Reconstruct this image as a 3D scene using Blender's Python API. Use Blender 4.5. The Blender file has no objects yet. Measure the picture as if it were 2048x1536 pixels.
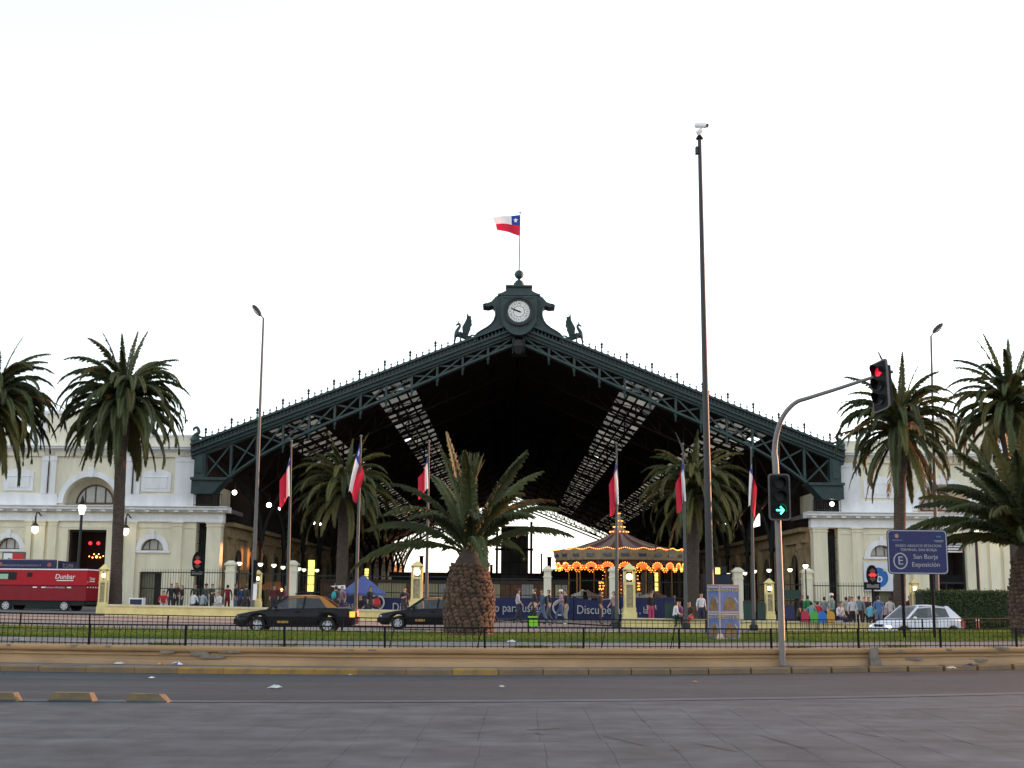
import bpy, bmesh, math, random
import numpy as np
from mathutils import Vector, Matrix
R = math.radians
pi = math.pi
random.seed(7)
scene = bpy.context.scene
col = scene.collection
# ------------------------------------------------------------------ camera
F = 2500.0                      # focal length in pixels of a 2048 px wide frame
PITCH = math.atan(422.0 / F)
ROLL = R(0.5)
CAM = Vector((0, 0, 1.6))
fw = Vector((0, math.cos(PITCH), math.sin(PITCH)))
r0 = Vector((1, 0, 0)); u0 = Vector((0, -math.sin(PITCH), math.cos(PITCH)))
rt = r0 * math.cos(ROLL) + u0 * math.sin(ROLL)
up = u0 * math.cos(ROLL) - r0 * math.sin(ROLL)
cd = bpy.data.cameras.new('camera'); cam = bpy.data.objects.new('camera', cd); col.objects.link(cam)
cd.sensor_width = 36.0; cd.lens = 36.0 * F / 2048; cd.clip_start = 0.1; cd.clip_end = 4000
M = Matrix((( rt.x, up.x, -fw.x, CAM.x), (rt.y, up.y, -fw.y, CAM.y), (rt.z, up.z, -fw.z, CAM.z), (0, 0, 0, 1)))
cam.matrix_world = M
scene.camera = cam
# ------------------------------------------------------------------ sky, sun, exposure
SUN_AZ = R(25.0)      # from +X (west, right of the picture) towards +Y (behind the station)
SUN_EL = R(5.5)
w = bpy.data.worlds.new('World'); scene.world = w; w.use_nodes = True
nt = w.node_tree; nt.nodes.clear()
out = nt.nodes.new('ShaderNodeOutputWorld'); bg = nt.nodes.new('ShaderNodeBackground')
sky = nt.nodes.new('ShaderNodeTexSky'); sky.sky_type = 'NISHITA'; sky.sun_disc = False
sky.sun_elevation = SUN_EL; sky.sun_rotation = pi / 2 - SUN_AZ
sky.air_density = 1.3; sky.dust_density = 0.6; sky.ozone_density = 3.0; sky.altitude = 500
hs = nt.nodes.new('ShaderNodeHueSaturation'); hs.inputs['Saturation'].default_value = 0.30
nt.links.new(sky.outputs[0], hs.inputs['Color']); nt.links.new(hs.outputs[0], bg.inputs[0])
bg.inputs[1].default_value = 0.15
nt.links.new(bg.outputs[0], out.inputs[0])
sl = bpy.data.lights.new('sun', 'SUN'); sun = bpy.data.objects.new('sun', sl); col.objects.link(sun)
sl.energy = 1.25; sl.color = (1.0, 0.38, 0.14); sl.angle = R(0.6)
sdir = Vector((math.cos(SUN_EL) * math.cos(SUN_AZ), math.cos(SUN_EL) * math.sin(SUN_AZ), math.sin(SUN_EL)))
sun.rotation_euler = sdir.to_track_quat('Z', 'Y').to_euler()
sun.location = (60, 20, 40)
vs = scene.view_settings
vs.view_transform = 'Standard'; vs.look = 'None'; vs.gamma = 1.0; vs.exposure = 2.5; vs.use_curve_mapping = False
scene.cycles.use_denoising = True
scene.cycles.max_bounces = 8; scene.cycles.transparent_max_bounces = 24
scene.cycles.caustics_reflective = False; scene.cycles.caustics_refractive = False
scene.cycles.sample_clamp_indirect = 6.0

# ------------------------------------------------------------------ measuring helpers (photo measurements -> metres)
def ray(px, py):
    return fw * F + rt * (px - 1024) - up * (py - 768)
def P(px, py, Y):
    d = ray(px, py); return CAM + d * (Y / d.y)
def G(px, py, z=0.0):
    d = ray(px, py); return CAM + d * ((z - CAM.z) / d.z)
def gz(X):                       # the forecourt falls gently to the right
    return 0.08 - 0.0115 * max(-45, min(45, X))
def fit(pts, deg=2):
    c = np.polyfit([p.x for p in pts], [p.y for p in pts], deg)
    lo, hi = min(p.x for p in pts), max(p.x for p in pts)
    d = np.polyder(c)
    def f(x):
        if x < lo: return float(np.polyval(c, lo) + (x - lo) * np.polyval(d, lo))
        if x > hi: return float(np.polyval(c, hi) + (x - hi) * np.polyval(d, hi))
        return float(np.polyval(c, x))
    return f

# ------------------------------------------------------------------ materials
MATS = {}
def mat(name, color, rough=0.7, metal=0.0, var=0.0, scale=3.0, bump=0.0, bscale=None, emit=None, estr=0.0,
        spec=0.5, coat=0.0, color2=None, alpha=1.0, trans=0.0, rnd=0.0, stretch=(1, 1, 1), detail=6.0, lo=0.35, hi=0.65, ground=False):
    if name in MATS: return MATS[name]
    m = bpy.data.materials.new(name); m.use_nodes = True; MATS[name] = m
    n = m.node_tree.nodes; l = m.node_tree.links
    b = n['Principled BSDF']
    b.inputs['Base Color'].default_value = (*color, 1); b.inputs['Roughness'].default_value = rough
    b.inputs['Metallic'].default_value = metal; b.inputs['Specular IOR Level'].default_value = spec
    if coat: b.inputs['Coat Weight'].default_value = coat; b.inputs['Coat Roughness'].default_value = 0.05
    if alpha < 1: b.inputs['Alpha'].default_value = alpha
    if emit: b.inputs['Emission Color'].default_value = (*emit, 1); b.inputs['Emission Strength'].default_value = estr
    vec = None
    if var or color2 or bump:
        tc = n.new('ShaderNodeTexCoord'); mp = n.new('ShaderNodeMapping'); gp = n.new('ShaderNodeNewGeometry'); l.new(gp.outputs['Position'] if ground else tc.outputs['Object'], mp.inputs[0])
        mp.inputs['Scale'].default_value = stretch; vec = mp.outputs[0]
    last = None
    if var or color2:
        tx = n.new('ShaderNodeTexNoise'); tx.inputs['Scale'].default_value = scale; tx.inputs['Detail'].default_value = detail
        tx.inputs['Roughness'].default_value = 0.62
        l.new(vec, tx.inputs['Vector'])
        rp = n.new('ShaderNodeValToRGB'); l.new(tx.outputs['Fac'], rp.inputs[0])
        rp.color_ramp.elements[0].position = lo; rp.color_ramp.elements[1].position = hi
        if color2: a, c2 = color, color2
        else:
            a = tuple(c * (1 - var) for c in color); c2 = tuple(min(1, c * (1 + var)) for c in color)
        rp.color_ramp.elements[0].color = (*a, 1); rp.color_ramp.elements[1].color = (*c2, 1)
        last = rp.outputs[0]
        if ground:                   # broad stains and worn streaks on top of the grain
            for sc_, st_, a_, b_ in ((.55, (.35, 1.6, 1), .72, 1.22), (2.2, (1, 1, 1), .86, 1.1), (.9, (.06, 2.5, 1), .84, 1.14)):
                m2 = n.new('ShaderNodeMapping'); m2.inputs['Scale'].default_value = st_; l.new(gp.outputs['Position'], m2.inputs[0])
                t2 = n.new('ShaderNodeTexNoise'); t2.inputs['Scale'].default_value = sc_; t2.inputs['Detail'].default_value = 7; l.new(m2.outputs[0], t2.inputs['Vector'])
                r2 = n.new('ShaderNodeMapRange'); r2.inputs['From Min'].default_value = .3; r2.inputs['From Max'].default_value = .7; r2.inputs['To Min'].default_value = a_; r2.inputs['To Max'].default_value = b_; l.new(t2.outputs['Fac'], r2.inputs['Value'])
                vm = n.new('ShaderNodeVectorMath'); vm.operation = 'SCALE'; l.new(last, vm.inputs[0]); l.new(r2.outputs[0], vm.inputs['Scale']); last = vm.outputs[0]
        l.new(last, b.inputs['Base Color'])
    if rnd:
        oi = n.new('ShaderNodeObjectInfo'); h = n.new('ShaderNodeHueSaturation')
        mr = n.new('ShaderNodeMapRange'); mr.inputs['To Min'].default_value = 1 - rnd; mr.inputs['To Max'].default_value = 1 + rnd
        l.new(oi.outputs['Random'], mr.inputs['Value']); l.new(mr.outputs[0], h.inputs['Value'])
        if last: l.new(last, h.inputs['Color'])
        else: h.inputs['Color'].default_value = (*color, 1)
        l.new(h.outputs[0], b.inputs['Base Color'])
    if bump:
        bn = n.new('ShaderNodeTexNoise'); bn.inputs['Scale'].default_value = bscale or scale * 4; bn.inputs['Detail'].default_value = 5
        l.new(vec, bn.inputs['Vector'])
        bp = n.new('ShaderNodeBump'); bp.inputs['Strength'].default_value = bump; bp.inputs['Distance'].default_value = 0.05
        l.new(bn.outputs['Fac'], bp.inputs['Height']); l.new(bp.outputs[0], b.inputs['Normal'])
    if trans:
        t = n.new('ShaderNodeBsdfTranslucent'); mx = n.new('ShaderNodeMixShader'); mx.inputs[0].default_value = trans
        t.inputs['Color'].default_value = (*color, 1)
        if b.inputs['Base Color'].links: l.new(b.inputs['Base Color'].links[0].from_socket, t.inputs['Color'])
        l.new(b.outputs[0], mx.inputs[1]); l.new(t.outputs[0], mx.inputs[2]); l.new(mx.outputs[0], n['Material Output'].inputs['Surface'])
    return m
def glow(name, color, s):
    return mat(name, tuple(min(1, c) for c in color), 0.4, emit=color, estr=s)

# ------------------------------------------------------------------ mesh builder
WL = {}
class MB:
    def __init__(s): s.v = []; s.f = []; s.m = []; s.mi = 0
    def face(s, pts):
        b = len(s.v); s.v += [tuple(p) for p in pts]; s.f.append(tuple(range(b, b + len(pts)))); s.m.append(s.mi); return s
    def add(s, vs, fs):
        b = len(s.v); s.v += [tuple(p) for p in vs]
        for f in fs: s.f.append(tuple(b + i for i in f)); s.m.append(s.mi)
        return s
    def bb(s, x0, x1, y0, y1, z0, z1):
        return s.add([(x0, y0, z0), (x1, y0, z0), (x1, y1, z0), (x0, y1, z0), (x0, y0, z1), (x1, y0, z1), (x1, y1, z1), (x0, y1, z1)],
                     [(0, 3, 2, 1), (4, 5, 6, 7), (0, 1, 5, 4), (1, 2, 6, 5), (2, 3, 7, 6), (3, 0, 4, 7)])
    def box(s, c, d, rz=0.0, taper=1.0):
        co, si = math.cos(rz), math.sin(rz); vs = []
        for z in (-.5, .5):
            t = taper if z > 0 else 1.0
            for x, y in ((-.5, -.5), (.5, -.5), (.5, .5), (-.5, .5)):
                X, Y = x * d[0] * t, y * d[1] * t
                vs.append((c[0] + X * co - Y * si, c[1] + X * si + Y * co, c[2] + z * d[2]))
        return s.add(vs, [(0, 3, 2, 1), (4, 5, 6, 7), (0, 1, 5, 4), (1, 2, 6, 5), (2, 3, 7, 6), (3, 0, 4, 7)])
    def beam(s, a, b, wd, dp, side=None):
        a, b = Vector(a), Vector(b); t = (b - a).normalized()
        sd = Vector(side) if side else (Vector((0, 1, 0)) if abs(t.y) < .9 else Vector((1, 0, 0)))
        n = t.cross(sd).normalized(); q = n.cross(t).normalized()
        vs = []
        for p in (a, b):
            for i, j in ((-.5, -.5), (.5, -.5), (.5, .5), (-.5, .5)): vs.append(p + n * (wd * i) + q * (dp * j))
        return s.add(vs, [(0, 3, 2, 1), (4, 5, 6, 7), (0, 1, 5, 4), (1, 2, 6, 5), (2, 3, 7, 6), (3, 0, 4, 7)])
    def tube(s, pts, rad, n=8, cap=True):
        pts = [Vector(p) for p in pts]
        if not isinstance(rad, (list, tuple)): rad = [rad] * len(pts)
        ref = Vector((0, 0, 1)); rings = []; q = None
        for i, p in enumerate(pts):
            t = (pts[min(i + 1, len(pts) - 1)] - pts[max(i - 1, 0)]).normalized()
            if q is None:
                rf = ref if abs(t.dot(ref)) < .95 else Vector((0, 1, 0)); q = t.cross(rf).normalized()
            else:
                q = (q - t * q.dot(t)).normalized()
            b = t.cross(q)
            rings.append([p + (q * math.cos(2 * pi * k / n) + b * math.sin(2 * pi * k / n)) * rad[i] for k in range(n)])
        vs = [x for r in rings for x in r]; fs = []
        for i in range(len(pts) - 1):
            for k in range(n):
                fs.append((i * n + k, i * n + (k + 1) % n, (i + 1) * n + (k + 1) % n, (i + 1) * n + k))
        if cap: fs.append(tuple(range(n - 1, -1, -1))); fs.append(tuple((len(pts) - 1) * n + k for k in range(n)))
        return s.add(vs, fs)
    def cyl(s, a, b, r, r2=None, n=12): return s.tube([a, b], [r, r if r2 is None else r2], n)
    def lathe(s, prof, c=(0, 0, 0), n=16, a0=0.0):
        vs = []; fs = []
        for r, z in prof:
            for k in range(n): vs.append((c[0] + r * math.cos(a0 + 2 * pi * k / n), c[1] + r * math.sin(a0 + 2 * pi * k / n), c[2] + z))
        for i in range(len(prof) - 1):
            for k in range(n): fs.append((i * n + k, i * n + (k + 1) % n, (i + 1) * n + (k + 1) % n, (i + 1) * n + k))
        fs.append(tuple(range(n - 1, -1, -1))); fs.append(tuple((len(prof) - 1) * n + k for k in range(n)))
        return s.add(vs, fs)
    def ball(s, c, r, n=12, m=8, sx=1, sy=1, sz=1):
        prof = [(max(1e-4, math.sin(pi * i / m)), -math.cos(pi * i / m)) for i in range(m + 1)]
        b = len(s.v); s.lathe(prof, (0, 0, 0), n)
        for i in range(b, len(s.v)):
            x, y, z = s.v[i]; s.v[i] = (c[0] + x * r * sx, c[1] + y * r * sy, c[2] + z * r * sz)
        return s
    def prism(s, poly, y0, y1):      # poly of (x,z), extruded along y (y0 = front)
        n = len(poly)
        ar = sum(poly[i][0] * poly[(i + 1) % n][1] - poly[(i + 1) % n][0] * poly[i][1] for i in range(n))
        if ar < 0: poly = poly[::-1]
        vs = [(x, y0, z) for x, z in poly] + [(x, y1, z) for x, z in poly]
        fs = [tuple(range(n)), tuple(range(2 * n - 1, n - 1, -1))]
        for i in range(n): fs.append((i, i + n, (i + 1) % n + n, (i + 1) % n))
        return s.add(vs, fs)
    def ring(s, a, b, y0, y1):       # band between two matching open polylines of (x,z), extruded along y
        n = len(a); vs = []
        for y in (y0, y1):
            for pl in (a, b): vs += [(x, y, z) for x, z in pl]
        fs = []
        for i in range(n - 1):
            j = i + 1
            fs += [(i, j, n + j, n + i), (2 * n + i, 3 * n + i, 3 * n + j, 2 * n + j), (i, 2 * n + i, 2 * n + j, j), (n + i, n + j, 3 * n + j, 3 * n + i)]
        fs += [(0, n, 3 * n, 2 * n), (n - 1, 3 * n - 1, 4 * n - 1, 2 * n - 1)]
        return s.add(vs, fs)
    def xf(s, Mx, start=0):
        for i in range(start, len(s.v)): s.v[i] = tuple(Mx @ Vector(s.v[i]))
        return s
    def mesh(s, name, mats, smooth=False, fixn=True):
        me = bpy.data.meshes.new(name); me.from_pydata(s.v, [], s.f); 
        for m in (mats if isinstance(mats, (list, tuple)) else [mats]): me.materials.append(m)
        if len(me.materials) > 1: me.polygons.foreach_set('material_index', s.m)
        if fixn:
            bm = bmesh.new(); bm.from_mesh(me); bmesh.ops.recalc_face_normals(bm, faces=bm.faces); bm.to_mesh(me); bm.free()
        if smooth:
            me.polygons.foreach_set('use_smooth', [True] * len(me.polygons))
            try: me.set_sharp_from_angle(angle=R(40))
            except Exception: pass
        me.update(); return me
    def build(s, name, mats, parent=None, smooth=False, world=True, loc=None):
        me = s.mesh(name, mats, smooth); return place(name, me, parent, world=world, loc=loc)
    def solo(s, name, mats, label, cat, base, group=None, smooth=False):
        base = Vector(base)
        s.v = [tuple(Vector(p) - base) for p in s.v]
        o = place(name, s.mesh(name, mats, smooth), None, loc=base); tag(o, label, cat, group); return o
def place(name, me, parent=None, loc=None, rot=None, world=True):
    o = bpy.data.objects.new(name, me); col.objects.link(o)
    if parent:
        o.parent = parent
        if loc is not None: o.location = loc
        elif world: o.location = -WL.get(parent.name, Vector((0, 0, 0)))
        WL[o.name] = WL.get(parent.name, Vector((0, 0, 0))) + Vector(o.location)
    else:
        if loc is not None: o.location = loc
        WL[o.name] = Vector(o.location)
    if rot: o.rotation_euler = rot
    return o
def tag(o, label=None, cat=None, group=None, kind=None):
    if label: o['label'] = label
    if cat: o['category'] = cat
    if group: o['group'] = group
    if kind: o['kind'] = kind
    return o
def thing(name, label, cat, loc, rz=0.0, group=None):
    o = bpy.data.objects.new(name, None); col.objects.link(o); o.empty_display_size = .3
    o.location = loc; o.rotation_euler = (0, 0, rz); WL[o.name] = Vector(loc)
    return tag(o, label, cat, group)
def struct(mb, name, mats, smooth=False):
    return tag(mb.build(name, mats, None, smooth), kind='structure')
def kids(o): return [c for c in bpy.data.objects if c.parent == o]
def copy_tree(o, loc=None, rz=None, label=None, parent=None, children=None):
    c = o.copy(); col.objects.link(c)
    if parent: c.parent = parent
    if loc is not None: c.location = loc
    if rz is not None: c.rotation_euler = (0, 0, rz)
    if label: c['label'] = label
    for ch in o.children: copy_tree(ch, parent=c)
    return c
def text_mesh(body, size, mt, extrude=0.006, align='CENTER', shear=0.0, sx=1.0):
    cu = bpy.data.curves.new('lettering', 'FONT'); cu.body = body; cu.size = size; cu.extrude = extrude
    cu.align_x = align; cu.align_y = 'CENTER'; cu.shear = shear; cu.resolution_u = 3; cu.materials.append(mt)
    o = bpy.data.objects.new('lettering', cu); col.objects.link(o)
    dg = bpy.context.evaluated_depsgraph_get(); me = bpy.data.meshes.new_from_object(o.evaluated_get(dg))
    bpy.data.objects.remove(o); bpy.data.curves.remove(cu)
    # lettering stands upright in the XZ plane, read from -Y
    me.transform(Matrix(((sx, 0, 0, 0), (0, 0, -1, 0), (0, 1, 0, 0), (0, 0, 0, 1))))
    if not me.materials: me.materials.append(mt)
    return me
def letters(body, size, mt, parent, loc, rz=0.0, **k):
    return place('lettering', text_mesh(body, size, mt, **k), parent, loc=loc, rot=(0, 0, rz))
def smoothpts(p, n=8):              # Catmull-Rom
    p = [Vector(q) for q in p]; o = []
    for i in range(len(p) - 1):
        a, b, c, d = p[max(i - 1, 0)], p[i], p[i + 1], p[min(i + 2, len(p) - 1)]
        for k in range(n):
            t = k / n
            o.append(.5 * ((2 * b) + (c - a) * t + (2 * a - 5 * b + 4 * c - d) * t * t + (3 * b - a - 3 * c + d) * t ** 3))
    o.append(p[-1]); return o

# ------------------------------------------------------------------ shared materials
M_cream = mat('cream_plaster', (.76, .70, .53), .85, var=.10, scale=.8, stretch=(1.5, 1.5, .35), bump=.15, bscale=30)
M_cream_up = mat('cream_plaster_upper', (.74, .69, .54), .85, var=.10, scale=.9, stretch=(1.5, 1.5, .35), bump=.15, bscale=30)
M_white = mat('white_plaster', (.79, .79, .80), .85, var=.08, scale=1.1, stretch=(1.5, 1.5, .35), bump=.15, bscale=30)
M_iron = mat('green_iron', (.019, .042, .044), .55, var=.25, scale=2.0, bump=.1, bscale=20)
M_irond = mat('dark_iron', (.010, .012, .012), .6, var=.3, scale=2.0)
M_roofd = mat('roof_boards', (.034, .027, .023), .95, var=.3, scale=1.0, spec=.1)
M_black = mat('black_metal', (.008, .008, .009), .85, var=.2, scale=4, spec=.2)
M_grey = mat('grey_steel', (.105, .10, .10), .6, metal=.0, var=.12, scale=3)
M_dgrey = mat('dark_grey_steel', (.022, .020, .023), .55, metal=.0, var=.15, scale=3)
M_glassd = mat('dark_glass', (.006, .006, .007), .45, spec=.25)
M_glassw = mat('pale_glass', (.42, .42, .40), .2, var=.1, scale=2)
M_frame = mat('brown_frame', (.10, .045, .035), .6, var=.2, scale=5)
M_lamp = glow('lamp_white', (1.0, .88, .66), .5)
M_whitepaint = mat('white_paint', (.8, .8, .8), .5)
M_yellowp = mat('yellow_plaster', (.72, .60, .27), .8, var=.1, scale=2.0, bump=.1, bscale=25)
# ================================================================== ground, roads, wall, lawn
kerbY = fit([G(0, 1342), G(350, 1347), G(700, 1350), G(1050, 1350), G(1400, 1348), G(1750, 1344), G(2048, 1339)])
wallY = fit([G(0, 1324, .12), G(350, 1329, .12), G(700, 1333, .12), G(1400, 1334, .12), G(2048, 1327, .12)])
laneY = fit([G(0, 1400), G(350, 1403), G(700, 1404), G(1050, 1402), G(1400, 1398), G(2048, 1387)])
fenceY = fit([G(0, 1224, .9), G(300, 1230, .9), G(540, 1235, .9), G(900, 1239, .9), G(1240, 1238, .9), G(1800, 1238, .9), G(2048, 1237, .9)])
M_asph = mat('asphalt', (.025, .029, .035), .85, var=.34, scale=.6, bump=.35, bscale=90, stretch=(.25, 1, 1), detail=9, ground=True)
M_conc = mat('paving_concrete', (.050, .057, .066), .85, var=.30, scale=1.1, bump=.3, bscale=70, rnd=.04, detail=9, ground=True)
M_concl = mat('gutter_concrete', (.060, .068, .078), .85, var=.16, scale=1.0, bump=.2, bscale=50, stretch=(.3, 1, 1), ground=True)
M_joint = mat('joint_dirt', (.041, .046, .053), .95)
M_side = mat('pavement_grey', (.13, .125, .12), .9, var=.2, scale=1.5, bump=.2, bscale=50)
M_wall = mat('ochre_wall', (.35, .225, .125), .9, var=.16, scale=1.2, bump=.2, bscale=30, stretch=(.5, 1, 1))
M_wall2 = mat('ochre_wall_band', (.35, .21, .10), .9, var=.16, scale=1.5, bump=.2, bscale=30, stretch=(.5, 1, 1))
M_patch = mat('cement_patch', (.20, .165, .14), .95, var=.25, scale=6, bump=.3, bscale=30)
M_kerb = mat('kerb_paint', (.21, .135, .065), .9, color2=(.15, .11, .075), scale=2.5, bump=.25, bscale=40, rnd=.06, lo=.4, hi=.62)
M_kerby = mat('kerb_yellow', (.33, .19, .045), .9, color2=(.20, .135, .06), scale=3.5, bump=.2, bscale=40, rnd=.06, lo=.4, hi=.65)
M_soil = mat('soil', (.10, .085, .065), .95, var=.3, scale=3, bump=.3, bscale=30)
M_lawn = mat('lawn_turf', (.035, .060, .014), .95, var=.4, scale=2.5, bump=.6, bscale=60)
M_blade = mat('grass_blade', (.075, .145, .012), .8, color2=(.14, .175, .02), scale=1.5, trans=.3)
M_path = mat('path_gravel', (.15, .14, .13), .95, var=.15, scale=2, bump=.2, bscale=60)
M_road2 = mat('far_road', (.19, .165, .15), .9, var=.12, scale=.4, bump=.1, bscale=50, stretch=(.2, 1, 1))
M_brickpave = mat('reddish_paving', (.34, .22, .17), .9, var=.12, scale=1.0, bump=.1, bscale=20)
M_plaza = mat('plaza_paving', (.13, .12, .115), .9, var=.2, scale=.8, bump=.1, bscale=20)

def sheet(name, mt, xs, ylo, yhi, z, ny=1):
    mb = MB(); vs = []; fs = []
    for x in xs:
        a, b = ylo(x), yhi(x)
        for j in range(ny + 1):
            y = a + (b - a) * j / ny
            vs.append((x, y, z(x, y) if callable(z) else z))
    k = ny + 1
    for i in range(len(xs) - 1):
        for j in range(ny): fs.append((i * k + j, (i + 1) * k + j, (i + 1) * k + j + 1, i * k + j + 1))
    mb.add(vs, fs); return struct(mb, name, mt)
XS = [-60 + i * 2 for i in range(61)]
cst = lambda c: (lambda x: c)
gm = MB(); gm.face([(-1500, -200, -.9), (1500, -200, -.9), (1500, 2500, -.9), (-1500, 2500, -.9)]); struct(gm, 'ground', M_soil)
sheet('near_roadbed', M_joint, XS, cst(-30), lambda x: laneY(x) - .17, -.006)
sheet('road', M_asph, XS, lambda x: laneY(x) + .18, lambda x: kerbY(x) + .02, 0.0, 3)
gut = sheet('gutter', M_concl, XS, lambda x: laneY(x) - .19, lambda x: laneY(x) + .19, .004)
# paving slabs of the near carriageway, each a piece with open joints
near = thing('near_pavement', None, None, (0, 0, 0)); near['kind'] = 'structure'
sw, sd_ = .69, 1.5
slabs = []
for s in range(3):
    mb = MB(); e = .003 + .001 * s
    mb.add([(-sw / 2 + e, -sd_ / 2 + e, 0), (sw / 2 - e, -sd_ / 2 + e, 0), (sw / 2 - e, sd_ / 2 - e, 0), (-sw / 2 + e, sd_ / 2 - e, 0),
            (-sw / 2, -sd_ / 2, -.004), (sw / 2, -sd_ / 2, -.004), (sw / 2, sd_ / 2, -.004), (-sw / 2, sd_ / 2, -.004)],
           [(0, 1, 2, 3), (4, 5, 1, 0), (5, 6, 2, 1), (6, 7, 3, 2), (7, 4, 0, 3)])
    slabs.append(mb.mesh('slab', M_conc))
far_mb = MB()
for r in range(-18, 6):
    for c in range(-40, 41):
        x = c * sw + .02 * (r % 3); yc = 10.6 + r * sd_
        y = yc
        if y + sd_ / 2 > laneY(x) - .19: continue
        inview = r >= 0 and abs(x) < .45 * y + .6
        dz = random.uniform(-.0008, .0008)
        if inview:
            place('slab', slabs[random.randrange(3)], near, loc=(x, y, dz), rot=(0, 0, random.uniform(-.004, .004)))
        else: far_mb.bb(x - sw / 2 + .01, x + sw / 2 - .01, y - sd_ / 2 + .01, y + sd_ / 2 - .01, -.04, dz)
tag(far_mb.build('slab_field', M_conc, near), kind='stuff')
sheet('slab_margin', M_conc, XS, lambda x: laneY(x) - 2.2, lambda x: laneY(x) - .185, -.003)
# broken hole and cracks in the slabs
M_crack = mat('crack', (.018, .018, .019), .95, var=.3, scale=20)
def crack(px0, py0, px1, py1, wd, name='crack', jag=.25):
    a, b = G(px0, py0), G(px1, py1); n = 10; L = []; Rr = []
    for i in range(n + 1):
        t = i / n; p = a.lerp(b, t); q = Vector((-(b - a).y, (b - a).x, 0)).normalized()
        p = p + q * random.uniform(-jag, jag) * wd * 2
        ww = wd * (.35 + .9 * math.sin(pi * t)) * random.uniform(.6, 1.3)
        L.append(p + q * ww); Rr.append(p - q * ww)
    mb = MB(); vs = [(p.x, p.y, .0042) for p in L + Rr]
    mb.add(vs, [(i, i + 1, n + 2 + i, n + 1 + i) for i in range(n)])
    return mb.build(name, M_crack, near)
crack(1055, 1461, 1122, 1457, .055, 'pothole', .1)
for a in ((920, 1467, 990, 1466, .012), (1380, 1485, 1480, 1505, .012), (1515, 1470, 1620, 1500, .014), (1700, 1463, 1760, 1474, .016),
          (1735, 1434, 1744, 1436, .03), (1280, 1442, 1295, 1443, .04), (1070, 1466, 1088, 1471, .02), (1860, 1444, 1920, 1452, .010), (1640, 1466, 1690, 1478, .010),
          (1790, 1429, 1820, 1429, .02), (1200, 1470, 1300, 1495, .010), (560, 1455, 600, 1457, .012), (1340, 1500, 1365, 1501, .02), (960, 1438, 975, 1439, .02), (1900, 1480, 1960, 1490, .012)):
    crack(*a)
# kerb stones
kerb = thing('kerb', None, None, (0, 0, 0)); kerb['kind'] = 'structure'
x = -22.0; i = 0
while x < 24:
    L = random.uniform(.78, 1.0); x2 = x + L - .006
    y0, y1 = kerbY(x), kerbY(x2)
    mb = MB(); ang = math.atan2(y1 - y0, x2 - x)
    b = .025
    pr = [(0, 0), (0, .095), (b, .12), (.24, .125), (.24, 0)]
    vs = []
    for k in (0, L - .006):
        for (dy, dz) in pr: vs.append((k, dy, dz))
    mb.add(vs, [(0, 1, 2, 3, 4), (9, 8, 7, 6, 5)] + [(j, 5 + j, 5 + (j + 1) % 5, (j + 1) % 5) for j in range(5)])
    yel = (x < 0.0 and x > -3 and random.random() < .4) or (-7 < x < -3.2)
    place('kerb_stone', mb.mesh('kerb_stone', M_kerby if yel else M_kerb), kerb, loc=(x, y0 + random.uniform(-.006, .006), random.uniform(-.008, .004)), rot=(0, 0, ang))
    x += L; i += 1
sheet('narrow_pavement', M_side, XS, lambda x: kerbY(x) + .235, lambda x: wallY(x) + .1, lambda x, y: .122)
# retaining wall with moulded coping, patched with cement
wall = thing('retaining_wall', 'low ochre retaining wall with moulded coping and grey cement patches beside the kerb', 'wall', (0, wallY(0), .1))
def walls(name, mt, prof, x0=-30, x1=32, n=90, jit=0.0):
    mb = MB(); vs = []; fs = []; k = len(prof)
    for i in range(n + 1):
        x = x0 + (x1 - x0) * i / n
        for dy, z in prof: vs.append((x, wallY(x) + dy + random.uniform(-jit, jit), z + random.uniform(-jit, jit)))
    for i in range(n):
        for j in range(k): fs.append((i * k + j, (i + 1) * k + j, (i + 1) * k + (j + 1) % k, i * k + (j + 1) % k))
    mb.add(vs, fs); mb.face(vs[:k]); mb.face(vs[-k:]); return mb.build(name, mt, wall, smooth=True)
walls('plinth', M_wall, [(-.05, .05), (-.05, .20), (-.035, .225), (.3, .225), (.3, .05)], jit=.003)
walls('wall_body', M_wall, [(0, .226), (.01, .25), (.0, .30), (.012, .375), (.3, .375), (.3, .226)], jit=.003)
walls('moulding', M_wall2, [(-.02, .30), (-.03, .315), (-.02, .333), (-.0, .335), (-.0, .30)], jit=.002)
walls('coping', M_wall2, [(-.03, .376), (-.06, .40), (-.07, .44), (-.06, .475), (-.02, .497), (.32, .50), (.32, .376)], jit=.003)
for (px, py, wd, h) in ((400, 1306, .45, .10), (335, 1304, .35, .055), (460, 1303, .5, .05), (150, 1292, .16, .06), (20, 1290, .10, .05), (218, 1293, .12, .05), (2005, 1298, .6, .06), (1830, 1318, .5, .07), (1800, 1303, .25, .05), (700, 1300, .2, .04), (745, 1300, .2, .04), (1900, 1300, .3, .05), (425, 1313, .5, .08), (1960, 1322, .6, .06)):
    q = P(px, py, wallY((px - 1024) * .0105)); mb = MB(); n = 12; pl = []
    for i in range(n):
        a = 2 * pi * i / n; pl.append((q.x + math.copysign(abs(math.cos(a)) ** .5, math.cos(a)) * wd / 2 * random.uniform(.8, 1.1), q.z + math.copysign(abs(math.sin(a)) ** .5, math.sin(a)) * h / 2 * random.uniform(.8, 1.1)))
    y = wallY(q.x); mb.prism(pl, y - (.073 if q.z > .37 else .053), y + .02); mb.build('cement_patch', M_patch, wall)
q = P(1748, 1312, wallY(7.6)); mb = MB()   # broken stump in the wall
mb.prism([(q.x - .10, .12), (q.x - .12, .3), (q.x - .07, .47), (q.x - .02, .53), (q.x + .08, .52), (q.x + .06, .38), (q.x + .13, .22), (q.x + .15, .12)], wallY(7.6) - .10, wallY(7.6) + .1)
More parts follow.
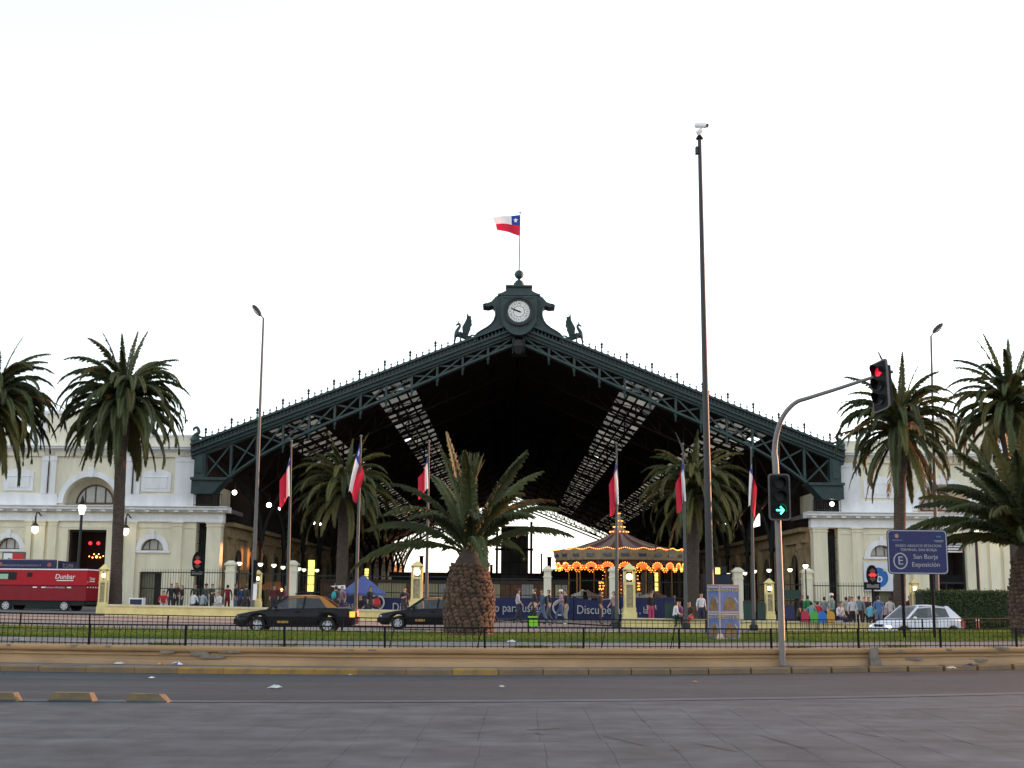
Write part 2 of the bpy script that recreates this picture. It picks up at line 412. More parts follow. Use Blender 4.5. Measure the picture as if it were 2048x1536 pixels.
mb.build('broken_stump', M_patch, wall)
# strip behind the wall: path, lawn, path
sheet('lawn_path', M_path, XS, lambda x: wallY(x) + .31, lambda x: fenceY(x) + .6, .44, 2)
lw = [-34, -22, -16, -12, -8, -4, 0, 4, 8, 12, 16, 22, 34]
gA = fit([G(0, 1272, .45), G(500, 1279, .45), G(1000, 1284, .45), G(1500, 1284, .45), G(2048, 1282, .45)])
gB = fit([G(0, 1268, .45), G(500, 1271, .45), G(1000, 1270, .45), G(1500, 1271, .45), G(2048, 1262, .45)])
sheet('lawn', M_lawn, XS, gA, gB, lambda x, y: .448)
sheet('verge', M_lawn, XS, lambda x: fenceY(x) - .5 - 2.6 * max(0, min(1, -x / 12)), lambda x: fenceY(x) + .45, .452)
random.seed(11)
gb = MB()
def blade(x, y, z, h):
    a = random.uniform(0, 2 * pi); d = random.uniform(.3, .9) * h; wd = random.uniform(.010, .022)
    c, s = math.cos(a), math.sin(a); b = random.uniform(0, 2 * pi); dx, dy = d * math.cos(b), d * math.sin(b)
    gb.face([(x - c * wd, y - s * wd, z), (x + c * wd, y + s * wd, z), (x + dx * .45 + c * wd * .6, y + dy * .45 + s * wd * .6, z + h * .65), (x + dx, y + dy, z + h)])
for i in range(42000):
    x = random.uniform(-15, 19); t = random.random() ** .8; y = gA(x) + (gB(x) - gA(x)) * t
    nz = math.sin(x * 1.7) + math.sin(x * .6 + y * 2.1) + random.uniform(-1, 1)
    if t < .07 and nz < .3: continue
    blade(x, y + random.uniform(-.06, .06), .447, random.uniform(.04, .10) + (.03 if nz > 1.2 else 0))
for i in range(9000):
    x = random.uniform(-18, 20); y = fenceY(x) + random.uniform(-.55, .4) - 2.4 * random.random() * max(0, min(1, -x / 12))
    blade(x, y, .45, random.uniform(.04, .13))
for i in range(9000):
    x = random.uniform(-14, 17)
    k = math.sin(x * 2.3) + math.sin(x * .83 + 1) + .8 * math.sin(x * 5.1)
    if k < .2 and random.random() < (.93 if x > -4 else .6): continue
    blade(x, wallY(x) + .3 + abs(random.gauss(0, .12)), .445, random.uniform(.03, .09) * (1.6 if k > 1.2 else 1))
o = gb.build('grass', M_blade); tag(o, 'short green grass and weeds on the lawn strip behind the wall', 'grass', kind='stuff')
# iron fences: every upright a part
def iron_fence(label, yf, z0, h, x0, x1, step, lean=()):
    t = thing('iron_fence', label, 'fence', (0, yf(0), z0), group='low iron fences round the lawn')
    mb = MB(); n = 60; xs = [x0 + (x1 - x0) * i / n for i in range(n + 1)]
    for nm, zz, rr in (('top_rail', h, .017), ('bottom_rail', .05, .010), ('middle_rail', h * .78, .007)):
        m2 = MB(); m2.tube([(x, yf(x) + (.004 if nm != 'top_rail' else 0), z0 + zz + .006 * math.sin(x * .9)) for x in xs], rr, 6); m2.build(nm, M_black, t)
    bm_ = MB(); bm_.tube([(0, 0, 0), (0, 0, h)], .0075, 5); bar = bm_.mesh('bar', M_black)
    pm = MB(); pm.bb(-.022, .022, -.022, .022, -.1, h + .012); post = pm.mesh('post', M_black)
    x = x0; i = 0
    while x < x1:
        ispost = i % 16 == 0
        loc = Vector((x, yf(x), z0)) - WL[t.name]
        place('post' if ispost else 'bar', post if ispost else bar, t, loc=loc, rot=(random.gauss(0, .015), random.gauss(0, .02), 0))
        x += step; i += 1
    for px in lean:
        q = Vector(((px - 1024) / 2500 * yf(0), 0, 0)); m3 = MB(); m3.tube([(q.x, yf(q.x) - .01, z0), (q.x + .1, yf(q.x) - .01, z0 + h * .98)], .011, 6); m3.build('stay', M_black, t)
random.seed(3)
iron_fence('low black iron fence standing on the ochre wall beside the near road', lambda x: wallY(x) + .17, .49, .43, -13, 15.5, .13, (790, 960, 1205, 1345))
iron_fence('low black iron fence on the far edge of the lawn beside the passing taxis', lambda x: fenceY(x), .44, .46, -18.5, 20, .17)
# far road and forecourt
LW = [G(190, 1231, gz(-24)), G(890, 1246, gz(-3))]
leftW = lambda x: LW[0].y + (LW[1].y - LW[0].y) * (x - LW[0].x) / (LW[1].x - LW[0].x)
rightY = G(1400, 1257, gz(9)).y
sl_ = lambda off: (lambda x, y: gz(x) + off)
kerb2 = lambda x: fenceY(x) + .55
sheet('far_road', M_road2, XS, lambda x: kerb2(x), cst(100), sl_(0.0), 3)
sheet('lawn_kerb', M_kerb, XS, lambda x: fenceY(x) + .44, lambda x: kerb2(x) + .05, lambda x, y: .455)
sheet('lawn_kerb_face', M_kerb, XS, lambda x: kerb2(x) + .05, lambda x: kerb2(x) + .06, lambda x, y: .455 if y < kerb2(x) + .055 else -.5)
sheet('red_pavement', M_brickpave, [-60 + i * 1.0 for i in range(56)], lambda x: leftW(x) - 9.5, lambda x: leftW(x) + .1, sl_(.03))
sheet('forecourt', M_plaza, XS, lambda x: (leftW(x) + .2) if x < 0 else rightY + .2 + max(0, 6 - x) * 1.5, cst(93.5), sl_(.06))
sheet('hall_floor', M_plaza, [-40, -30, -20, -10, 0, 10, 20, 30, 40], cst(93.4), cst(330), sl_(.02))
# ================================================================== station: two wings, iron hall, clock
AX = 0.47; YF = 93.0
def arc(c, z, r, a0=0.0, a1=pi, n=20): return [(c + r * math.cos(a0 + (a1 - a0) * i / n), z + r * math.sin(a0 + (a1 - a0) * i / n)) for i in range(n + 1)]
ZC, ZU, ZP, ZA = 7.85, 12.3, 13.3, 15.0
def wing(sx, label):
    t = thing('station_wing', label, 'building', (AX + sx * 36, YF, gz(sx * 36)))
    X = lambda d: AX + sx * d
    def bx(mb, d0, d1, y0, y1, z0, z1):
        a, b = sorted((X(d0), X(d1))); return mb.bb(a, b, y0, y1, z0, z1)
    def part(name, mt, fn, parent=None, smooth=False):
        mb = MB(); fn(mb); return mb.build(name, mt, parent or t, smooth)
    def pl(pts): return [(X(d), z) for d, z in pts]
    def holes(mb, d0, d1, z0, z1, ops, y, th):
        cur = d0
        for (a, b, za, zb, ar) in sorted(ops):
            if a > cur: bx(mb, cur, a, y, y + th, z0, z1)
            if za > z0: bx(mb, a, b, y, y + th, z0, za)
            if ar:
                c, r = (a + b) / 2, (b - a) / 2
                mb.prism(pl([(a, z1), (a, zb)] + arc(c, zb, r, pi, 0)[1:-1] + [(b, zb), (b, z1)]), y, y + th)
            elif zb < z1: bx(mb, a, b, y, y + th, zb, z1)
            cur = b
        if cur < d1: bx(mb, cur, d1, y, y + th, z0, z1)
    D1 = 46.0; AC = 31.8
    # --- walls
    low_ops = [(26.1, 27.75, -1, 3.05 if sx < 0 else 2.2, False), (30.35, 33.2, -1, 6.1, False), (36.7, 38.4, -1, 3.0, False)]
    for a_, b_ in ((23.75, 30.35), (33.2, D1)):
        part('lower_wall', M_cream, lambda m: holes(m, a_, b_, -1, 3.9, [o for o in low_ops if a_ <= o[0] < b_ and o[3] < 3.9], YF, .7))
    part('lower_wall', M_cream, lambda m: holes(m, 23.75, D1, 3.9, 6.72, [(26.05, 27.75, 4.62, 4.62, True), (30.35, 33.2, 3.9, 6.1, False), (36.65, 38.35, 4.62, 4.62, True)], YF, .7))
    part('entablature', M_white, lambda m: (bx(m, 21.75, D1, YF - .10, YF + .7, 6.72, 7.25), bx(m, 21.7, D1, YF - .16, YF - .1, 6.72, 6.82)))
    part('frieze', M_cream_up, lambda m: bx(m, 21.75, D1, YF - .06, YF + .7, 7.25, 7.42))
    cor = [(0, 7.42), (-.30, 7.42), (-.34, 7.55), (-.62, 7.58), (-.64, 7.72), (-.74, 7.80), (-.74, 7.85), (.7, 7.85), (.7, 7.42)]
    def cornice(m, d0, d1, prof):
        a, b = sorted((X(d0), X(d1))); n = len(prof)
        vs = [(a, YF + y, z) for y, z in prof] + [(b, YF + y, z) for y, z in prof]
        m.add(vs, [tuple(range(n)), tuple(range(2 * n - 1, n - 1, -1))] + [(i, n + i, n + (i + 1) % n, (i + 1) % n) for i in range(n)])
    co = part('cornice', M_white, lambda m: cornice(m, 21.35, D1, cor))
    mm = MB(); mm.bb(-.17, .17, -.5, 0, -.13, 0); mod = mm.mesh('modillion', M_white)
    d = 21.9
    while d < 40: place('modillion', mod, co, loc=Vector((X(d), YF - .06, 7.555))); d += 1.08
    # portico pillar, dark slit and its iron grille
    def pil(m, d0, d1, yb, yf_, z0, z1, base=.55, cap=.32):
        bx(m, d0, d1, yf_, yb, z0, z1 - cap); bx(m, d0 - .06, d1 + .06, yf_ - .06, yb, z0, z0 + base)
        bx(m, d0 - .05, d1 + .05, yf_ - .05, yb, z1 - cap, z1 - cap + .08); bx(m, d0 - .02, d1 + .02, yf_ - .02, yb, z1 - cap + .081, z1 - .1); bx(m, d0 - .09, d1 + .09, yf_ - .09, yb, z1 - .1, z1 - .002)
    part('pillar', M_cream, lambda m: pil(m, 21.9, 22.95, YF + .9, YF - .05, -.6, 6.72))
    part('passage_shade_sheet', mat('passage_shade', (.012, .012, .012), .9), lambda m: bx(m, 22.0, 23.9, YF + 1.0, YF + 1.2, -.6, 6.7))  # near-black sheet close behind the slit, its colour stands in for the passage's shade
    part('passage_side', M_cream, lambda m: bx(m, 23.74, 24.2, YF + .7, YF + 8, -.6, 6.7))
    g = part('grille', M_irond, lambda m: [m.bb(min(X(23.0), X(23.7)), max(X(23.0), X(23.7)), YF + .3, YF + .33, .9 + k * .85, .94 + k * .85) for k in range(7)] + [m.bb(X(23.0 + j * .175) - .012, X(23.0 + j * .175) + .012, YF + .3, YF + .33, 0, 6.2) for j in range(1, 4)])
    # pilasters, lower storey
    for a, b in ((24.75, 25.45), (28.1, 28.85), (29.15, 29.75), (34.0, 34.6), (34.85, 35.6), (35.85, 36.3), (39.0, 39.7), (42.5, 43.2)):
        part('pilaster', M_cream, lambda m: pil(m, a, b, YF, YF - .18, -.6, 6.72))
    part('plinth', M_cream, lambda m: [bx(m, a, b, YF - .08, YF, -.6, .55) for a, b in ((23.8, 24.7), (25.5, 26.1), (27.76, 28.05), (29.8, 30.3), (33.25, 33.95), (36.35, 36.7), (39.75, 42.4))])
    part('string_course', M_cream_up, lambda m: bx(m, 23.9, D1, YF - .05, YF, 6.25, 6.33))
    # lunettes
    for c in (26.9, 37.5):
        a = part('archivolt', M_white, lambda m: (m.ring(pl(arc(c, 4.62, .85)), pl(arc(c, 4.62, 1.22)), YF - .12, YF), bx(m, c - 1.35, c + 1.35, YF - .16, YF + .2, 4.44, 4.60), bx(m, c - .13, c + .13, YF - .2, YF - .12, 5.44, 6.1)))
        wdw = part('lunette_window', M_glassw, lambda m: m.prism(pl(arc(c, 4.62, .86)), YF + .34, YF + .37))
        part('window_frame', M_frame, lambda m: (m.ring(pl(arc(c, 4.62, .78)), pl(arc(c, 4.62, .87)), YF + .27, YF + .335), bx(m, c - .85, c + .85, YF + .27, YF + .335, 4.605, 4.69), bx(m, c - .33, c - .28, YF + .28, YF + .335, 4.69, 5.35), bx(m, c + .28, c + .33, YF + .28, YF + .335, 4.69, 5.35)), wdw)
    # doors
    M_dark = mat('shop_dark', (.02, .016, .014), .8)
    dr = part('shop_front', M_dark, lambda m: (bx(m, 30.2, 33.35, YF + 3.0, YF + 3.1, -.6, 6.4), bx(m, 30.25, 30.34, YF + .7, YF + 3, -.6, 6.4), bx(m, 33.21, 33.3, YF + .7, YF + 3, -.6, 6.4)))
    part('door_frame', M_irond, lambda m: [bx(m, a, b, YF + .45, YF + .55, z0, z1) for a, b, z0, z1 in ((30.35, 30.5, -.6, 6.1), (33.05, 33.2, -.6, 6.1), (30.5, 33.05, 5.95, 6.1), (30.5, 33.05, 2.7, 2.82), (31.7, 31.78, -.6, 2.7))], dr)
    part('fascia_board', M_black, lambda m: bx(m, 30.5, 33.05, YF + .5, YF + .53, 2.83, 3.3), dr)
    if sx < 0:
        part('glow_lamp', glow('warm_glow', (1.0, .42, .10), .9), lambda m: [m.ball((X(31.5) + dx, YF + 1.6, 4.15 + dz), r, 8, 6) for dx, dz, r in ((0, 0, .10), (-.3, -.05, .06), (.28, -.04, .06), (.5, .06, .05), (-.55, .03, .05), (.15, .2, .05), (-.2, .2, .05))], dr)
        part('red_lamp', glow('red_glow', (1.0, .03, .04), .35), lambda m: [m.ball((X(31.55) + dx, YF + 1.2, 5.15), .14, 10, 6) for dx in (-.35, .25)], dr)
        part('interior_drape', mat('red_drape', (.03, .008, .006), .9, var=.3, scale=3), lambda m: bx(m, 30.4, 33.15, YF + 2.8, YF + 2.9, 3.3, 6.0), dr)
        part('sign_print', M_whitepaint, lambda m: [bx(m, 30.6 + k * .24, 30.72 + k * .24, YF + .48, YF + .499, 3.0, 3.1) for k in range(10)], dr)
    else:
        part('louvre', M_white, lambda m: [bx(m, 30.5, 33.05, YF + .46, YF + .5, 5.0 + k * .19, 5.12 + k * .19) for k in range(5)], dr)
    for c0, c1, zt in ((26.1, 27.75, low_ops[0][3]), (36.7, 38.4, 3.0)):
        dd = part('door', M_dark, lambda m: bx(m, c0 - .02, c1 + .02, YF + .5, YF + .56, -.6, zt + .1))
        part('door_leaf', mat('door_olive', (.16, .15, .10), .7, var=.1), lambda m: bx(m, (c0 + c1) / 2 - .2 * sx * sx, c1 - .08, YF + .44, YF + .5, -.6, zt - .1), dd)
        part('door_frame', M_frame, lambda m: (bx(m, c0, c1, YF + .3, YF + .42, zt - .12, zt), bx(m, c0, c0 + .09, YF + .3, YF + .42, -.6, zt - .12), bx(m, c1 - .09, c1, YF + .3, YF + .42, -.6, zt - .12)), dd)
    # --- upper storey
    part('upper_wall', M_cream_up, lambda m: holes(m, 24.0, D1, ZC - .0, 11.55, [(AC - 2.0, AC + 2.0, ZC - .0, 8.05, True)], YF + .25, .6))
    part('upper_plinth', M_white, lambda m: [bx(m, a, b, YF + .12, YF + .25, ZC, 8.75) for a, b in ((23.95, AC - 2.42), (AC + 2.42, D1))])
    part('niche_arch', M_white, lambda m: m.ring(pl(arc(AC, 8.05, 2.0)), pl(arc(AC, 8.05, 2.42)), YF + .10, YF + .25))
    part('niche_keystone', M_white, lambda m: m.prism(pl([(AC - .16, 10.0), (AC + .16, 10.0), (AC + .26, 10.75), (AC - .26, 10.75)]), YF + .02, YF + .1))
    part('niche_back', M_cream_up, lambda m: (m.prism(pl([(AC - 2.02, ZC)] + arc(AC, 8.05, 2.02, pi, 0) + [(AC + 2.02, ZC)]), YF + 1.5, YF + 1.6)))
    part('niche_soffit', M_cream_up, lambda m: m.ring(pl(arc(AC, 8.05, 2.0)), pl(arc(AC, 8.05, 2.08)), YF + .85, YF + 1.5))
    nw = part('niche_window', M_glassw, lambda m: m.prism(pl(arc(AC, 8.12, 1.42)), YF + 1.42, YF + 1.48))
    part('window_frame', M_frame, lambda m: (m.ring(pl(arc(AC, 8.12, 1.32)), pl(arc(AC, 8.12, 1.43)), YF + 1.34, YF + 1.415), [bx(m, AC + k - .04, AC + k + .04, YF + 1.36, YF + 1.415, 8.13, 8.12 + (1.35 ** 2 - k * k) ** .5) for k in (-.75, 0, .75)], bx(m, AC - 1.4, AC + 1.4, YF + 1.34, YF + 1.415, 8.1, 8.2)), nw)
    for a, b in ((24.0, 25.55), (28.15, 28.6), (28.75, 29.2), (34.45, 34.9), (35.05, 35.5), (38.9, 40.3)):
        part('pilaster', M_white, lambda m: (bx(m, a, b, YF + .1, YF + .25, 8.75, 11.2), bx(m, a - .05, b + .05, YF + .05, YF + .25, 11.2, 11.3), bx(m, a - .03, b + .03, YF + .07, YF + .25, 11.301, 11.55)))
    for c in (26.95, 37.2):
        fr = part('panel_frame', M_white, lambda m: (bx(m, c - 1.1, c + 1.1, YF + .17, YF + .25, 8.95, 10.35), m.prism(pl([(c - 1.1, 10.352), (c + 1.1, 10.352), (c + .75, 10.5), (c, 10.62), (c - .75, 10.5)]), YF + .19, YF + .25)))
        part('panel', M_white, lambda m: (bx(m, c - .8, c + .8, YF + .13, YF + .168, 9.2, 10.0), bx(m, c - .85, c + .85, YF + .10, YF + .168, 10.01, 10.07)), fr)
    part('downpipe', M_dgrey, lambda m: [m.cyl((X(dd), YF + .04, 8.8), (X(dd), YF + .04, 11.1), .045, n=8) for dd in (28.68, 34.98)])
    part('upper_frieze', M_cream_up, lambda m: bx(m, 23.95, D1, YF + .06, YF + .85, 11.55, 11.95))
    part('frieze_ornament', mat('frieze_relief', (.55, .50, .42), .9, var=.2, scale=6), lambda m: [bx(m, dd, dd + .75, YF - .0, YF + .06, 11.62, 11.88) for dd in (24.4, 26.6, 28.3, 30.4, 31.5, 32.6, 34.6, 36.6, 38.4)])
    up_c = [(.85, 11.95), (.0, 11.95), (-.05, 12.05), (-.36, 12.1), (-.38, 12.2), (-.48, 12.25), (-.48, ZU), (.85, ZU)]
    part('upper_cornice', M_white, lambda m: cornice(m, 23.55, D1, up_c))
    part('parapet', M_cream_up, lambda m: (bx(m, 24.0, 27.6, YF + .2, YF + .7, ZU, 13.1), bx(m, 27.6, 36.4, YF + .2, YF + .9, ZU, 13.1), bx(m, 36.4, D1, YF + .2, YF + .7, ZU, 13.1), bx(m, 24.1, 25.4, YF + .12, YF + .2, ZU, 13.1)))
    part('parapet_coping', M_white, lambda m: (bx(m, 23.95, 27.6, YF + .08, YF + .8, 13.1, 13.25), bx(m, 36.4, D1, YF + .08, YF + .8, 13.1, 13.25)))
    part('attic', M_cream_up, lambda m: bx(m, 27.6, 36.4, YF + .25, YF + 1.4, 13.1, 14.75))
    for a, b in ((27.55, 28.6), (35.4, 36.45)): part('attic_pier', M_white, lambda m: bx(m, a, b, YF + .15, YF + .25, ZU, 14.75))
    part('attic_coping', M_white, lambda m: bx(m, 27.45, 36.55, YF + .1, YF + 1.5, 14.75, ZA))
    # body behind
    part('side_wall', M_cream_up, lambda m: (bx(m, 24.0, 24.5, YF + .86, YF + 16, ZC, ZU), bx(m, 24.5, D1, YF + 15.5, YF + 16, -.6, ZU)))
    part('flat_roof', M_side, lambda m: bx(m, 24.2, D1, YF + .8, YF + 16, 12.0, 12.2))
    part('portico_roof', M_side, lambda m: bx(m, 21.6, 24.0, YF + .7, YF + 6, 7.5, 7.8))
    # balcony railing above the portico
    rl = part('railing', M_irond, lambda m: (bx(m, 21.9, 23.95, YF - .3, YF - .26, 8.72, 8.78), bx(m, 21.9, 23.95, YF - .3, YF - .26, 7.98, 8.02)))
    part('railing_bars', M_irond, lambda m: [m.bb(X(21.9 + k * .17) - .02, X(21.9 + k * .17) + .02, YF - .295, YF - .265, 7.86, 8.72) for k in range(13)], rl)
    return t
WLft = wing(-1, 'two-storey cream and white station wing on the left, its doorway behind a tall palm')
WRgt = wing(1, 'two-storey cream and white station wing on the right, above the crowd and white hatchback')
# advert over the right wing's door
ad = thing('shop_banner', 'white square banner with a blue disc over the right wing doorway', 'banner', (P(1760, 1180, YF - .3).x, YF - .3, P(1760, 1180, YF - .3).z))
q0, q1 = P(1729, 1182, YF - .3), P(1786, 1125, YF - .3)
m = MB(); m.bb(q0.x, q1.x, YF - .3, YF - .24, q0.z, q1.z); m.build('sheet', mat('banner_white', (.66, .68, .72), .6, var=.04), ad)
c = P(1757, 1155, YF - .33); m = MB(); m.prism(arc(c.x, c.z, .72, 0, 2 * pi, 32)[:-1], YF - .325, YF - .305); disc = m.build('disc', mat('banner_blue', (.01, .12, .42), .5), ad)
place('lettering', text_mesh('b', .95, M_whitepaint), ad, loc=Vector((c.x + .08, YF - .34, c.z - .05)) - WL[ad.name])
m = MB(); m.prism([(c.x + .45 + .16 * math.cos(a * pi / 4) * (1 if a % 2 else .4), c.z + .55 + .16 * math.sin(a * pi / 4) * (1 if a % 2 else .4)) for a in range(8)], YF - .335, YF - .327); m.build('star', mat('banner_yellow', (.6, .6, .1), .6), ad)
# red and white poster over the far left door
q0, q1 = P(3, 1131, YF - .2), P(52, 1104, YF - .2)
po = thing('shop_sign', 'red and white rectangular sign over the doorway at the far left', 'sign', (q0.x, YF - .2, q0.z))
m = MB(); m.bb(q0.x, q1.x, YF - .2, YF - .12, q0.z - .5, q1.z); m.build('board', M_grey, po)
m = MB(); m.bb(q0.x + .1, q0.x + .75, YF - .22, YF - .202, q0.z - .4, q1.z - .1); m.build('white_field', M_whitepaint, po)
m = MB(); m.bb(q0.x + .76, q1.x - .12, YF - .22, YF - .202, q0.z - .4, q1.z - .1); m.build('red_field', mat('sign_red', (.55, .01, .02), .5), po)
m = MB(); m.prism([(q0.x + .14, q0.z + .3), (q0.x + .5, q0.z + .55), (q0.x + .72, q0.z + .5), (q0.x + .5, q0.z + .3), (q0.x + .7, q0.z + .2), (q0.x + .2, q0.z + .1)], YF - .23, YF - .222); m.build('emblem', M_dgrey, po)

# ------------------------------------------------------------------ iron hall
hall = thing('train_hall', 'vast dark iron train shed with a green lattice gable and skylight strips', 'train shed', (AX, YF, gz(0)))
def zt(d): return 22.02 - .396 * abs(d)
LC = [(0, 1.62), (2.3, 1.70), (4.9, 1.82), (8, 1.98), (11.8, 2.15), (15, 2.28), (17.5, 2.5), (19.4, 2.82), (21.3, 3.45), (22.4, 4.05)]
def zl(d): return zt(d) - float(np.interp(abs(d), [a for a, _ in LC], [b for _, b in LC]))
YT = 92.6
H = lambda mb, name, mt, parent=None, smooth=False: mb.build(name, mt, parent or hall, smooth)
for s in (-1, 1):
    X = lambda d: AX + s * d
    for nm, top, bot, y0, y1, mt in (('roof_edge', .0, .16, 91.75, 94.0, M_iron), ('fascia', .16, .52, 92.0, 93.6, M_irond), ('fascia_moulding', .52, .64, 91.85, 93.5, M_iron), ('frieze_band', .64, .9, 92.1, 93.5, M_iron), ('top_chord', .9, 1.08, 92.35, 93.1, M_iron)):
        mb = MB(); mb.prism([(X(0), zt(0) - top), (X(24.2), zt(24.2) - top), (X(24.2), zt(24.2) - bot), (X(0), zt(0) - bot)], y0, y1); H(mb, nm, mt)
    mb = MB()
    for k in range(86):
        d = .35 + k * .275; mb.beam((X(d), 91.97, zt(d) - .2), (X(d), 91.97, zt(d) - .5), .09, .06)
    tag(H(mb, 'dentils', M_iron), kind='stuff')
    lcb = MB(); dd = [i * .8 for i in range(29)]
    lcb.ring([(X(d), zl(d) + .08) for d in dd], [(X(d), zl(d) - .10) for d in dd], 92.35, 93.1); lc = H(lcb, 'lower_chord', M_iron)
    posts = [.4 + 1.9 * k for k in range(12)]
    pend = MB(); pend.lathe([(.04, -.62), (.10, -.5), (.05, -.42), (.12, -.2), (.16, 0)], n=8); pend_me = pend.mesh('pendant', M_iron, True)
    for k, d in enumerate(posts):
        mb = MB(); mb.beam((X(d), YT, zt(d) - 1.0), (X(d), YT, zl(d)), .17, .3); H(mb, 'post', M_iron, lc)
        if k < 11: place('pendant', pend_me, lc, loc=Vector((X(d), YT, zl(d) - .1)))
        nx = posts[k + 1] if k + 1 < len(posts) else 23.2
        lo = zl(nx) if nx < 23 else 9.95
        mb = MB(); mb.beam((X(d), YT - .05, zt(d) - 1.05), (X(nx), YT - .05, lo), .12, .08); H(mb, 'brace', M_iron, lc)
        mb = MB(); mb.beam((X(d), YT + .06, zl(d) if d < 21 else 9.95), (X(nx), YT + .06, zt(nx) - 1.05), .12, .08); H(mb, 'brace', M_iron, lc)
    # end panel and bracket box
    mb = MB(); mb.bb(min(X(23.15), X(23.95)), max(X(23.15), X(23.95)), 92.3, 93.2, 9.9, zt(23.5) - .95); H(mb, 'end_panel', M_iron)
    mb = MB(); mb.bb(min(X(23.3), X(23.8)), max(X(23.3), X(23.8)), 92.22, 92.3, 10.3, 11.6); H(mb, 'end_panel_field', M_iron)
    bk = MB(); bk.prism([(X(24.0), 9.75), (X(21.55), 9.75), (X(22.35), 8.85), (X(24.0), 8.85)], 91.9, 93.6); H(bk, 'bracket_box', M_iron)
    bk = MB(); bk.prism([(X(24.05), 9.95), (X(21.3), 9.95), (X(21.45), 9.75), (X(24.05), 9.75)], 91.7, 93.8); H(bk, 'bracket_moulding', M_iron)
    bk = MB(); bk.prism([(X(24.0), 8.85), (X(22.3), 8.85), (X(22.4), 8.75), (X(24.0), 8.75)], 91.8, 93.7); H(bk, 'bracket_foot', M_iron)
    # cresting
    cr = MB(); n = 52
    pts = []
    for i in range(n * 4 + 1):
        d = 3.9 + i * .47 / 4
        if d > 23.9: break
        pts.append((d, .13 - .10 * abs(math.sin(pi * (d - 3.9) / .47))))
    cr.ring([(X(d), zt(d) + .0) for d, h in pts], [(X(d), zt(d) + .03 + h) for d, h in pts], 92.1, 92.16); crest = H(cr, 'cresting', M_iron)
    f1 = MB(); f1.lathe([(.05, 0), (.03, .12), (.075, .2), (.02, .32)], n=6); small = f1.mesh('finial', M_iron)
    f2 = MB(); f2.lathe([(.07, 0), (.045, .3), (.11, .42), (.05, .5), (.12, .62), (.03, .78)], n=8); big = f2.mesh('finial', M_iron, True)
    for i in range(43):
        d = 3.9 + i * .47
        place('finial', big if i % 4 == 1 else small, crest, loc=Vector((X(d), 92.13, zt(d) + (.06 if i % 4 == 1 else .1))))
    # acroterion scroll at the eave
    sc = MB(); pts = smoothpts([(X(24.2), 92.4, 12.7), (X(24.0), 92.4, 13.1), (X(23.75), 92.4, 13.35), (X(23.9), 92.4, 13.7), (X(24.15), 92.4, 13.6), (X(24.1), 92.4, 13.45)], 5)
    sc.tube(pts, [.22, .22, .2, .2, .18, .18, .16, .16, .14, .14, .13, .13, .12, .12, .11, .11, .1, .1, .09, .09, .08, .08, .07, .07, .06, .05][:len(pts)], 8)
    sc.ball((X(24.0), 92.4, 12.75), .35, 10, 7); sc.tube(smoothpts([(X(24.0), 92.4, 13.2), (X(23.5), 92.4, 12.95), (X(22.9), 92.4, 13.05)], 5), .09, 6); H(sc, 'scroll', M_iron, smooth=True)
    # roof slabs and skylights
    def zr(d): return 21.5 - .393 * d
    for a, b in ((0, 8.3), (11.4, 15.8), (19.3, 24.3)):
        mb = MB(); mb.prism([(X(a), zr(a)), (X(b), zr(b)), (X(b), zr(b) - .12), (X(a), zr(a) - .12)], 93.6, 253); H(mb, 'roof_slope', M_roofd)
    for (a, b) in ((8.3, 11.4), (15.8, 19.3)):
        sk = MB(); cw = (b - a) / 4
        for j in range(5):
            d = a + j * cw; sk.beam((X(d), 93.6, zr(d) - .05), (X(d), 253, zr(d) - .05), .09, .2, side=(0, 0, 1))
        rows = [93.6 + 3.4 * k for k in range(47)]
        for k, y in enumerate(rows):
            th = .42 if k % 4 else 1.1
            sk.prism([(X(a), zr(a) - .02), (X(b), zr(b) - .02), (X(b), zr(b) - .19), (X(a), zr(a) - .19)], y, y + th)
        sky_p = H(sk, 'skylight', M_roofd)
        M_pane = MATS.get('skylight_glass')
        if not M_pane:
            M_pane = bpy.data.materials.new('skylight_glass'); M_pane.use_nodes = True; MATS['skylight_glass'] = M_pane
            nn = M_pane.node_tree; nn.nodes.clear(); o_ = nn.nodes.new('ShaderNodeOutputMaterial'); tr = nn.nodes.new('ShaderNodeBsdfTransparent')
            oi = nn.nodes.new('ShaderNodeObjectInfo'); rp = nn.nodes.new('ShaderNodeValToRGB')
            rp.color_ramp.elements[0].color = (.05, .043, .04, 1); rp.color_ramp.elements[1].color = (.17, .148, .13, 1)
            gl = nn.nodes.new('ShaderNodeBsdfGlossy'); gl.inputs['Roughness'].default_value = .1; mx = nn.nodes.new('ShaderNodeMixShader'); mx.inputs[0].default_value = .04
            nn.links.new(oi.outputs['Random'], rp.inputs[0]); nn.links.new(rp.outputs[0], tr.inputs[0])
            nn.links.new(tr.outputs[0], mx.inputs[1]); nn.links.new(gl.outputs[0], mx.inputs[2]); nn.links.new(mx.outputs[0], o_.inputs[0])
        rest = MB(); sl_d = cw * .393
        pm = MB(); hw = cw / 2 - .04
        pm.add([(-s * hw, 0, hw * .393), (s * hw, 0, -hw * .393), (s * hw, 2.98, -hw * .393), (-s * hw, 2.98, hw * .393)], [(0, 1, 2, 3)])
        pane = pm.mesh('pane', M_pane); 
        for k, y in enumerate(rows[:-1]):
            for j in range(4):
                d = a + (j + .5) * cw; L = Vector((X(d), y + .42, zr(d) - .03))
                if k < 18:
                    if random.random() < .015: continue
                    place('pane', pane, sky_p, loc=L - WL[sky_p.name])
                else: rest.face([L + Vector(v) for v in pm.v])
        tag(rest.build('far_panes', M_pane, sky_p), kind='stuff')
        # ladder of thin trussing under the skylight
        lad = MB()
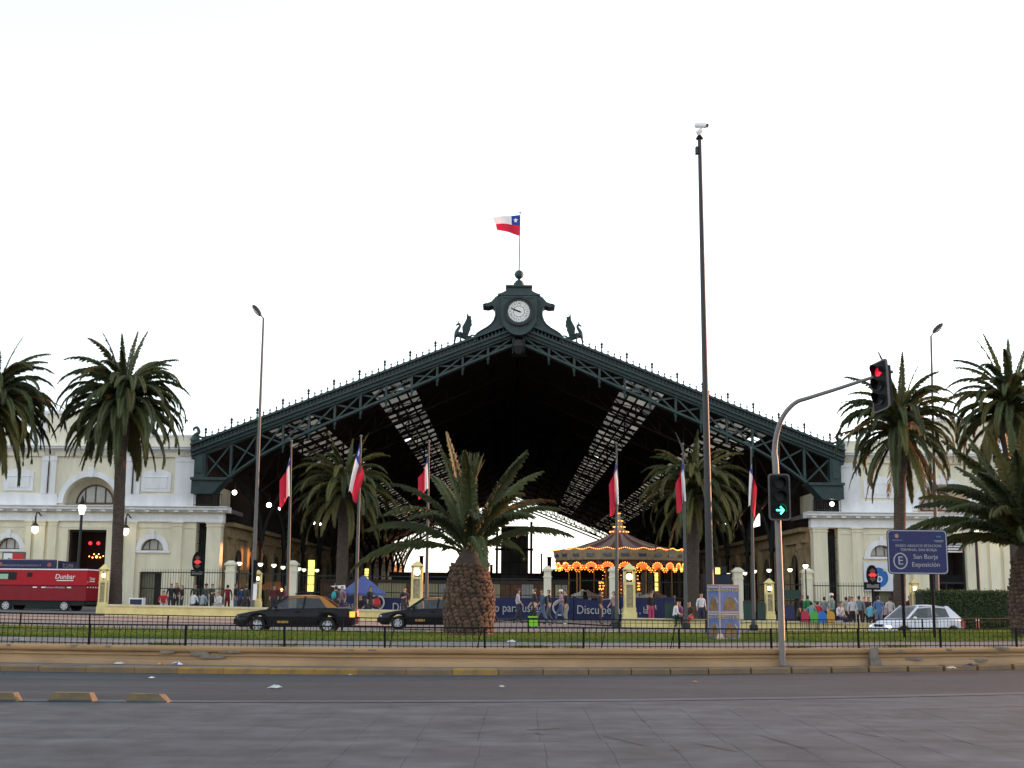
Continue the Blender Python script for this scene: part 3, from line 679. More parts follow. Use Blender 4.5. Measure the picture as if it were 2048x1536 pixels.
        for k in range(0, 47, 2):
            y = 93.6 + 3.4 * k; lad.beam((X(a), y + .5, zr(a) - .6), (X(b), y + 3.9, zr(b) - .6), .07, .07); lad.beam((X(b), y + .5, zr(b) - .6), (X(a), y + 3.9, zr(a) - .6), .07, .07)
        tag(lad.build('roof_bracing', M_roofd, sky_p), kind='stuff')
    # inner trusses
    for k in range(1, 15):
        y = 93.6 + k * 10.7; mb = MB()
        dd2 = [i * 2.0 for i in range(12)]
        mb.ring([(X(d), zl(d) + .05) for d in dd2], [(X(d), zl(d) - .12) for d in dd2], y, y + .2)
        for d in dd2: mb.beam((X(d), y + .1, zr(d) - .1), (X(d), y + .1, zl(d)), .12, .12)
        for i in range(11): mb.beam((X(dd2[i]), y + .1, zr(dd2[i]) - .1), (X(dd2[i + 1]), y + .1, zl(dd2[i + 1])), .09, .09)
        H(mb, 'inner_truss', M_roofd)
        cm = MB(); cm.lathe([(.34, 0), (.34, .6), (.2, .75), (.17, 5.4), (.3, 5.6), (.3, 5.8)], (X(21.15), y, gz(X(21))), 10)
        cm.tube(smoothpts([(X(21.15), y, 5.6), (X(21.3), y, 7.4), (X(21.9), y, 9.0), (X(23.2), y, 10.6), (X(23.9), y, 11.4)], 5), .22, 6)
        cm.tube(smoothpts([(X(21.15), y, 5.7), (X(20.7), y, 7.6), (X(19.8), y, 9.6), (X(18.6), y, 11.3)], 5), .16, 6)
        H(cm, 'column', M_irond, smooth=True)
    # clerestory with open bays
    cl = MB(); y = 93.7
    x0, x1 = sorted((X(23.95), X(24.2)))
    cl.bb(x0, x1, 93.7, 253, 7.2, 8.5); cl.bb(x0, x1, 93.7, 253, 10.0, 12.5)
    y = 93.7; k = 0
    while y < 250:
        o0 = (101.0 + 11 * k) if (k < (1 if s < 0 else 3)) else 253; cl.bb(x0, x1, y, min(o0, 253), 8.5, 10.0); y = o0 + (4.0 if s < 0 else 5.0); k += 1
    if y < 253: cl.bb(x0, x1, y, 253, 8.5, 10)
    H(cl, 'clerestory', M_roofd)
# far gable of the hall: open lattice rafters
mb = MB()
for s in (-1, 1):
    X = lambda d: AX + s * d
    for off in (.35, 1.9, 2.5):
        mb.beam((X(0), 252.8, zt(0) - off), (X(24), 252.8, zt(24) - off), .28, .3)
    for k in range(24): mb.beam((X(k), 252.8, zt(k) - .35), (X(k + .7), 252.8, zt(k + .7) - 1.9), .14, .1); mb.beam((X(k + .7), 252.8, zt(k + .7) - 1.9), (X(k + 1), 252.8, zt(k + 1) - .35), .14, .1)
    mb.beam((X(24.1), 252.8, -1), (X(24.1), 252.8, 13), .6, .6)
H(mb, 'rear_gable', M_irond)

# side arcades along the platforms
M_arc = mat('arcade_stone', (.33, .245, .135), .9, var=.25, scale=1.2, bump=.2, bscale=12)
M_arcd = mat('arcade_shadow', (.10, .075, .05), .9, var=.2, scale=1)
for s, lb in ((-1, 'ochre arcade receding into the hall on the left, its globe lamps lit'), (1, 'ochre arcade receding into the hall on the right behind the lamp posts')):
    ar = thing('side_arcade', lb, 'arcade', (AX + s * 22, 97, gz(s * 22)))
    X = lambda d: AX + s * d
    def bxs(mb, d0, d1, y0, y1, z0, z1):
        a, b = sorted((X(d0), X(d1))); return mb.bb(a, b, y0, y1, z0, z1)
    mb = MB(); bxs(mb, 22.2, 23.6, 96.5, 250, -.6, 6.6); mb.build('wall', M_arc, ar)
    mb = MB(); bxs(mb, 21.7, 23.7, 96.3, 250, 6.6, 6.9); bxs(mb, 21.85, 23.7, 96.4, 250, 5.75, 5.95); mb.build('cornice', M_arc, ar)
    mb = MB(); a0, a1 = X(21.75), X(24)
    mb.add([(a0, 96.3, 6.95), (a1, 96.3, 7.3), (a1, 250, 7.3), (a0, 250, 6.95)], [(0, 1, 2, 3)]); mb.build('lead_roof', mat('lead_roof', (.07, .075, .09), .6, var=.2), ar)
    y = 97.2
    while y < 175:
        mb = MB(); bxs(mb, 21.9, 22.2, y, y + .9, -.6, 5.75); bxs(mb, 21.8, 22.2, y - .1, y + 1.0, 5.3, 5.74); mb.build('pier', M_arc, ar)
        # arched bay: flat face, shade of a recess put into its dark colour
        c, r = y + 2.9, 1.35; a = arc(c, 3.6, r); n = len(a)
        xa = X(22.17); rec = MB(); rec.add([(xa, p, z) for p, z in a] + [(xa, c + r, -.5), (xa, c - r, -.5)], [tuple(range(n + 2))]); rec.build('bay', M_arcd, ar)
        rg = MB(); b = arc(c, 3.6, r + .3)
        vs = [(X(22.08), p, z) for p, z in a] + [(X(22.08), p, z) for p, z in b] + [(X(22.2), p, z) for p, z in b]
        rg.add(vs, [(i, i + 1, n + i + 1, n + i) for i in range(n - 1)] + [(n + i, n + i + 1, 2 * n + i + 1, 2 * n + i) for i in range(n - 1)]); rg.build('arch_ring', M_arc, ar)
        y += 5.5

# ------------------------------------------------------------------ clock
ZZ = lambda yz: P(1037, 400 + yz / 4, 92.6).z
KX = lambda xz: (xz) * .0093 + AX
ck = thing('station_clock', 'green iron clock housing with a white round dial crowning the gable', 'clock', (AX, 92.3, ZZ(1060)))
half = [(0, 705), (100, 705), (104, 718), (92, 725), (110, 742), (140, 757), (168, 765), (168, 778), (190, 790), (225, 828), (262, 842), (282, 850), (282, 864), (235, 868), (206, 858), (190, 872), (182, 905), (184, 940), (196, 975), (216, 1003), (250, 1030), (290, 1052), (325, 1075), (346, 1098), (346, 1150), (0, 1010)]
prof = [(KX(x), ZZ(y)) for x, y in half] + [(KX(-x), ZZ(y)) for x, y in half[::-1][1:-1]]
mb = MB(); mb.prism(prof, 92.0, 93.2); case = mb.build('case', M_iron, ck)
mb = MB(); 
for s in (-1, 1): mb.ring([(KX(s * x), ZZ(y)) for x, y in half[10:25]], [(KX(s * (x + 10)), ZZ(y + 3)) for x, y in half[10:25]], 91.85, 93.35)
mb.build('case_rim', M_iron, case)
mb = MB(); mb.bb(KX(-108), KX(108), 91.8, 93.4, ZZ(712), ZZ(700)); mb.bb(KX(-172), KX(172), 91.85, 93.35, ZZ(780), ZZ(768)); mb.build('ledge', M_iron, case)
sh = [(-145, 795), (145, 795), (145, 930)] + [(145 * math.cos(a), 940 + 165 * math.sin(a)) for a in [pi * i / 16 for i in range(1, 16)]] + [(-145, 930)]
mb = MB(); mb.prism([(KX(x), ZZ(y)) for x, y in sh], 91.45, 92.0); shd = mb.build('shield', M_iron, ck)
sh2 = [(-100, 1040), (100, 1040), (70, 1085), (0, 1112), (-70, 1085)]
mb = MB(); mb.bb(KX(-120), KX(120), 91.38, 91.46, ZZ(812), ZZ(800)); mb.build('shield_lip', M_iron, shd)
mb = MB(); mb.ring([(KX(0) + .98 * math.cos(a), ZZ(920) + .98 * math.sin(a)) for a in [2 * pi * i / 40 for i in range(41)]], [(KX(0) + 1.12 * math.cos(a), ZZ(920) + 1.12 * math.sin(a)) for a in [2 * pi * i / 40 for i in range(41)]], 91.2, 91.45); mb.build('bezel', M_irond, ck)
mb = MB(); mb.ring([(KX(0) + .82 * math.cos(a), ZZ(920) + .82 * math.sin(a)) for a in [2 * pi * i / 40 for i in range(41)]], [(KX(0) + .98 * math.cos(a), ZZ(920) + .98 * math.sin(a)) for a in [2 * pi * i / 40 for i in range(41)]], 91.32, 91.45); mb.build('inner_bezel', M_iron, ck)
mb = MB(); mb.prism(arc(KX(0), ZZ(920), .83, 0, 2 * pi, 40)[:-1], 91.38, 91.5); dial = mb.build('dial', mat('dial_white', (.78, .76, .74), .5), ck)
M_dial = mat('dial_black', (.05, .045, .045), .5)
mb = MB(); mb.ring([(KX(0) + .40 * math.cos(a), ZZ(920) + .40 * math.sin(a)) for a in [2 * pi * i / 40 for i in range(41)]], [(KX(0) + .43 * math.cos(a), ZZ(920) + .43 * math.sin(a)) for a in [2 * pi * i / 40 for i in range(41)]], 91.372, 91.381); mb.build('chapter_ring', M_dial, dial)
for i in range(12):
    a = R(15 + 30 * i); mb = MB(); mb.beam((KX(0) + .43 * math.cos(a), 91.376, ZZ(920) + .43 * math.sin(a)), (KX(0) + .80 * math.cos(a), 91.376, ZZ(920) + .80 * math.sin(a)), .022, .008); mb.build('divider', M_dial, dial)
for i, nme in enumerate(('XII', 'I', 'II', 'III', 'IIII', 'V', 'VI', 'VII', 'VIII', 'IX', 'X', 'XI')):
    a = R(90 - 30 * i)
    o = place('numeral', text_mesh(nme, .21, M_dial, extrude=.003, sx=.75), dial, loc=Vector((KX(0) + .63 * math.cos(a), 91.372, ZZ(920) + .63 * math.sin(a))), rot=(0, R(-90) + a - 0 if False else R(30 * i), 0))
for L, wd, an in ((.62, .075, 294), (.42, .10, 291)):
    a = R(90 - an); c0 = Vector((KX(0), 91.35, ZZ(920))); dv = Vector((math.cos(a), 0, math.sin(a)))
    mb = MB(); mb.beam(c0 - dv * .15, c0 + dv * L, wd, .015); mb.build('hand', M_dial, dial)
mb = MB(); mb.lathe([(.50, ZZ(700)), (.50, ZZ(688)), (.40, ZZ(682)), (.42, ZZ(668)), (.30, ZZ(660)), (.26, ZZ(648)), (.12, ZZ(642)), (.11, ZZ(632))], (AX, 92.6, 0), 16); mb.build('cap', M_iron, ck, True)
mb = MB(); mb.ball((AX, 92.6, ZZ(597)), .345, 18, 12); mb.lathe([(.36, ZZ(600)), (.36, ZZ(594))], (AX, 92.6, 0), 18); mb.build('ball', M_iron, ck, True)
mb = MB(); mb.lathe([(.7, ZZ(1250)), (.25, ZZ(1240)), (.5, ZZ(1180)), (.35, ZZ(1130))], (AX, 92.2, 0), 10); mb.build('apex_pendant', M_irond, ck)
# ------------------------------------------------------------------ winged beasts beside the clock
def skin_mesh(name, verts, edges, radii, mats, sub=1, root=0):
    me = bpy.data.meshes.new(name); me.from_pydata(verts, edges, []); o = bpy.data.objects.new(name, me); col.objects.link(o)
    o.modifiers.new('s', 'SKIN')
    for i, rr in enumerate(radii):
        d = me.skin_vertices[0].data[i]; d.radius = rr if isinstance(rr, tuple) else (rr, rr); d.use_root = (i == root)
    if sub: sm = o.modifiers.new('u', 'SUBSURF'); sm.levels = sub
    dg = bpy.context.evaluated_depsgraph_get(); r = bpy.data.meshes.new_from_object(o.evaluated_get(dg)); r.name = name
    bpy.data.objects.remove(o); bpy.data.meshes.remove(me)
    r.materials.clear()
    for m in mats: r.materials.append(m)
    r.polygons.foreach_set('use_smooth', [True] * len(r.polygons)); return r
gpx = lambda x, y: ((x - 470) * .00193, 0, (1340 - y) * .00193)
gv = [gpx(600, 1010), gpx(430, 960), gpx(380, 900), gpx(460, 760), gpx(540, 660), gpx(510, 560), gpx(450, 570), gpx(350, 640), gpx(345, 1090), gpx(330, 1270), gpx(300, 1400),
      gpx(800, 1080), gpx(830, 1190), gpx(780, 1260), gpx(940, 1120), gpx(960, 1030), gpx(1060, 1010), gpx(1150, 1040)]
ge = [(0, 1), (1, 2), (2, 3), (3, 4), (4, 5), (5, 6), (6, 7), (1, 8), (8, 9), (9, 10), (0, 11), (11, 12), (12, 13), (11, 14), (14, 15), (15, 16), (16, 17)]
gr = [.26, .22, .17, .13, .12, .13, .10, .04, .10, .06, .06, .24, .15, .12, .10, .08, .06, .05]
g_me = skin_mesh('body', gv, ge, gr, [M_iron], 1)
wing_p = [gpx(x, y) for x, y in ((640, 960), (620, 720), (720, 540), (790, 400), (810, 170), (880, 280), (970, 290), (970, 440), (990, 520), (930, 620), (935, 700), (880, 840), (840, 980))]
wm = MB(); wm.prism([(p[0], p[2]) for p in wing_p], -.05, .05); w_me = wm.mesh('wing', M_iron)
em = MB(); em.lathe([(.05, 0), (.005, .22)], n=6); e_me = em.mesh('ear', M_iron)
for s, lb in ((-1, 'green iron winged beast perched on the left slope beside the clock'), (1, 'green iron winged beast perched on the right slope beside the clock')):
    d = 4.55; t = thing('winged_beast', lb, 'statue', (AX + s * d, 92.5, zt(d) + .08), group='winged beasts on the gable')
    sgn = Matrix.Diagonal((-s if s > 0 else 1, 1, 1, 1))
    bo = place('body', g_me, t, loc=(0, 0, 0)); bo.scale = (-1 if s > 0 else 1, 1, 1)
    for yy, rr in ((-.16, .25), (.16, -.25)):
        wo = place('wing', w_me, bo, loc=(0, yy, 0)); wo.rotation_euler = (rr, 0, 0)
    for yy in (-.05, .05):
        p_ = gpx(470, 520); eo = place('ear', e_me, bo, loc=(p_[0], yy, p_[2])); eo.rotation_euler = (0, .2, 0)
# flag on the clock
def flag_mesh(name, wv, h, mode, seed):
    """cloth grid; u along fly, v down the hoist. mode: 'fly' or 'hang'"""
    rnd = random.Random(seed); nu, nv = 60, 40; vs = []; fs = []; ms = []
    for j in range(nv + 1):
        v = j / nv
        for i in range(nu + 1):
            u = i / nu
            vs.append(mode(u, v, rnd))
    k = nu + 1
    for j in range(nv):
        for i in range(nu):
            u, v = (i + .5) / nu, (j + .5) / nv
            fs.append((j * k + i, j * k + i + 1, (j + 1) * k + i + 1, (j + 1) * k + i))
            if v > .5: ms.append(1)
            elif u < .333:
                dx, dy = (u - .1667) * 1.5, v - .25; a = math.atan2(dx, -dy if False else (.25 - v)); rr = math.hypot(dx, dy)
                st = .13 * (math.cos(pi / 5) / max(.3, math.cos((abs(a) % (2 * pi / 5)) - pi / 5))) if False else .06 + .075 * (abs((a / (2 * pi / 5)) % 1 - .5) * 2) ** 2
                ms.append(2 if rr < st else 0)
            else: ms.append(2)
    me = bpy.data.meshes.new(name); me.from_pydata(vs, [], fs)
    for m in (M_fblue, M_fred, M_fwhite): me.materials.append(m)
    me.polygons.foreach_set('material_index', ms); me.polygons.foreach_set('use_smooth', [True] * len(fs)); return me
M_fblue = mat('flag_blue', (.015, .05, .30), .8, trans=.25); M_fred = mat('flag_red', (.56, .012, .045), .8, trans=.25); M_fwhite = mat('flag_white', (.78, .78, .80), .8, trans=.25)
pz0, pz1 = ZZ(560), ZZ(100)
fp = thing('roof_flagpole', 'slim flagpole rising from the ball on top of the clock', 'flagpole', (AX, 92.6, pz0))
mb = MB(); mb.tube([(AX, 92.6, pz0), (AX + .04, 92.6, pz1)], [.05, .03], 8); mb.build('pole', M_grey, fp)
mb = MB(); mb.ball((AX + .04, 92.6, pz1), .07, 8, 6); mb.build('finial', M_grey, fp)
def fly(u, v, r):
    L = 1.95; x = -L * u * (1 - .10 * v); z = -v * 1.66 * (1 - .28 * u) - .25 * u * (1 - v) * (.35 + .65 * u) + .05 * u * v
    if v < .5: x -= .35 * max(0, u - .6) * (1 - 2 * v)
    return (x, .16 * math.sin(6.5 * u + 1.5 * v) * u ** .5, z)
o = place('flag', flag_mesh('flag', 2, 1.66, fly, 1), None, loc=(AX + .02, 92.6, pz1 - .2)); tag(o, 'red, white and blue star flag flying above the station clock', 'flag')
# ================================================================== palms
random.seed(21)
M_frond = mat('palm_frond', (.034, .050, .014), .62, color2=(.070, .082, .020), scale=1.2, rnd=.3, trans=.12)
M_frond2 = mat('palm_frond_olive', (.072, .078, .016), .7, color2=(.115, .095, .022), scale=1.5, rnd=.3, trans=.15)
M_dry = mat('palm_frond_dry', (.17, .09, .03), .85, color2=(.24, .13, .045), scale=2, rnd=.25, trans=.2)
M_bark = mat('palm_bark', (.085, .060, .045), .95, color2=(.045, .032, .026), scale=5, bump=.5, bscale=18, stretch=(1, 1, 2.5))
M_boot = mat('palm_boot', (.17, .095, .058), .95, color2=(.05, .033, .025), scale=6, bump=.4, bscale=25, rnd=.3)
M_fruit = mat('palm_fruit', (.42, .19, .03), .8, color2=(.30, .13, .03), scale=8)
def frond_mesh(a0, droop, seed, pairs=92, wl=.112, rag=.0, mt=None, lw=.0052):
    rnd = random.Random(seed); n = 16; pts = []; p = Vector((0, 0, 0)); pts.append(p.copy()); angs = [a0]
    tw = rnd.uniform(-.25, .25)
    for i in range(n):
        s = (i + .5) / n; a = a0 - droop * s ** 1.25
        p = p + Vector((math.cos(a), math.sin(tw) * s * .35, math.sin(a))) / n; pts.append(p.copy()); angs.append(a)
    mb = MB(); mb.tube(pts, [.011 * (1 - .85 * i / n) + .0012 for i in range(n + 1)], 4, cap=False)
    for k in range(pairs):
        s = .10 + .90 * (k + rnd.random() * .6) / pairs
        f = s * n; i = min(n - 1, int(f)); b = pts[i].lerp(pts[i + 1], f - i); t = (pts[i + 1] - pts[i]).normalized()
        sidev = t.cross(Vector((0, 0, 1)));
        sidev = sidev.normalized() if sidev.length > .05 else Vector((0, 1, 0)); nv = sidev.cross(t).normalized()
        ll = wl * (max(0.02, math.sin(pi * (.10 + .86 * s))) ** .65) * rnd.uniform(.8, 1.1)
        for sg in (-1, 1):
            if rag and rnd.random() < rag: continue
            fwd = 1.15 + .6 * s + rnd.uniform(-.15, .15)
            dv = (t * fwd + sidev * sg * (1.0 - .25 * s) + nv * rnd.uniform(.12, .42)).normalized()
            tip = b + dv * ll + Vector((0, 0, -.62 * ll * rnd.uniform(.4, 1.2))); mid = b + dv * ll * .5
            wv = dv.cross(nv).normalized() * lw
            mb.face([b - wv * .5, b + wv * .5, mid + wv, tip]); mb.face([b - wv * .5, mid + wv, tip, mid - wv])
    return mb.mesh('frond', mt or M_frond, fixn=False)
YOUNG = [(a0, [frond_mesh(R(a0), R(dr * f), 500 + a0 * 3 + j, pairs=135, wl=.135, lw=.0034) for j, f in ((0, .8), (1, 1.0), (2, 1.25))], [frond_mesh(R(a0), R(dr * f), 700 + a0 + j, pairs=135, wl=.135, lw=.0034, mt=M_frond2) for j, f in ((0, .9), (1, 1.1))]) for a0, dr in ((87, 10), (79, 28), (69, 50), (57, 70), (42, 76), (27, 70))]
VAR = []      # (elevation deg, [meshes])
for a0, dr in ((86, 24), (82, 95), (74, 130), (60, 142), (42, 134), (22, 116), (0, 92), (-24, 62), (-48, 35)):
    VAR.append((a0, [frond_mesh(R(a0), R(dr * f), a0 * 7 + j) for j, f in ((0, .85), (1, 1.0), (2, 1.15))], [frond_mesh(R(a0), R(dr * f), a0 * 9 + j, mt=M_frond2) for j, f in ((0, .9), (1, 1.1))]))
DRY = [frond_mesh(R(a0), R(dr), 300 + a0, pairs=36, rag=.35, mt=M_dry) for a0, dr in ((60, 70), (20, 60), (-50, 30))]
def palm(label, px, py, Y, L, mix, trunk_r, olive=.15, dry=.03, lean=0.0, fruit=(), base_z=None, group='palm trees round the forecourt', seed=0, var=None, trunk=True, spike=False, basepx=None, dryset=()):
    rnd = random.Random(seed + 5)
    h = P(px, py, Y); bx_ = h.x if basepx is None else P(basepx, 1190, Y).x
    zb = base_z if base_z is not None else gz(bx_) + .05
    t = thing('palm_tree', label, 'palm tree', (bx_, Y, zb), group=group)
    T = WL[t.name]
    if trunk:
        mb = MB(); n = 26; pts = []; rad = []
        for i in range(n + 1):
            f = i / n; pts.append((bx_ + (h.x - bx_) * f, Y, zb - .3 + (h.z - .15 - zb + .3) * f))
            r = trunk_r * (1.18 - .2 * min(1, f * 6)) if f < .17 else trunk_r * (.98 - .08 * f)
            if f > .78: r *= 1 + 1.0 * (f - .78) / .22 * (1 if f < .93 else .7)
            rad.append(r * (1 + .035 * (i % 2)))
        mb.tube(pts, rad, 12); mb.build('trunk', M_bark, t, True)
    g = 2.399963; k = 0
    for vi, cnt in mix:
        el, ms, ms2 = (var or VAR)[vi]
        a00 = rnd.uniform(0, 6)
        for j in range(cnt):
            az = a00 + j * g + rnd.uniform(-.18, .18); k += 1
            u = rnd.random()
            me = rnd.choice(DRY) if (u < dry and vi >= 4) else (rnd.choice(ms2) if rnd.random() < olive + (.08 if vi >= 6 else 0) else rnd.choice(ms))
            o = place('frond', me, t, loc=h + Vector((math.cos(az) * .12, math.sin(az) * .12, -.03 * vi)) - T)
            s = L * rnd.uniform(.86, 1.07); o.scale = (s, s, s); o.rotation_euler = (rnd.uniform(-.10, .10), rnd.uniform(-.09, .09), az)
    for az, el_i, s in dryset:
        o = place('frond', DRY[el_i], t, loc=h - T); o.scale = (L * s,) * 3; o.rotation_euler = (0, 0, az)
    if spike:
        sp = MB()
        for i in range(90):
            a = rnd.uniform(0, 2 * pi); r = rnd.uniform(0, .20); b = Vector((h.x + .5 * r * math.cos(a), Y + .5 * r * math.sin(a), h.z + 1.9)); e = b + Vector((r * math.cos(a) * 1.6, r * math.sin(a) * 1.6, rnd.uniform(.45, .85)))
            sp.tube([b, e], [.018, .006], 3)
        sp.tube([(h.x, Y, h.z - .1), (h.x, Y, h.z + 2.1)], [.12, .06], 8)
        tag(sp.build('spear_leaves', M_frond, t), kind='stuff')
    for (dx, dz, s) in fruit:
        fb = MB()
        for i in range(46):
            a = rnd.uniform(0, 2 * pi); r = abs(rnd.gauss(0, .3)) * s; e = Vector((h.x + dx * 1.15 + r * math.cos(a), Y - .75 + r * math.sin(a) * .6, h.z + dz - abs(rnd.gauss(.35, .28)) * s))
            fb.tube([(h.x + dx * .55, Y - .45, h.z + dz * .6 + .15), (h.x + dx, Y - .7, h.z + dz + .1), e], [.018, .015, .022], 4)
        tag(fb.build('fruit_cluster', M_fruit, t), kind='stuff')
    return t, h
full = [(0, 4), (1, 10), (2, 15), (3, 18), (4, 18), (5, 18), (6, 17), (7, 14), (8, 7)]
palm('tall palm with orange fruit clusters in front of the left wing arch window', 246, 806, 78, 4.9, full, .37, fruit=((.35, .5, 1.1), (-.1, -.35, .9), (.65, .1, .9), (-.6, .55, .6)), seed=1, basepx=232)
palm('tall palm cut by the left edge of the picture', -16, 808, 76, 4.8, full, .37, seed=2)
palm('palm rising behind the two left-hand hanging flags', 690, 985, 83, 4.3, [(0, 3), (1, 9), (2, 13), (3, 15), (4, 14), (5, 13), (6, 11), (7, 8)], .40, olive=.6, seed=3, basepx=682)
palm('palm rising behind the carousel and the dark camera pole', 1386, 985, 81, 4.4, [(0, 3), (1, 9), (2, 13), (3, 16), (4, 16), (5, 14), (6, 12), (7, 8)], .45, olive=.6, seed=4, basepx=1383)
palm('tall palm with browned lower fronds behind the hanging traffic signal', 1800, 860, 66, 4.2, [(0, 4), (1, 9), (2, 12), (3, 13), (4, 13), (5, 13), (6, 12), (7, 8), (8, 4)], .33, olive=.45, dry=.3, seed=5, fruit=((.1, .2, .5), (-.15, .15, .4)), basepx=1795)
palm('tall palm at the right edge behind the short palm', 2020, 822, 74, 4.7, [(0, 4), (1, 9), (2, 12), (3, 14), (4, 13), (5, 13), (6, 12), (7, 9), (8, 4)], .48, olive=.3, dry=.06, seed=6)
# short palms with boots on the trunk
def stout(label, px, ybase, yheart, Y, L, mix, seed, rscale=1.0, **k):
    zb = .44
    t, h = palm(label, px, yheart, Y, L, mix, .4, base_z=zb, seed=seed, trunk=False, var=YOUNG, group='stout young palms on the lawn', **k)
    H = h.z - zb - .48
    prof = lambda f: rscale * (.71 + .05 * math.sin(pi * min(1, f * 1.2)) - .20 * max(0, f - .5) / .5)
    mb = MB(); n = 14
    mb.tube([(h.x, Y, zb - .1 + (H + .1) * i / n) for i in range(n + 1)], [prof(i / n) * .90 for i in range(n + 1)], 16); tr = mb.build('trunk', M_bark, t, True)
    nk = MB(); nk.tube([(h.x, Y, zb + H - .1), (h.x, Y, zb + H + .12), (h.x, Y, zb + H + .35), (h.x, Y, h.z + .15)], [prof(1) * .92, prof(1) * .78, prof(1) * .5, .1], 14); nk.build('neck', M_bark, t, True)
    bm_ = MB(); pr = [(-.5, 0), (-.30, .42), (0, .62), (.30, .42), (.5, 0), (.22, -.4), (0, -.5), (-.22, -.4)]
    vs = [(x * .22, .02, z * .15) for x, z in pr] + [(x * .19, -.02 - .035 * (z + .5), z * .12 + .02) for x, z in pr] + [(0, -.045, .0)]
    nn = len(pr); bm_.add(vs, [(i, (i + 1) % nn, nn + (i + 1) % nn, nn + i) for i in range(nn)] + [(nn + i, nn + (i + 1) % nn, 2 * nn) for i in range(nn)])
    bme = bm_.mesh('leaf_base', M_boot); rnd = random.Random(seed)
    rows = 19
    for r in range(rows):
        f = (r + .5) / rows; rad = prof(f) * .90; cnt = 21
        for c in range(cnt):
            a = 2 * pi * (c + (.5 if r % 2 else 0)) / cnt + r * .10 + rnd.uniform(-.05, .05)
            if math.sin(a) > .35: continue        # the side away from the street
            o = place('leaf_base', bme, tr, loc=(h.x + math.cos(a) * rad, Y + math.sin(a) * rad, zb + H * f + rnd.uniform(-.02, .02)), rot=(rnd.uniform(-.35, -.1), rnd.uniform(-.25, .25), a + pi / 2))
            s = rnd.uniform(.62, 1.12) * rscale; o.scale = (s * 1.1, s * (1.2 + .8 * f), s * 1.05)
    return t
stout('stout young palm with a pineapple-like trunk on the lawn in the middle', 940, 1270, 1096, 35.6, 3.25, [(0, 1), (1, 4), (2, 6), (3, 7), (4, 5), (5, 3)], 31, spike=True, olive=.08, dryset=((.25, 0, .95),))
stout('stout young palm with arching fronds at the right edge beside the hedge', 2052, 1262, 1085, 38.5, 3.8, [(0, 3), (1, 8), (2, 12), (3, 14), (4, 14), (5, 10)], 32, rscale=.86, olive=.2)
# clipped hedge at the right
random.seed(5)
q0, q1 = P(1846, 1236, 62), P(2075, 1236, 62)
hz0, hz1 = gz(q0.x), P(1950, 1184, 62).z
hedge = thing('clipped_hedge', 'long clipped dark green hedge in front of the right wing', 'hedge', ((q0.x + q1.x) / 2, 62.5, hz0))
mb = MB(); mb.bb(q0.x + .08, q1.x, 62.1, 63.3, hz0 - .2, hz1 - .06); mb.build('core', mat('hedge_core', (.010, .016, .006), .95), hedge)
lf = MB()
def leafy(c, s, mbx, nrm):
    a = random.uniform(0, 2 * pi); u = Vector((random.gauss(0, 1), random.gauss(0, 1), random.gauss(0, 1))).normalized(); v = u.cross(nrm + Vector((.01, .02, .03))).normalized(); u = v.cross(Vector((random.gauss(0, 1), random.gauss(0, 1), random.gauss(0, 1)))).normalized()
    mbx.face([c - u * s, c + v * s * .6, c + u * s, c - v * s * .6])
for i in range(9000):
    top = random.random() < .4
    x = random.uniform(q0.x, q1.x)
    if top: c = Vector((x, random.uniform(62.0, 63.3), hz1 + random.gauss(0, .05))); nrm = Vector((0, 0, 1))
    else: c = Vector((x, 62.05 + random.gauss(0, .05), random.uniform(hz0, hz1))); nrm = Vector((0, -1, 0))
    leafy(c, random.uniform(.03, .065), lf, nrm)
tag(lf.build('leaves', mat('hedge_leaf', (.030, .055, .014), .7, color2=(.055, .085, .02), scale=1.5, trans=.2), hedge), kind='stuff')
# ================================================================== poles, lamps, flags, signals, signs
random.seed(77)
def street_lamp(label, pxb, Y, pxt, pyt, side, head=1.0):
    a = P(pxb, 1190, Y); zb = gz(a.x); top = P(pxt, pyt, Y)
    t = thing('street_lamp', label, 'street lamp', (a.x, Y, zb), group='tall street lamps')
    mb = MB(); mb.tube([(a.x, Y, zb - .3), ((a.x + top.x) / 2, Y, (zb + top.z) / 2), top], [.115, .09, .055], 10); mb.build('pole', M_grey, t, True)
    mb = MB(); mb.tube([top, top + Vector((side * .18, -.05, .22))], [.035, .03], 8); mb.build('arm', M_grey, t)
    c = top + Vector((side * .36, -.1, .42)); mb = MB(); mb.ball((0, 0, 0), 1, 12, 8, .15, .18, .40)
    mb.xf(Matrix.Translation(c) @ Matrix.Rotation(side * R(48 if side > 0 else 38), 4, 'Y')); mb.build('lamp_head', M_dgrey, t, True)
    mb = MB(); mb.ball((0, 0, 0), 1, 10, 6, .10, .12, .30); mb.xf(Matrix.Translation(c + Vector((side * .02, -.05, -.07))) @ Matrix.Rotation(side * R(48 if side > 0 else 38), 4, 'Y')); mb.build('lens', M_glassw, t, True)
    return t
t = street_lamp('tall grey street lamp rising in front of the left end of the gable', 506, 67, 527, 637, -1)
for y0, y1, mt_ in ((1120, 1165, M_black), (1168, 1200, M_whitepaint)):
    p0, p1 = P(508, y1, 67), P(510, y0, 67); mb = MB(); mb.tube([p0, p1], .122, 10); mb.build('pasted_bill', mt_, t)
street_lamp('tall grey street lamp rising over the right wing behind the blue sign', 1873, 67, 1862, 672, 1)
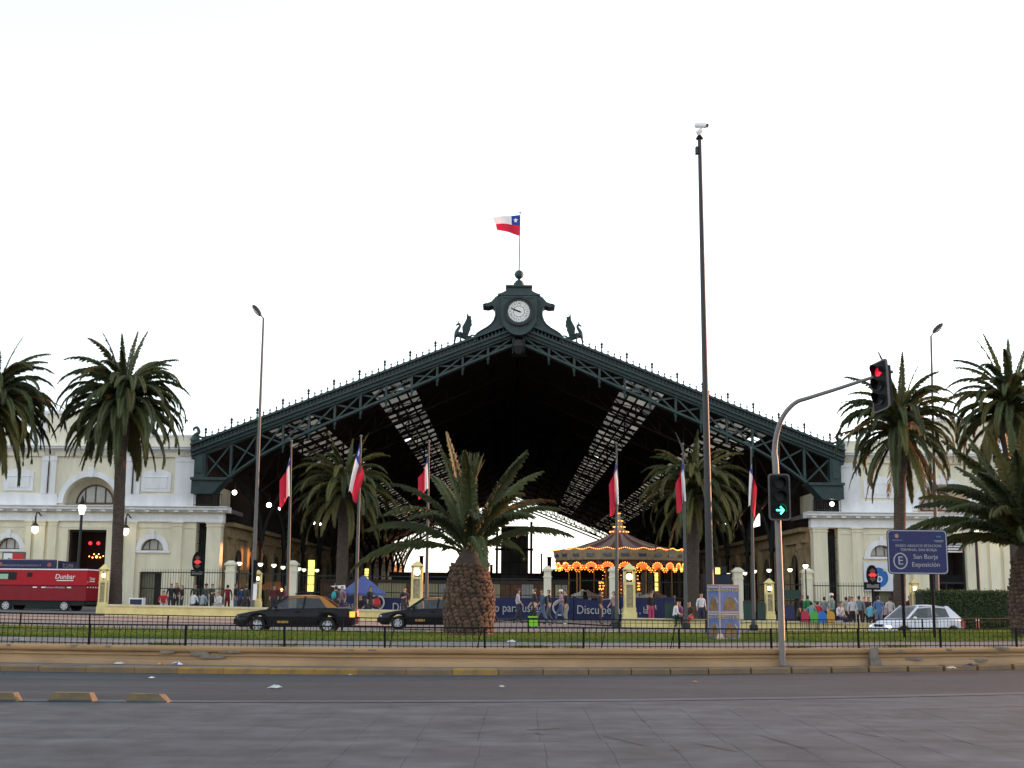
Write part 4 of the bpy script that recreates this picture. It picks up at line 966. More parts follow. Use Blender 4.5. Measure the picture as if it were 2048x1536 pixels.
# surveillance camera mast
b = P(1421, 1190, 36.5); zb = .44; tp = P(1399, 277, 36.5)
t = thing('camera_mast', 'very tall dark mast with a white surveillance camera on top', 'mast', (b.x, 36.5, zb))
n = 8; mb = MB(); mb.tube([Vector((b.x, 36.5, zb - .2)).lerp(tp, i / n) for i in range(n + 1)], [.12 - .062 * i / n for i in range(n + 1)], 14); mb.build('mast', M_dgrey, t, True)
mb = MB(); mb.lathe([(.11, 0), (.11, .03), (.045, .13), (.04, .16)], (tp.x, 36.5, tp.z - .02), 12); mb.build('cap', M_black, t, True)
mb = MB(); mb.bb(tp.x - .13, tp.x - .05, 36.42, 36.58, tp.z - .5, tp.z - .28); mb.build('junction_box', M_dgrey, t)
mb = MB(); mb.tube([(tp.x, 36.5, tp.z + .1), (tp.x - .02, 36.5, tp.z + .2), (tp.x + .03, 36.5, tp.z + .28)], [.05, .09, .07], 10); mb.tube([(tp.x - .09, 36.5, tp.z + .19), (tp.x + .08, 36.5, tp.z + .23)], .06, 10); mb.tube([(tp.x + .03, 36.5, tp.z + .26), (tp.x + .06, 36.5, tp.z + .36)], .04, 8); mb.build('bracket', M_whitepaint, t, True)
mb = MB(); mb.tube([(tp.x - .09, 36.6, tp.z + .47), (tp.x + .22, 36.35, tp.z + .36)], .085, 14); cb = mb.build('camera', M_whitepaint, t, True)
mb = MB(); mb.tube([(tp.x + .22, 36.345, tp.z + .36), (tp.x + .235, 36.335, tp.z + .354)], .06, 12); mb.build('lens', M_black, cb)
# flagpoles with limp flags
def hang(W, lean, fold, L=2.75):
    def f(u, v, r):
        k = min(1, u * 3.2) ** .8
        z = -(1 - u) * 1.25 * v - u * (L - .35 * (1 - v)) * (1 - .06 * math.sin(5 * v))
        v2 = v ** 1.7; x = -.74 * W * (v2 + .08 * math.sin(6.3 * v2)) * k + lean * u * (1 - .3 * u)
        y = -.03 + fold * math.sin(11 * v + 2.2 * u) * k
        return (x, y, z)
    return f
flags = [(576, 583, 884, hang(.72, .06, .10, 3.1), 'at far left of the row, red half beside a white band'),
         (712, 722, 874, hang(-.62, -.80, .10, 3.1), 'second from the left, swung to the left of its pole'),
         (853, 858, 884, hang(.72, .05, .10, 2.7), 'third from the left, half hidden by the middle palm fronds'),
         (1233, 1233, 889, hang(.62, .16, .12, 3.4), 'in front of the carousel roof'),
         (1371, 1366, 890, hang(.66, .18, .12, 3.2), 'between the carousel and the dark camera mast'),
         (1506, 1502, 898, hang(-.42, -.26, .12, 3.2), 'rightmost, mostly white, beside the green arrow signal')]
for i, (pb, pt, py, md, lb) in enumerate(flags):
    Y = 64.0; b = P(pb, 1190, Y); tp = P(pt, py, Y); zb = gz(b.x)
    t = thing('flagpole', 'slim grey flagpole carrying the hanging flag ' + lb.split(',')[0], 'flagpole', (b.x, Y, zb), group='flagpoles along the forecourt')
    mb = MB(); mb.tube([(b.x, Y, zb - .3), ((b.x + tp.x) / 2, Y, (zb + tp.z) / 2), tp], [.10, .075, .04], 8); mb.build('pole', mat('flagpole_grey', (.055, .06, .06), .6), t, True)
    mb = MB(); mb.ball(tp + Vector((0, 0, .05)), .07, 8, 6); mb.build('finial', M_grey, t)
    mb = MB(); mb.lathe([(.22, -.1), (.22, .25), (.13, .32)], (b.x, Y, zb), 10); mb.build('base', M_irond, t)
    o = place('flag', flag_mesh('flag', 1, 1, md, i), None, loc=tp + Vector((0, 0, -.12))); tag(o, 'limp tricolour flag ' + lb, 'flag', 'flags hanging along the forecourt')
# ------------------------------------------------------------------ traffic signal
b = G(1565, 1331, .122); b.y = min(b.y, wallY(b.x) - .2); YS = b.y
ts = thing('traffic_signal', 'curved grey traffic signal mast with a green arrow and red lamp', 'traffic light', b)
ptsp = [(1565, 1331), (1561, 1190), (1556, 1050), (1551, 930), (1549, 905), (1553, 870), (1566, 833), (1590, 806), (1620, 795), (1680, 776), (1735, 758), (1786, 743)]
yy = [0, 0, 0, 0, 0, .02, .05, .08, .1, .15, .2, .25]
pts = smoothpts([P(x, y, YS - k * 3) for (x, y), k in zip(ptsp, yy)], 4)
rad = [.072 if i < 16 else max(.036, .062 - .001 * (i - 16)) for i in range(len(pts))]
mb = MB(); mb.tube(pts, rad, 14); mb.build('mast', mat('galvanised', (.17, .15, .145), .5, metal=.0, var=.1, scale=3), ts, True)
mb = MB(); mb.lathe([(.15, 0), (.15, .015), (.10, .03)], b, 12); mb.build('base_plate', M_grey, ts)
M_sbody = mat('signal_body', (.005, .005, .006), .7, spec=.2)
def signal_head(parent, c, rz, tilt, w_, h_, lit, lean=0.0):
    """faces -Y before rotation"""
    Mx = Matrix.Translation(c) @ Matrix.Rotation(rz, 4, 'Z') @ Matrix.Rotation(tilt, 4, 'Y') @ Matrix.Rotation(lean, 4, 'X')
    def rr(w2, h2, r, n=5):
        o = []
        for cx, cz, a in ((w2 - r, h2 - r, 0), (-w2 + r, h2 - r, 90), (-w2 + r, -h2 + r, 180), (w2 - r, -h2 + r, 270)):
            for i in range(n + 1): o.append((cx + r * math.cos(R(a + 90 * i / n)), cz + r * math.sin(R(a + 90 * i / n))))
        return o
    mb = MB(); mb.prism(rr(w_ / 2, h_ / 2, .07), 0, .02); mb.xf(Mx); bp = mb.build('backplate', M_sbody, parent)
    o1 = rr(w_ / 2 + .012, h_ / 2 + .012, .08); o2 = rr(w_ / 2 - .022, h_ / 2 - .022, .06)
    mb = MB(); mb.ring(o1 + [o1[0]], o2 + [o2[0]], -.008, .028); mb.xf(Mx); mb.build('border', mat('signal_border', (.075, .065, .06), .6), bp)
    mb = MB(); mb.bb(-.15, .15, .02, .2, -h_ * .42, h_ * .42); mb.xf(Mx); mb.build('housing', M_sbody, bp)
    for i, zc in enumerate((h_ * .29, 0, -h_ * .29)):
        on = lit.get(i)
        mb = MB(); mb.prism([(.105 * math.cos(a), zc + .105 * math.sin(a)) for a in [2 * pi * k / 20 for k in range(20)]], -.03, -.002); mb.xf(Mx)
        mb.build('lens', on if (on and i == 0) else M_glassd, bp)
        vs = []; n = 14
        for k in range(n + 1):
            a = R(-20 + 220 * k / n); dp = .22 * (.55 + .45 * max(0, math.sin(a)))
            vs.append(((.125 * math.cos(a), zc + .125 * math.sin(a)), dp))
        mb = MB()
        for k in range(n):
            (x0, z0), d0 = vs[k]; (x1, z1), d1 = vs[k + 1]
            mb.face([(x0, -.001, z0), (x1, -.001, z1), (x1, -d1, z1), (x0, -d0, z0)])
        mb.xf(Mx); mb.build('visor', M_sbody, bp)
        if on and i == 2:
            mb = MB(); g = .033
            for p, q in (((-.085, 0), (.075, 0)), ((.005, .082), (.08, -.004)), ((.005, -.082), (.08, .004))):
                mb.beam((p[0], -.034, zc + p[1]), (q[0], -.034, zc + q[1]), g, .006)
            mb.xf(Mx); mb.build('arrow', on, bp)
c = P(1559, 994, YS - .18)
signal_head(ts, c, R(2), 0, .46, 1.0, {2: glow('signal_green', (.06, 1.0, .62), 1.1)})
c = P(1760, 772, YS - .9)
signal_head(ts, c, R(-66), R(-9), .50, 1.12, {0: glow('signal_red', (1.0, .01, .04), .07)}, lean=R(-6))
# ------------------------------------------------------------------ blue street sign
YB = 36.0; q0, q1 = P(1776, 1146, YB), P(1893, 1062, YB)
cx, cz = (q0.x + q1.x) / 2, (q0.z + q1.z) / 2; W2, H2 = (q1.x - q0.x) / 2, (q1.z - q0.z) / 2 + .03
sg = thing('street_sign', 'blue rectangular direction sign on two dark posts in front of the right wing', 'sign', (cx, YB, .44))
SL = lambda x, y, z: Vector((cx + x, YB + y, cz + z)) - WL[sg.name]
def rrect(w2, h2, r, n=5):
    o = []
    for ax_, az, a in ((w2 - r, h2 - r, 0), (-w2 + r, h2 - r, 90), (-w2 + r, -h2 + r, 180), (w2 - r, -h2 + r, 270)):
        for i in range(n + 1): o.append((cx + ax_ + r * math.cos(R(a + 90 * i / n)), cz + az + r * math.sin(R(a + 90 * i / n))))
    return o
M_sblue = mat('sign_blue', (.006, .009, .085), .45, var=.08, scale=3); M_swhite = mat('sign_white', (.36, .35, .36), .6)
mb = MB(); mb.prism(rrect(W2, H2, .12), YB - .02, YB + .01); pn = mb.build('panel', M_sblue, sg)
a_, b_ = rrect(W2 - .02, H2 - .02, .11), rrect(W2 - .045, H2 - .045, .09)
mb = MB(); mb.ring(a_ + [a_[0]], b_ + [b_[0]], YB - .026, YB - .02); mb.build('border', M_swhite, sg)
for px in (1806, 1866):
    x = P(px, 1190, YB + .05).x; mb = MB(); mb.tube([(x, YB + .06, .3), (x, YB + .06, cz + H2 - .03)], .045, 10); mb.build('post', M_black, sg, True)
for tx, sz, dx, dz, al in (('PASEO ARAUCO ESTACION', .105, .03, .17, 'CENTER'), ('TERMINAL SAN BORJA', .105, .03, .055, 'CENTER'), ('San Borja', .185, .22, -.14, 'CENTER'), ('Exposición', .185, .22, -.36, 'CENTER')):
    place('lettering', text_mesh(tx, sz, M_swhite, extrude=.004), sg, loc=SL(dx, -.026, dz))
rc = Vector((cx - .50, 0, cz - .26))
mb = MB(); an = [2 * pi * i / 32 for i in range(33)]; mb.ring([(rc.x + .205 * math.cos(a), rc.z + .235 * math.sin(a)) for a in an], [(rc.x + .17 * math.cos(a), rc.z + .20 * math.sin(a)) for a in an], YB - .027, YB - .02); mb.build('circle', M_swhite, sg)
place('lettering', text_mesh('E', .33, M_swhite, extrude=.004), sg, loc=SL(-.50, -.026, -.26))
mb = MB(); mb.prism([(cx - .58 + .055 * math.cos(a), cz + .45 + .06 * math.sin(a)) for a in an[:-1]], YB - .025, YB - .02); mb.build('crest', mat('crest_ochre', (.35, .22, .14), .6, var=.4, scale=40), sg)
mb = MB(); mb.bb(cx - .7, cx - .42, YB - .025, YB - .02, cz + .325, cz + .335); mb.bb(cx + .48, cx + .76, YB - .025, YB - .02, cz + .32, cz + .332); mb.bb(cx + .52, cx + .74, YB - .025, YB - .02, cz + .285, cz + .297); mb.build('small_print', M_swhite, sg)
mb = MB(); mb.bb(cx + .56, cx + .60, YB - .025, YB - .02, cz + .42, cz + .46); mb.bb(cx + .62, cx + .68, YB - .025, YB - .02, cz + .415, cz + .46); mb.build('emblem', mat('emblem_teal', (.02, .22, .35), .6), sg)
# ------------------------------------------------------------------ poster stand
YPo = 34.5; a, b, c_ = P(1415, 1200, YPo + .35), P(1439, 1200, YPo - .05), P(1479, 1200, YPo + .25)
st = thing('poster_stand', 'free-standing stand with four posters on the lawn beside the camera mast', 'poster stand', (b.x, YPo, .44))
zt_, zm, zb_ = P(1440, 1169, YPo).z, P(1440, 1224, YPo).z, .45
M_pframe = mat('poster_frame', (.42, .31, .28), .6); M_pos = mat('poster_blue', (.05, .09, .24), .6, color2=(.13, .17, .36), scale=3.0); M_posw = mat('poster_brown', (.13, .065, .02), .6, color2=(.26, .15, .05), scale=9)
M_py = mat('poster_yellow', (.55, .40, .04), .6)
for fa, (p, q) in enumerate(((a, b), (b, c_))):
    p, q = Vector((p.x, p.y, 0)), Vector((q.x, q.y, 0)); L = (q - p).length; rz = math.atan2(q.y - p.y, q.x - p.x); o_ = (p + q) / 2
    Mx = Matrix.Translation((o_.x, o_.y, 0)) @ Matrix.Rotation(rz, 4, 'Z')
    mb = MB(); mb.bb(-L / 2, L / 2, .0, .04, zb_ - .05, zt_); mb.xf(Mx); bd = mb.build('board', M_pframe, st)
    for zlo, zhi in ((zm + .02, zt_ - .02), (zb_ + .06, zm - .02)):
        h = zhi - zlo
        mb = MB(); mb.bb(-L / 2 + .035, L / 2 - .035, -.006, 0, zlo, zhi); mb.xf(Mx); po_ = mb.build('poster', M_pos, bd)
        mb = MB(); mb.prism([(-L * .34, zlo + .02), (L * .36, zlo + .02), (L * .30, zlo + h * .30), (L * .16, zlo + h * .50), (0, zlo + h * .55), (-L * .18, zlo + h * .50), (-L * .27, zlo + h * .30)], -.010, -.0065); mb.xf(Mx); mb.build('poster_picture', M_posw, bd)
        mb = MB(); mb.bb(-L / 2 + .05, L / 2 - .05, -.010, -.0065, zhi - h * .10, zhi - h * .04); mb.xf(Mx); mb.build('poster_heading', M_pframe, bd)
        mb = MB(); mb.prism([(L * .2, zlo + h * .52), (L * .26, zlo + h * .54), (L * .42, zlo + h * .34), (L * .38, zlo + h * .30)], -.012, -.0105); mb.xf(Mx); mb.build('poster_streak', M_swhite, bd)
        tm = text_mesh('CIRCO A $1.000', .085 * L / .55 * (1.0), M_py, extrude=.002, sx=.92); tm.transform(Mx @ Matrix.Translation((0, -.012, zhi - h * .19))); place('lettering', tm, bd)
mb = MB(); mb.face([(a.x, a.y, zt_ - .01), (b.x, b.y, zt_ - .01), (c_.x, c_.y, zt_ - .01)]); mb.face([(a.x, a.y + .05, zb_), (c_.x, c_.y + .05, zb_), (c_.x, c_.y + .05, zt_ - .01), (a.x, a.y + .05, zt_ - .01)]); mb.build('back_board', M_grey, st)
mb = MB(); mb.box((b.x - .02, b.y - .12, .53), (.22, .10, .2), .3, .5); mb.build('sandbag', mat('sack', (.6, .42, .33), .9), st)
# ------------------------------------------------------------------ metro oval signs
M_mred = glow('oval_red', (.9, .05, .05), .06)
def oval_sign(label, px, py, Y, wd, ht, plate_y, red_dx=0.0):
    c = P(px, py, Y); zb = gz(c.x)
    t = thing('oval_sign', label, 'sign', (c.x, Y, zb), group='oval signs outside the station')
    mb = MB(); mb.prism([(c.x + wd / 2 * math.cos(a), c.z + ht / 2 * math.sin(a)) for a in [2 * pi * i / 28 for i in range(28)]], Y - .12, Y + .12); mb.build('oval', M_sbody, t)
    for k, dz in enumerate((.26, 0, -.26)):
        mb = MB(); s = .26 if k == 1 else .20; x = c.x + red_dx; z = c.z + dz * ht / 1.3
        mb.prism([(x - s, z), (x, z + s * .8), (x + s, z), (x, z - s * .8)], Y - .14, Y - .121); mb.build('diamond', M_mred if k == 1 else mat('oval_dim', (.14, .05, .05), .5), t)
    pz = P(px, plate_y, Y).z; mb = MB(); mb.bb(c.x - .45, c.x + .45, Y - .08, Y + .08, pz - .22, pz + .22); pl_ = mb.build('plate', M_sbody, t)
    mb = MB(); mb.bb(c.x - .36, c.x + .36, Y - .09, Y - .081, pz - .11, pz + .11); mb.build('plate_print', mat('plate_grey', (.16, .16, .16), .6), pl_)
    mb = MB(); mb.tube([(c.x, Y, zb - .2), (c.x, Y, c.z)], .07, 8); mb.build('post', M_black, t)
oval_sign('dark oval sign with red diamonds beside the left wing portico', 396, 1124, 86, .75, 1.35, 1146)
oval_sign('dark oval sign with a bright red diamond in front of the white banner', 1744, 1150, 74, .62, 1.15, 1172)
# ------------------------------------------------------------------ yellow lamp pedestals along the forecourt wall
def pedestal(label, px, ytop, ybot, Y, wpx):
    b = P(px, ybot, Y); tp = P(px, ytop, Y); s = wpx * Y / 2500
    t = thing('lamp_pedestal', label, 'lamp pedestal', (b.x, Y, b.z), group='yellow lamp pedestals on the forecourt wall')
    z0, z1 = b.z, tp.z; h = z1 - z0; x = b.x; w2 = s / 2
    mb = MB(); mb.bb(x - w2 * 1.25, x + w2 * 1.25, Y - w2 * 1.25, Y + w2 * 1.25, z0 - .3, z0 + h * .14); mb.bb(x - w2 * 1.1, x + w2 * 1.1, Y - w2 * 1.1, Y + w2 * 1.1, z0 + h * .14, z0 + h * .22); mb.build('base', M_yellowp, t)
    mb = MB()
    for ox in (-1, 1):
        for oy in (-1, 1): mb.bb(x + ox * w2 * .8 - w2 * .2, x + ox * w2 * .8 + w2 * .2, Y + oy * w2 * .8 - w2 * .2, Y + oy * w2 * .8 + w2 * .2, z0 + h * .22, z0 + h * .90)
    mb.build('corner_posts', M_yellowp, t)
    mb = MB(); mb.bb(x - w2 * .85, x + w2 * .85, Y - w2 * .72, Y + w2 * .72, z0 + h * .22, z0 + h * .62); mb.build('panel', mat('pedestal_panel', (.33, .28, .17), .9, var=.3, scale=9), t)
    mb = MB(); mb.bb(x - w2 * .98, x + w2 * .98, Y - w2 * .98, Y + w2 * .98, z0 + h * .62, z0 + h * .67); mb.bb(x - w2 * 1.0, x + w2 * 1.0, Y - w2 * 1.0, Y + w2 * 1.0, z0 + h * .86, z0 + h * .9); mb.build('band', M_yellowp, t)
    mb = MB(); mb.box((x, Y, z0 + h * .95), (s * 1.1, s * 1.1, h * .10), 0, .12); mb.bb(x - w2 * 1.18, x + w2 * 1.18, Y - w2 * 1.18, Y + w2 * 1.18, z0 + h * .885, z0 + h * .902); mb.build('roof', M_yellowp, t)
    mb = MB(); mb.ball((x, Y - .05, z0 + h * .765), s * .30, 12, 8); mb.build('globe', M_lamp, t, True)
    return t
pedestal('yellow lamp pedestal beside the rear of the red van', 204, 1128, 1226, 70.5, 15)
pedestal('yellow lamp pedestal beside the left street lamp pole', 514, 1140, 1213, 67.5, 13)
pedestal('yellow lamp pedestal behind the second taxi', 833, 1122, 1218, 64.5, 22)
pedestal('yellow lamp pedestal in front of the carousel', 1259, 1127, 1240, rightY + .4, 22)
pedestal('yellow lamp pedestal beside the traffic signal mast', 1540, 1157, 1241, rightY + .4, 16)
pedestal('yellow lamp pedestal between the tall right palm and the hedge', 1831, 1158, 1238, rightY + .6, 15)
# forecourt walls
M_capy = mat('wall_cap', (.60, .54, .36), .85, var=.1, scale=2)
def low_wall(label, A, B, h):
    t = thing('forecourt_wall', label, 'wall', ((A.x + B.x) / 2, (A.y + B.y) / 2, gz((A.x + B.x) / 2)), group='low yellow walls of the forecourt')
    d = (B - A); d.z = 0; nrm = Vector((d.y, -d.x, 0)).normalized()
    if nrm.y > 0: nrm = -nrm
    for nm, mt_, o0, o1, z0, z1 in (('body', M_yellowp, 0, -.25, -.4, h - .1), ('base', M_yellowp, .05, -.001, -.4, .1), ('cap', M_capy, .07, -.32, h - .1, h)):
        vs = []
        for p in (A, B):
            g_ = gz(p.x)
            for o_, z in ((o0, z0), (o1, z0), (o1, z1), (o0, z1)): vs.append((p.x + nrm.x * o_, p.y + nrm.y * o_, g_ + z))
        mb = MB(); mb.add(vs, [(0, 1, 2, 3), (7, 6, 5, 4), (0, 4, 5, 1), (1, 5, 6, 2), (2, 6, 7, 3), (3, 7, 4, 0)]); mb.build(nm, mt_, t)
low_wall('low yellow forecourt wall running behind the taxis on the left', Vector((P(212, 1190, leftW(-23)).x, leftW(-23), 0)), Vector((-3.4, leftW(-3.4), 0)), .62)
low_wall('low yellow forecourt wall running behind the white hatchback on the right', Vector((P(1244, 1190, rightY).x, rightY, 0)), Vector((30, rightY, 0)), .48)
# ================================================================== vehicles
random.seed(99)
M_tyre = mat('tyre', (.012, .012, .012), .9); M_rim = mat('wheel_rim', (.45, .45, .47), .4)
M_chrome = mat('chrome', (.6, .6, .62), .15, metal=1.0)
def glass_car():
    m = mat('car_glass', (.03, .04, .045), .05, spec=.8, alpha=.62); return m
def wheel(parent, x, y, r, sg):
    prof = [(r * .58, -.04), (r * .62, -.09), (r * .93, -.085), (r, -.05), (r, .05), (r * .93, .085), (r * .62, .09), (r * .58, .04)]
    mb = MB(); mb.lathe(prof, n=20); mb.xf(Matrix.Translation((x, y, r)) @ Matrix.Rotation(pi / 2, 4, 'X')); wo = mb.build('wheel', M_tyre, parent, True, world=False, loc=(0, 0, 0))
    mb = MB(); mb.lathe([(r * .64, -.07), (r * .60, -.082), (r * .45, -.06), (r * .22, -.075), (r * .1, -.09)] , n=16); mb.xf(Matrix.Translation((x, y, r)) @ Matrix.Rotation(pi / 2 * (-1 if sg > 0 else 1), 4, 'X'))
    mb.build('rim', M_rim, wo, True, world=False, loc=(0, 0, 0))
    mb = MB()
    for k in range(6):
        a = k * pi / 3; mb.box((x + r * .42 * math.cos(a), y - sg * .088, r + r * .42 * math.sin(a)), (r * .14, .012, r * .14))
    mb.build('rim_holes', M_tyre, wo, world=False, loc=(0, 0, 0))
def car(name, label, loc, rz, sp):
    t = thing(name, label, 'car', loc, rz, sp.get('group'))
    L, W, H, zb0 = sp['L'], sp['W'], sp['H'], sp['belt']; hw = W / 2
    B = lambda mb, nm, mt_, par=None, sm=False: mb.build(nm, mt_, par or t, sm, world=False, loc=(0, 0, 0))
    xs = [-L / 2 + L * i / 64 for i in range(65)]
    bx_, bz_ = zip(*sp['top']); wx, wz = zip(*sp['wid'])
    rings = []
    r = sp['wr']; wxs = sp['wheels']
    for x in xs:
        zl = float(np.interp(x, [-L / 2, -L / 2 + .15, L / 2 - .15, L / 2], [.34, .2, .22, .36]))
        for wxx in wxs:
            dx = abs(x - wxx)
            if dx < r + .07: zl = max(zl, r + math.sqrt(max(0, (r + .07) ** 2 - dx * dx)) * .97)
        zb = float(np.interp(x, bx_, bz_)); w_ = float(np.interp(x, wx, wz)) * hw
        ring = []
        for (fy, fz) in ((.55, 0), (.96, 0.02), (.99, .28), (1.0, .55), (.975, .80), (.92, .96), (.80, 1.0), (.4, 1.015)):
            ring.append((x, -w_ * fy, zl + (zb - zl) * fz))
        ring += [(p[0], -p[1], p[2]) for p in ring[::-1]]; rings.append(ring)
    n = len(rings[0]); mb = MB(); mb.add([p for q in rings for p in q], [(i * n + j, i * n + (j + 1) % n, (i + 1) * n + (j + 1) % n, (i + 1) * n + j) for i in range(64) for j in range(n)])
    mb.face(rings[0]); mb.face(rings[-1]); body = B(mb, 'body', sp['paint'], sm=True)
    # glasshouse
    xa, xr0, xr1, xc = sp['cab']; wb, wr_ = hw * .86, hw * .68
    za, zc = float(np.interp(xa, bx_, bz_)) - .03, float(np.interp(xc, bx_, bz_)) - .03
    c = []
    for s in (-1, 1): c += [(xa, s * wb, za), (xr0, s * wr_, H - .05), (xr1, s * wr_, H - .05), (xc, s * wb, zc)]
    mb = MB(); mb.add(c, [(0, 1, 5, 4), (1, 2, 6, 5), (2, 3, 7, 6), (0, 3, 2, 1), (4, 5, 6, 7)]); B(mb, 'windows', glass_car())
    rp = sp.get('roofpaint', sp['paint'])
    mb = MB(); nx, ny = 8, 6; vs = []; fs = []
    for i in range(nx + 1):
        for j in range(ny + 1):
            u, v = i / nx, -1 + 2 * j / ny
            vs.append((xr0 - .04 + (xr1 - xr0 + .08) * u, v * (wr_ + .025), H - .06 * v * v - .07 * (2 * u - 1) ** 2 - .005))
    for i in range(nx):
        for j in range(ny): fs.append((i * (ny + 1) + j, (i + 1) * (ny + 1) + j, (i + 1) * (ny + 1) + j + 1, i * (ny + 1) + j + 1))
    k = len(vs); vs += [(x, y, z - .05) for x, y, z in vs]; fs += [tuple(k + a for a in f[::-1]) for f in fs]
    edge = [j for j in range(ny + 1)] + [i * (ny + 1) + ny for i in range(1, nx + 1)] + [nx * (ny + 1) + j for j in range(ny - 1, -1, -1)] + [i * (ny + 1) for i in range(nx - 1, 0, -1)]
    for a in range(len(edge)): b_ = edge[(a + 1) % len(edge)]; fs.append((edge[a], b_, k + b_, k + edge[a]))
    mb.add(vs, fs); B(mb, 'roof', rp, sm=True)
    for s in (-1, 1):
        o = s * .012
        mb = MB(); mb.beam((xa, s * wb + o, za), (xr0, s * wr_ + o, H - .07), .075, .05); B(mb, 'pillar', sp['paint'])
        bxp = sp['bpillar']; f = (H - .1)
        zb = float(np.interp(bxp, bx_, bz_)); mb = MB(); mb.beam((bxp, s * wb + o, zb - .03), (bxp + .06, s * wr_ + o, H - .07), sp.get('bw', .06), .04); B(mb, 'pillar', sp.get('bpaint', sp['paint']))
        mb = MB(); cw = sp['cw']; ww = [xc - cw, xc, xr1 + .02, xr1 - cw * .25]
        pts = [(ww[0], s * (wb + .012), float(np.interp(ww[0], bx_, bz_)) - .02), (ww[1] + .03, s * (wb + .012), zc + .01), (ww[2], s * (wr_ + .014), H - .055), (ww[3], s * (wr_ + .014), H - .055)]
        mb.face(pts); mb.face([(x, y - s * .05, z) for x, y, z in pts]); 
        for i in range(4): a, b_ = pts[i], pts[(i + 1) % 4]; mb.face([a, b_, (b_[0], b_[1] - s * .05, b_[2]), (a[0], a[1] - s * .05, a[2])])
        B(mb, 'pillar', rp)
        mb = MB(); mb.ball((xa + .32, s * (hw + .06), za + .10), .1, 8, 6, .7, .8, .6); B(mb, 'mirror', sp.get('mirror', M_sbody), sm=True)
        for xd in sp['doors']:
            zb = float(np.interp(xd, bx_, bz_)); mb = MB(); yw = hw * float(np.interp(xd, wx, wz)); mb.bb(xd - .006, xd + .006, s * yw * 1.0 - .006, s * yw * 1.0 + .006, .3, zb - .08); B(mb, 'door_gap', M_tyre)
        for xh in sp['handles']: mb = MB(); mb.bb(xh - .09, xh + .09, s * hw * .985 - .02, s * hw * .985 + .02, sp['belt'] - .12, sp['belt'] - .08); B(mb, 'door_handle', sp.get('handle', M_sbody))
        mb = MB(); mb.bb(-L * .27, L * .25, s * hw - .012, s * hw + .012, .50, .545); B(mb, 'side_strip', M_sbody)
        for x in wxs: wheel(t, x, s * (hw - .13), r, -s)
        # lamps
        fz = float(np.interp(-L / 2 + .08, bx_, bz_))
        mb = MB(); mb.ball((-L / 2 + .13, s * hw * .62, fz - .10), 1, 12, 8, .12, .19, .075); B(mb, 'headlight', sp['head'], sm=True)
        rzp = float(np.interp(L / 2 - .05, bx_, bz_)); mb = MB(); mb.bb(L / 2 - .16, L / 2 + .005, s * hw * .80 - .14, s * hw * .80 + .135, rzp - sp['tail'][1], rzp - sp['tail'][2]); B(mb, 'tail_light', sp['tail'][0])
    mb = MB(); mb.ring([(-L / 2 - .03, .30), (-L / 2 - .03, .50)], [(-L / 2 + .12, .30), (-L / 2 + .12, .50)], -hw * .84, hw * .84); B(mb, 'front_bumper', sp.get('bump', sp['paint']), sm=True)
    mb = MB(); mb.ring([(L / 2 + .03, .32), (L / 2 + .03, .55)], [(L / 2 - .12, .32), (L / 2 - .12, .55)], -hw * .84, hw * .84); B(mb, 'rear_bumper', sp.get('bump', sp['paint']), sm=True)
    mb = MB(); mb.bb(-L / 2 - .005, -L / 2 + .05, -hw * .35, hw * .35, sp['grille'][0], sp['grille'][1]); B(mb, 'grille', M_tyre)
    mb = MB(); mb.bb(-L / 2 - .045, -L / 2 - .031, -.18, .18, .34, .44); mb2 = mb; B(mb, 'number_plate', M_whitepaint)
    mb = MB(); mb.bb(-L * .22, L * .30, -hw * .8, hw * .8, .30, .40)
    B(mb, 'floor', M_tyre)
    for sx_ in (-.15, .75):
        for s in (-.32, .32): mb = MB(); mb.box((sx_ + .25, s, .72), (.14, .44, .55)); mb.box((sx_, s, .48), (.5, .44, .14)); B(mb, 'seat', mat('car_seat', (.05, .05, .055), .9))
    return t
M_taxi = mat('taxi_black', (.003, .0035, .006), .35, spec=.25); M_taxiy = mat('taxi_yellow', (.36, .14, .006), .45)
M_corsa = mat('hatch_white', (.62, .64, .70), .35, coat=.2)
M_headoff = mat('headlight_glass', (.55, .55, .55), .1, spec=.8); M_headon = glow('headlight_on', (1.0, .80, .55), 1.4)
M_tailon = glow('tail_on', (1.0, .12, .02), 1.0); M_tailoff = mat('tail_red', (.35, .02, .02), .3)
taxi = dict(L=4.32, W=1.65, H=1.38, belt=.86, wr=.29, wheels=(-1.33, 1.20), paint=M_taxi, roofpaint=M_taxiy, group='black and yellow taxis',
            top=[(-2.16, .56), (-2.10, .66), (-1.6, .76), (-.95, .86), (0, .89), (1.35, .92), (1.9, .93), (2.08, .90), (2.16, .72)],
            wid=[(-2.16, .78), (-1.95, .90), (-1.5, .98), (0, 1.0), (1.5, .98), (1.95, .92), (2.16, .82)],
            cab=(-.98, -.28, .92, 1.52), bpillar=.30, doors=(-.72, .32, 1.12), handles=(.12, .95), cw=.36, head=M_headoff, tail=(M_tailon, .24, .05), grille=(.46, .60), bump=M_taxi)
p = P(596, 1190, 46.8)
t1 = car('taxi', 'black taxi with yellow roof and glowing tail light passing the left lamp pole', (p.x, 46.8, gz(p.x)), R(1.5), taxi)
taxi2 = dict(taxi, tail=(M_tailoff, .24, .05), head=mat('headlight_pale', (.7, .7, .72), .1))
p = P(862, 1190, 54.0)
t2 = car('taxi', 'black taxi with yellow roof half hidden behind the stout middle palm', (p.x, 54.0, gz(p.x) + .0), R(1.0), taxi2)
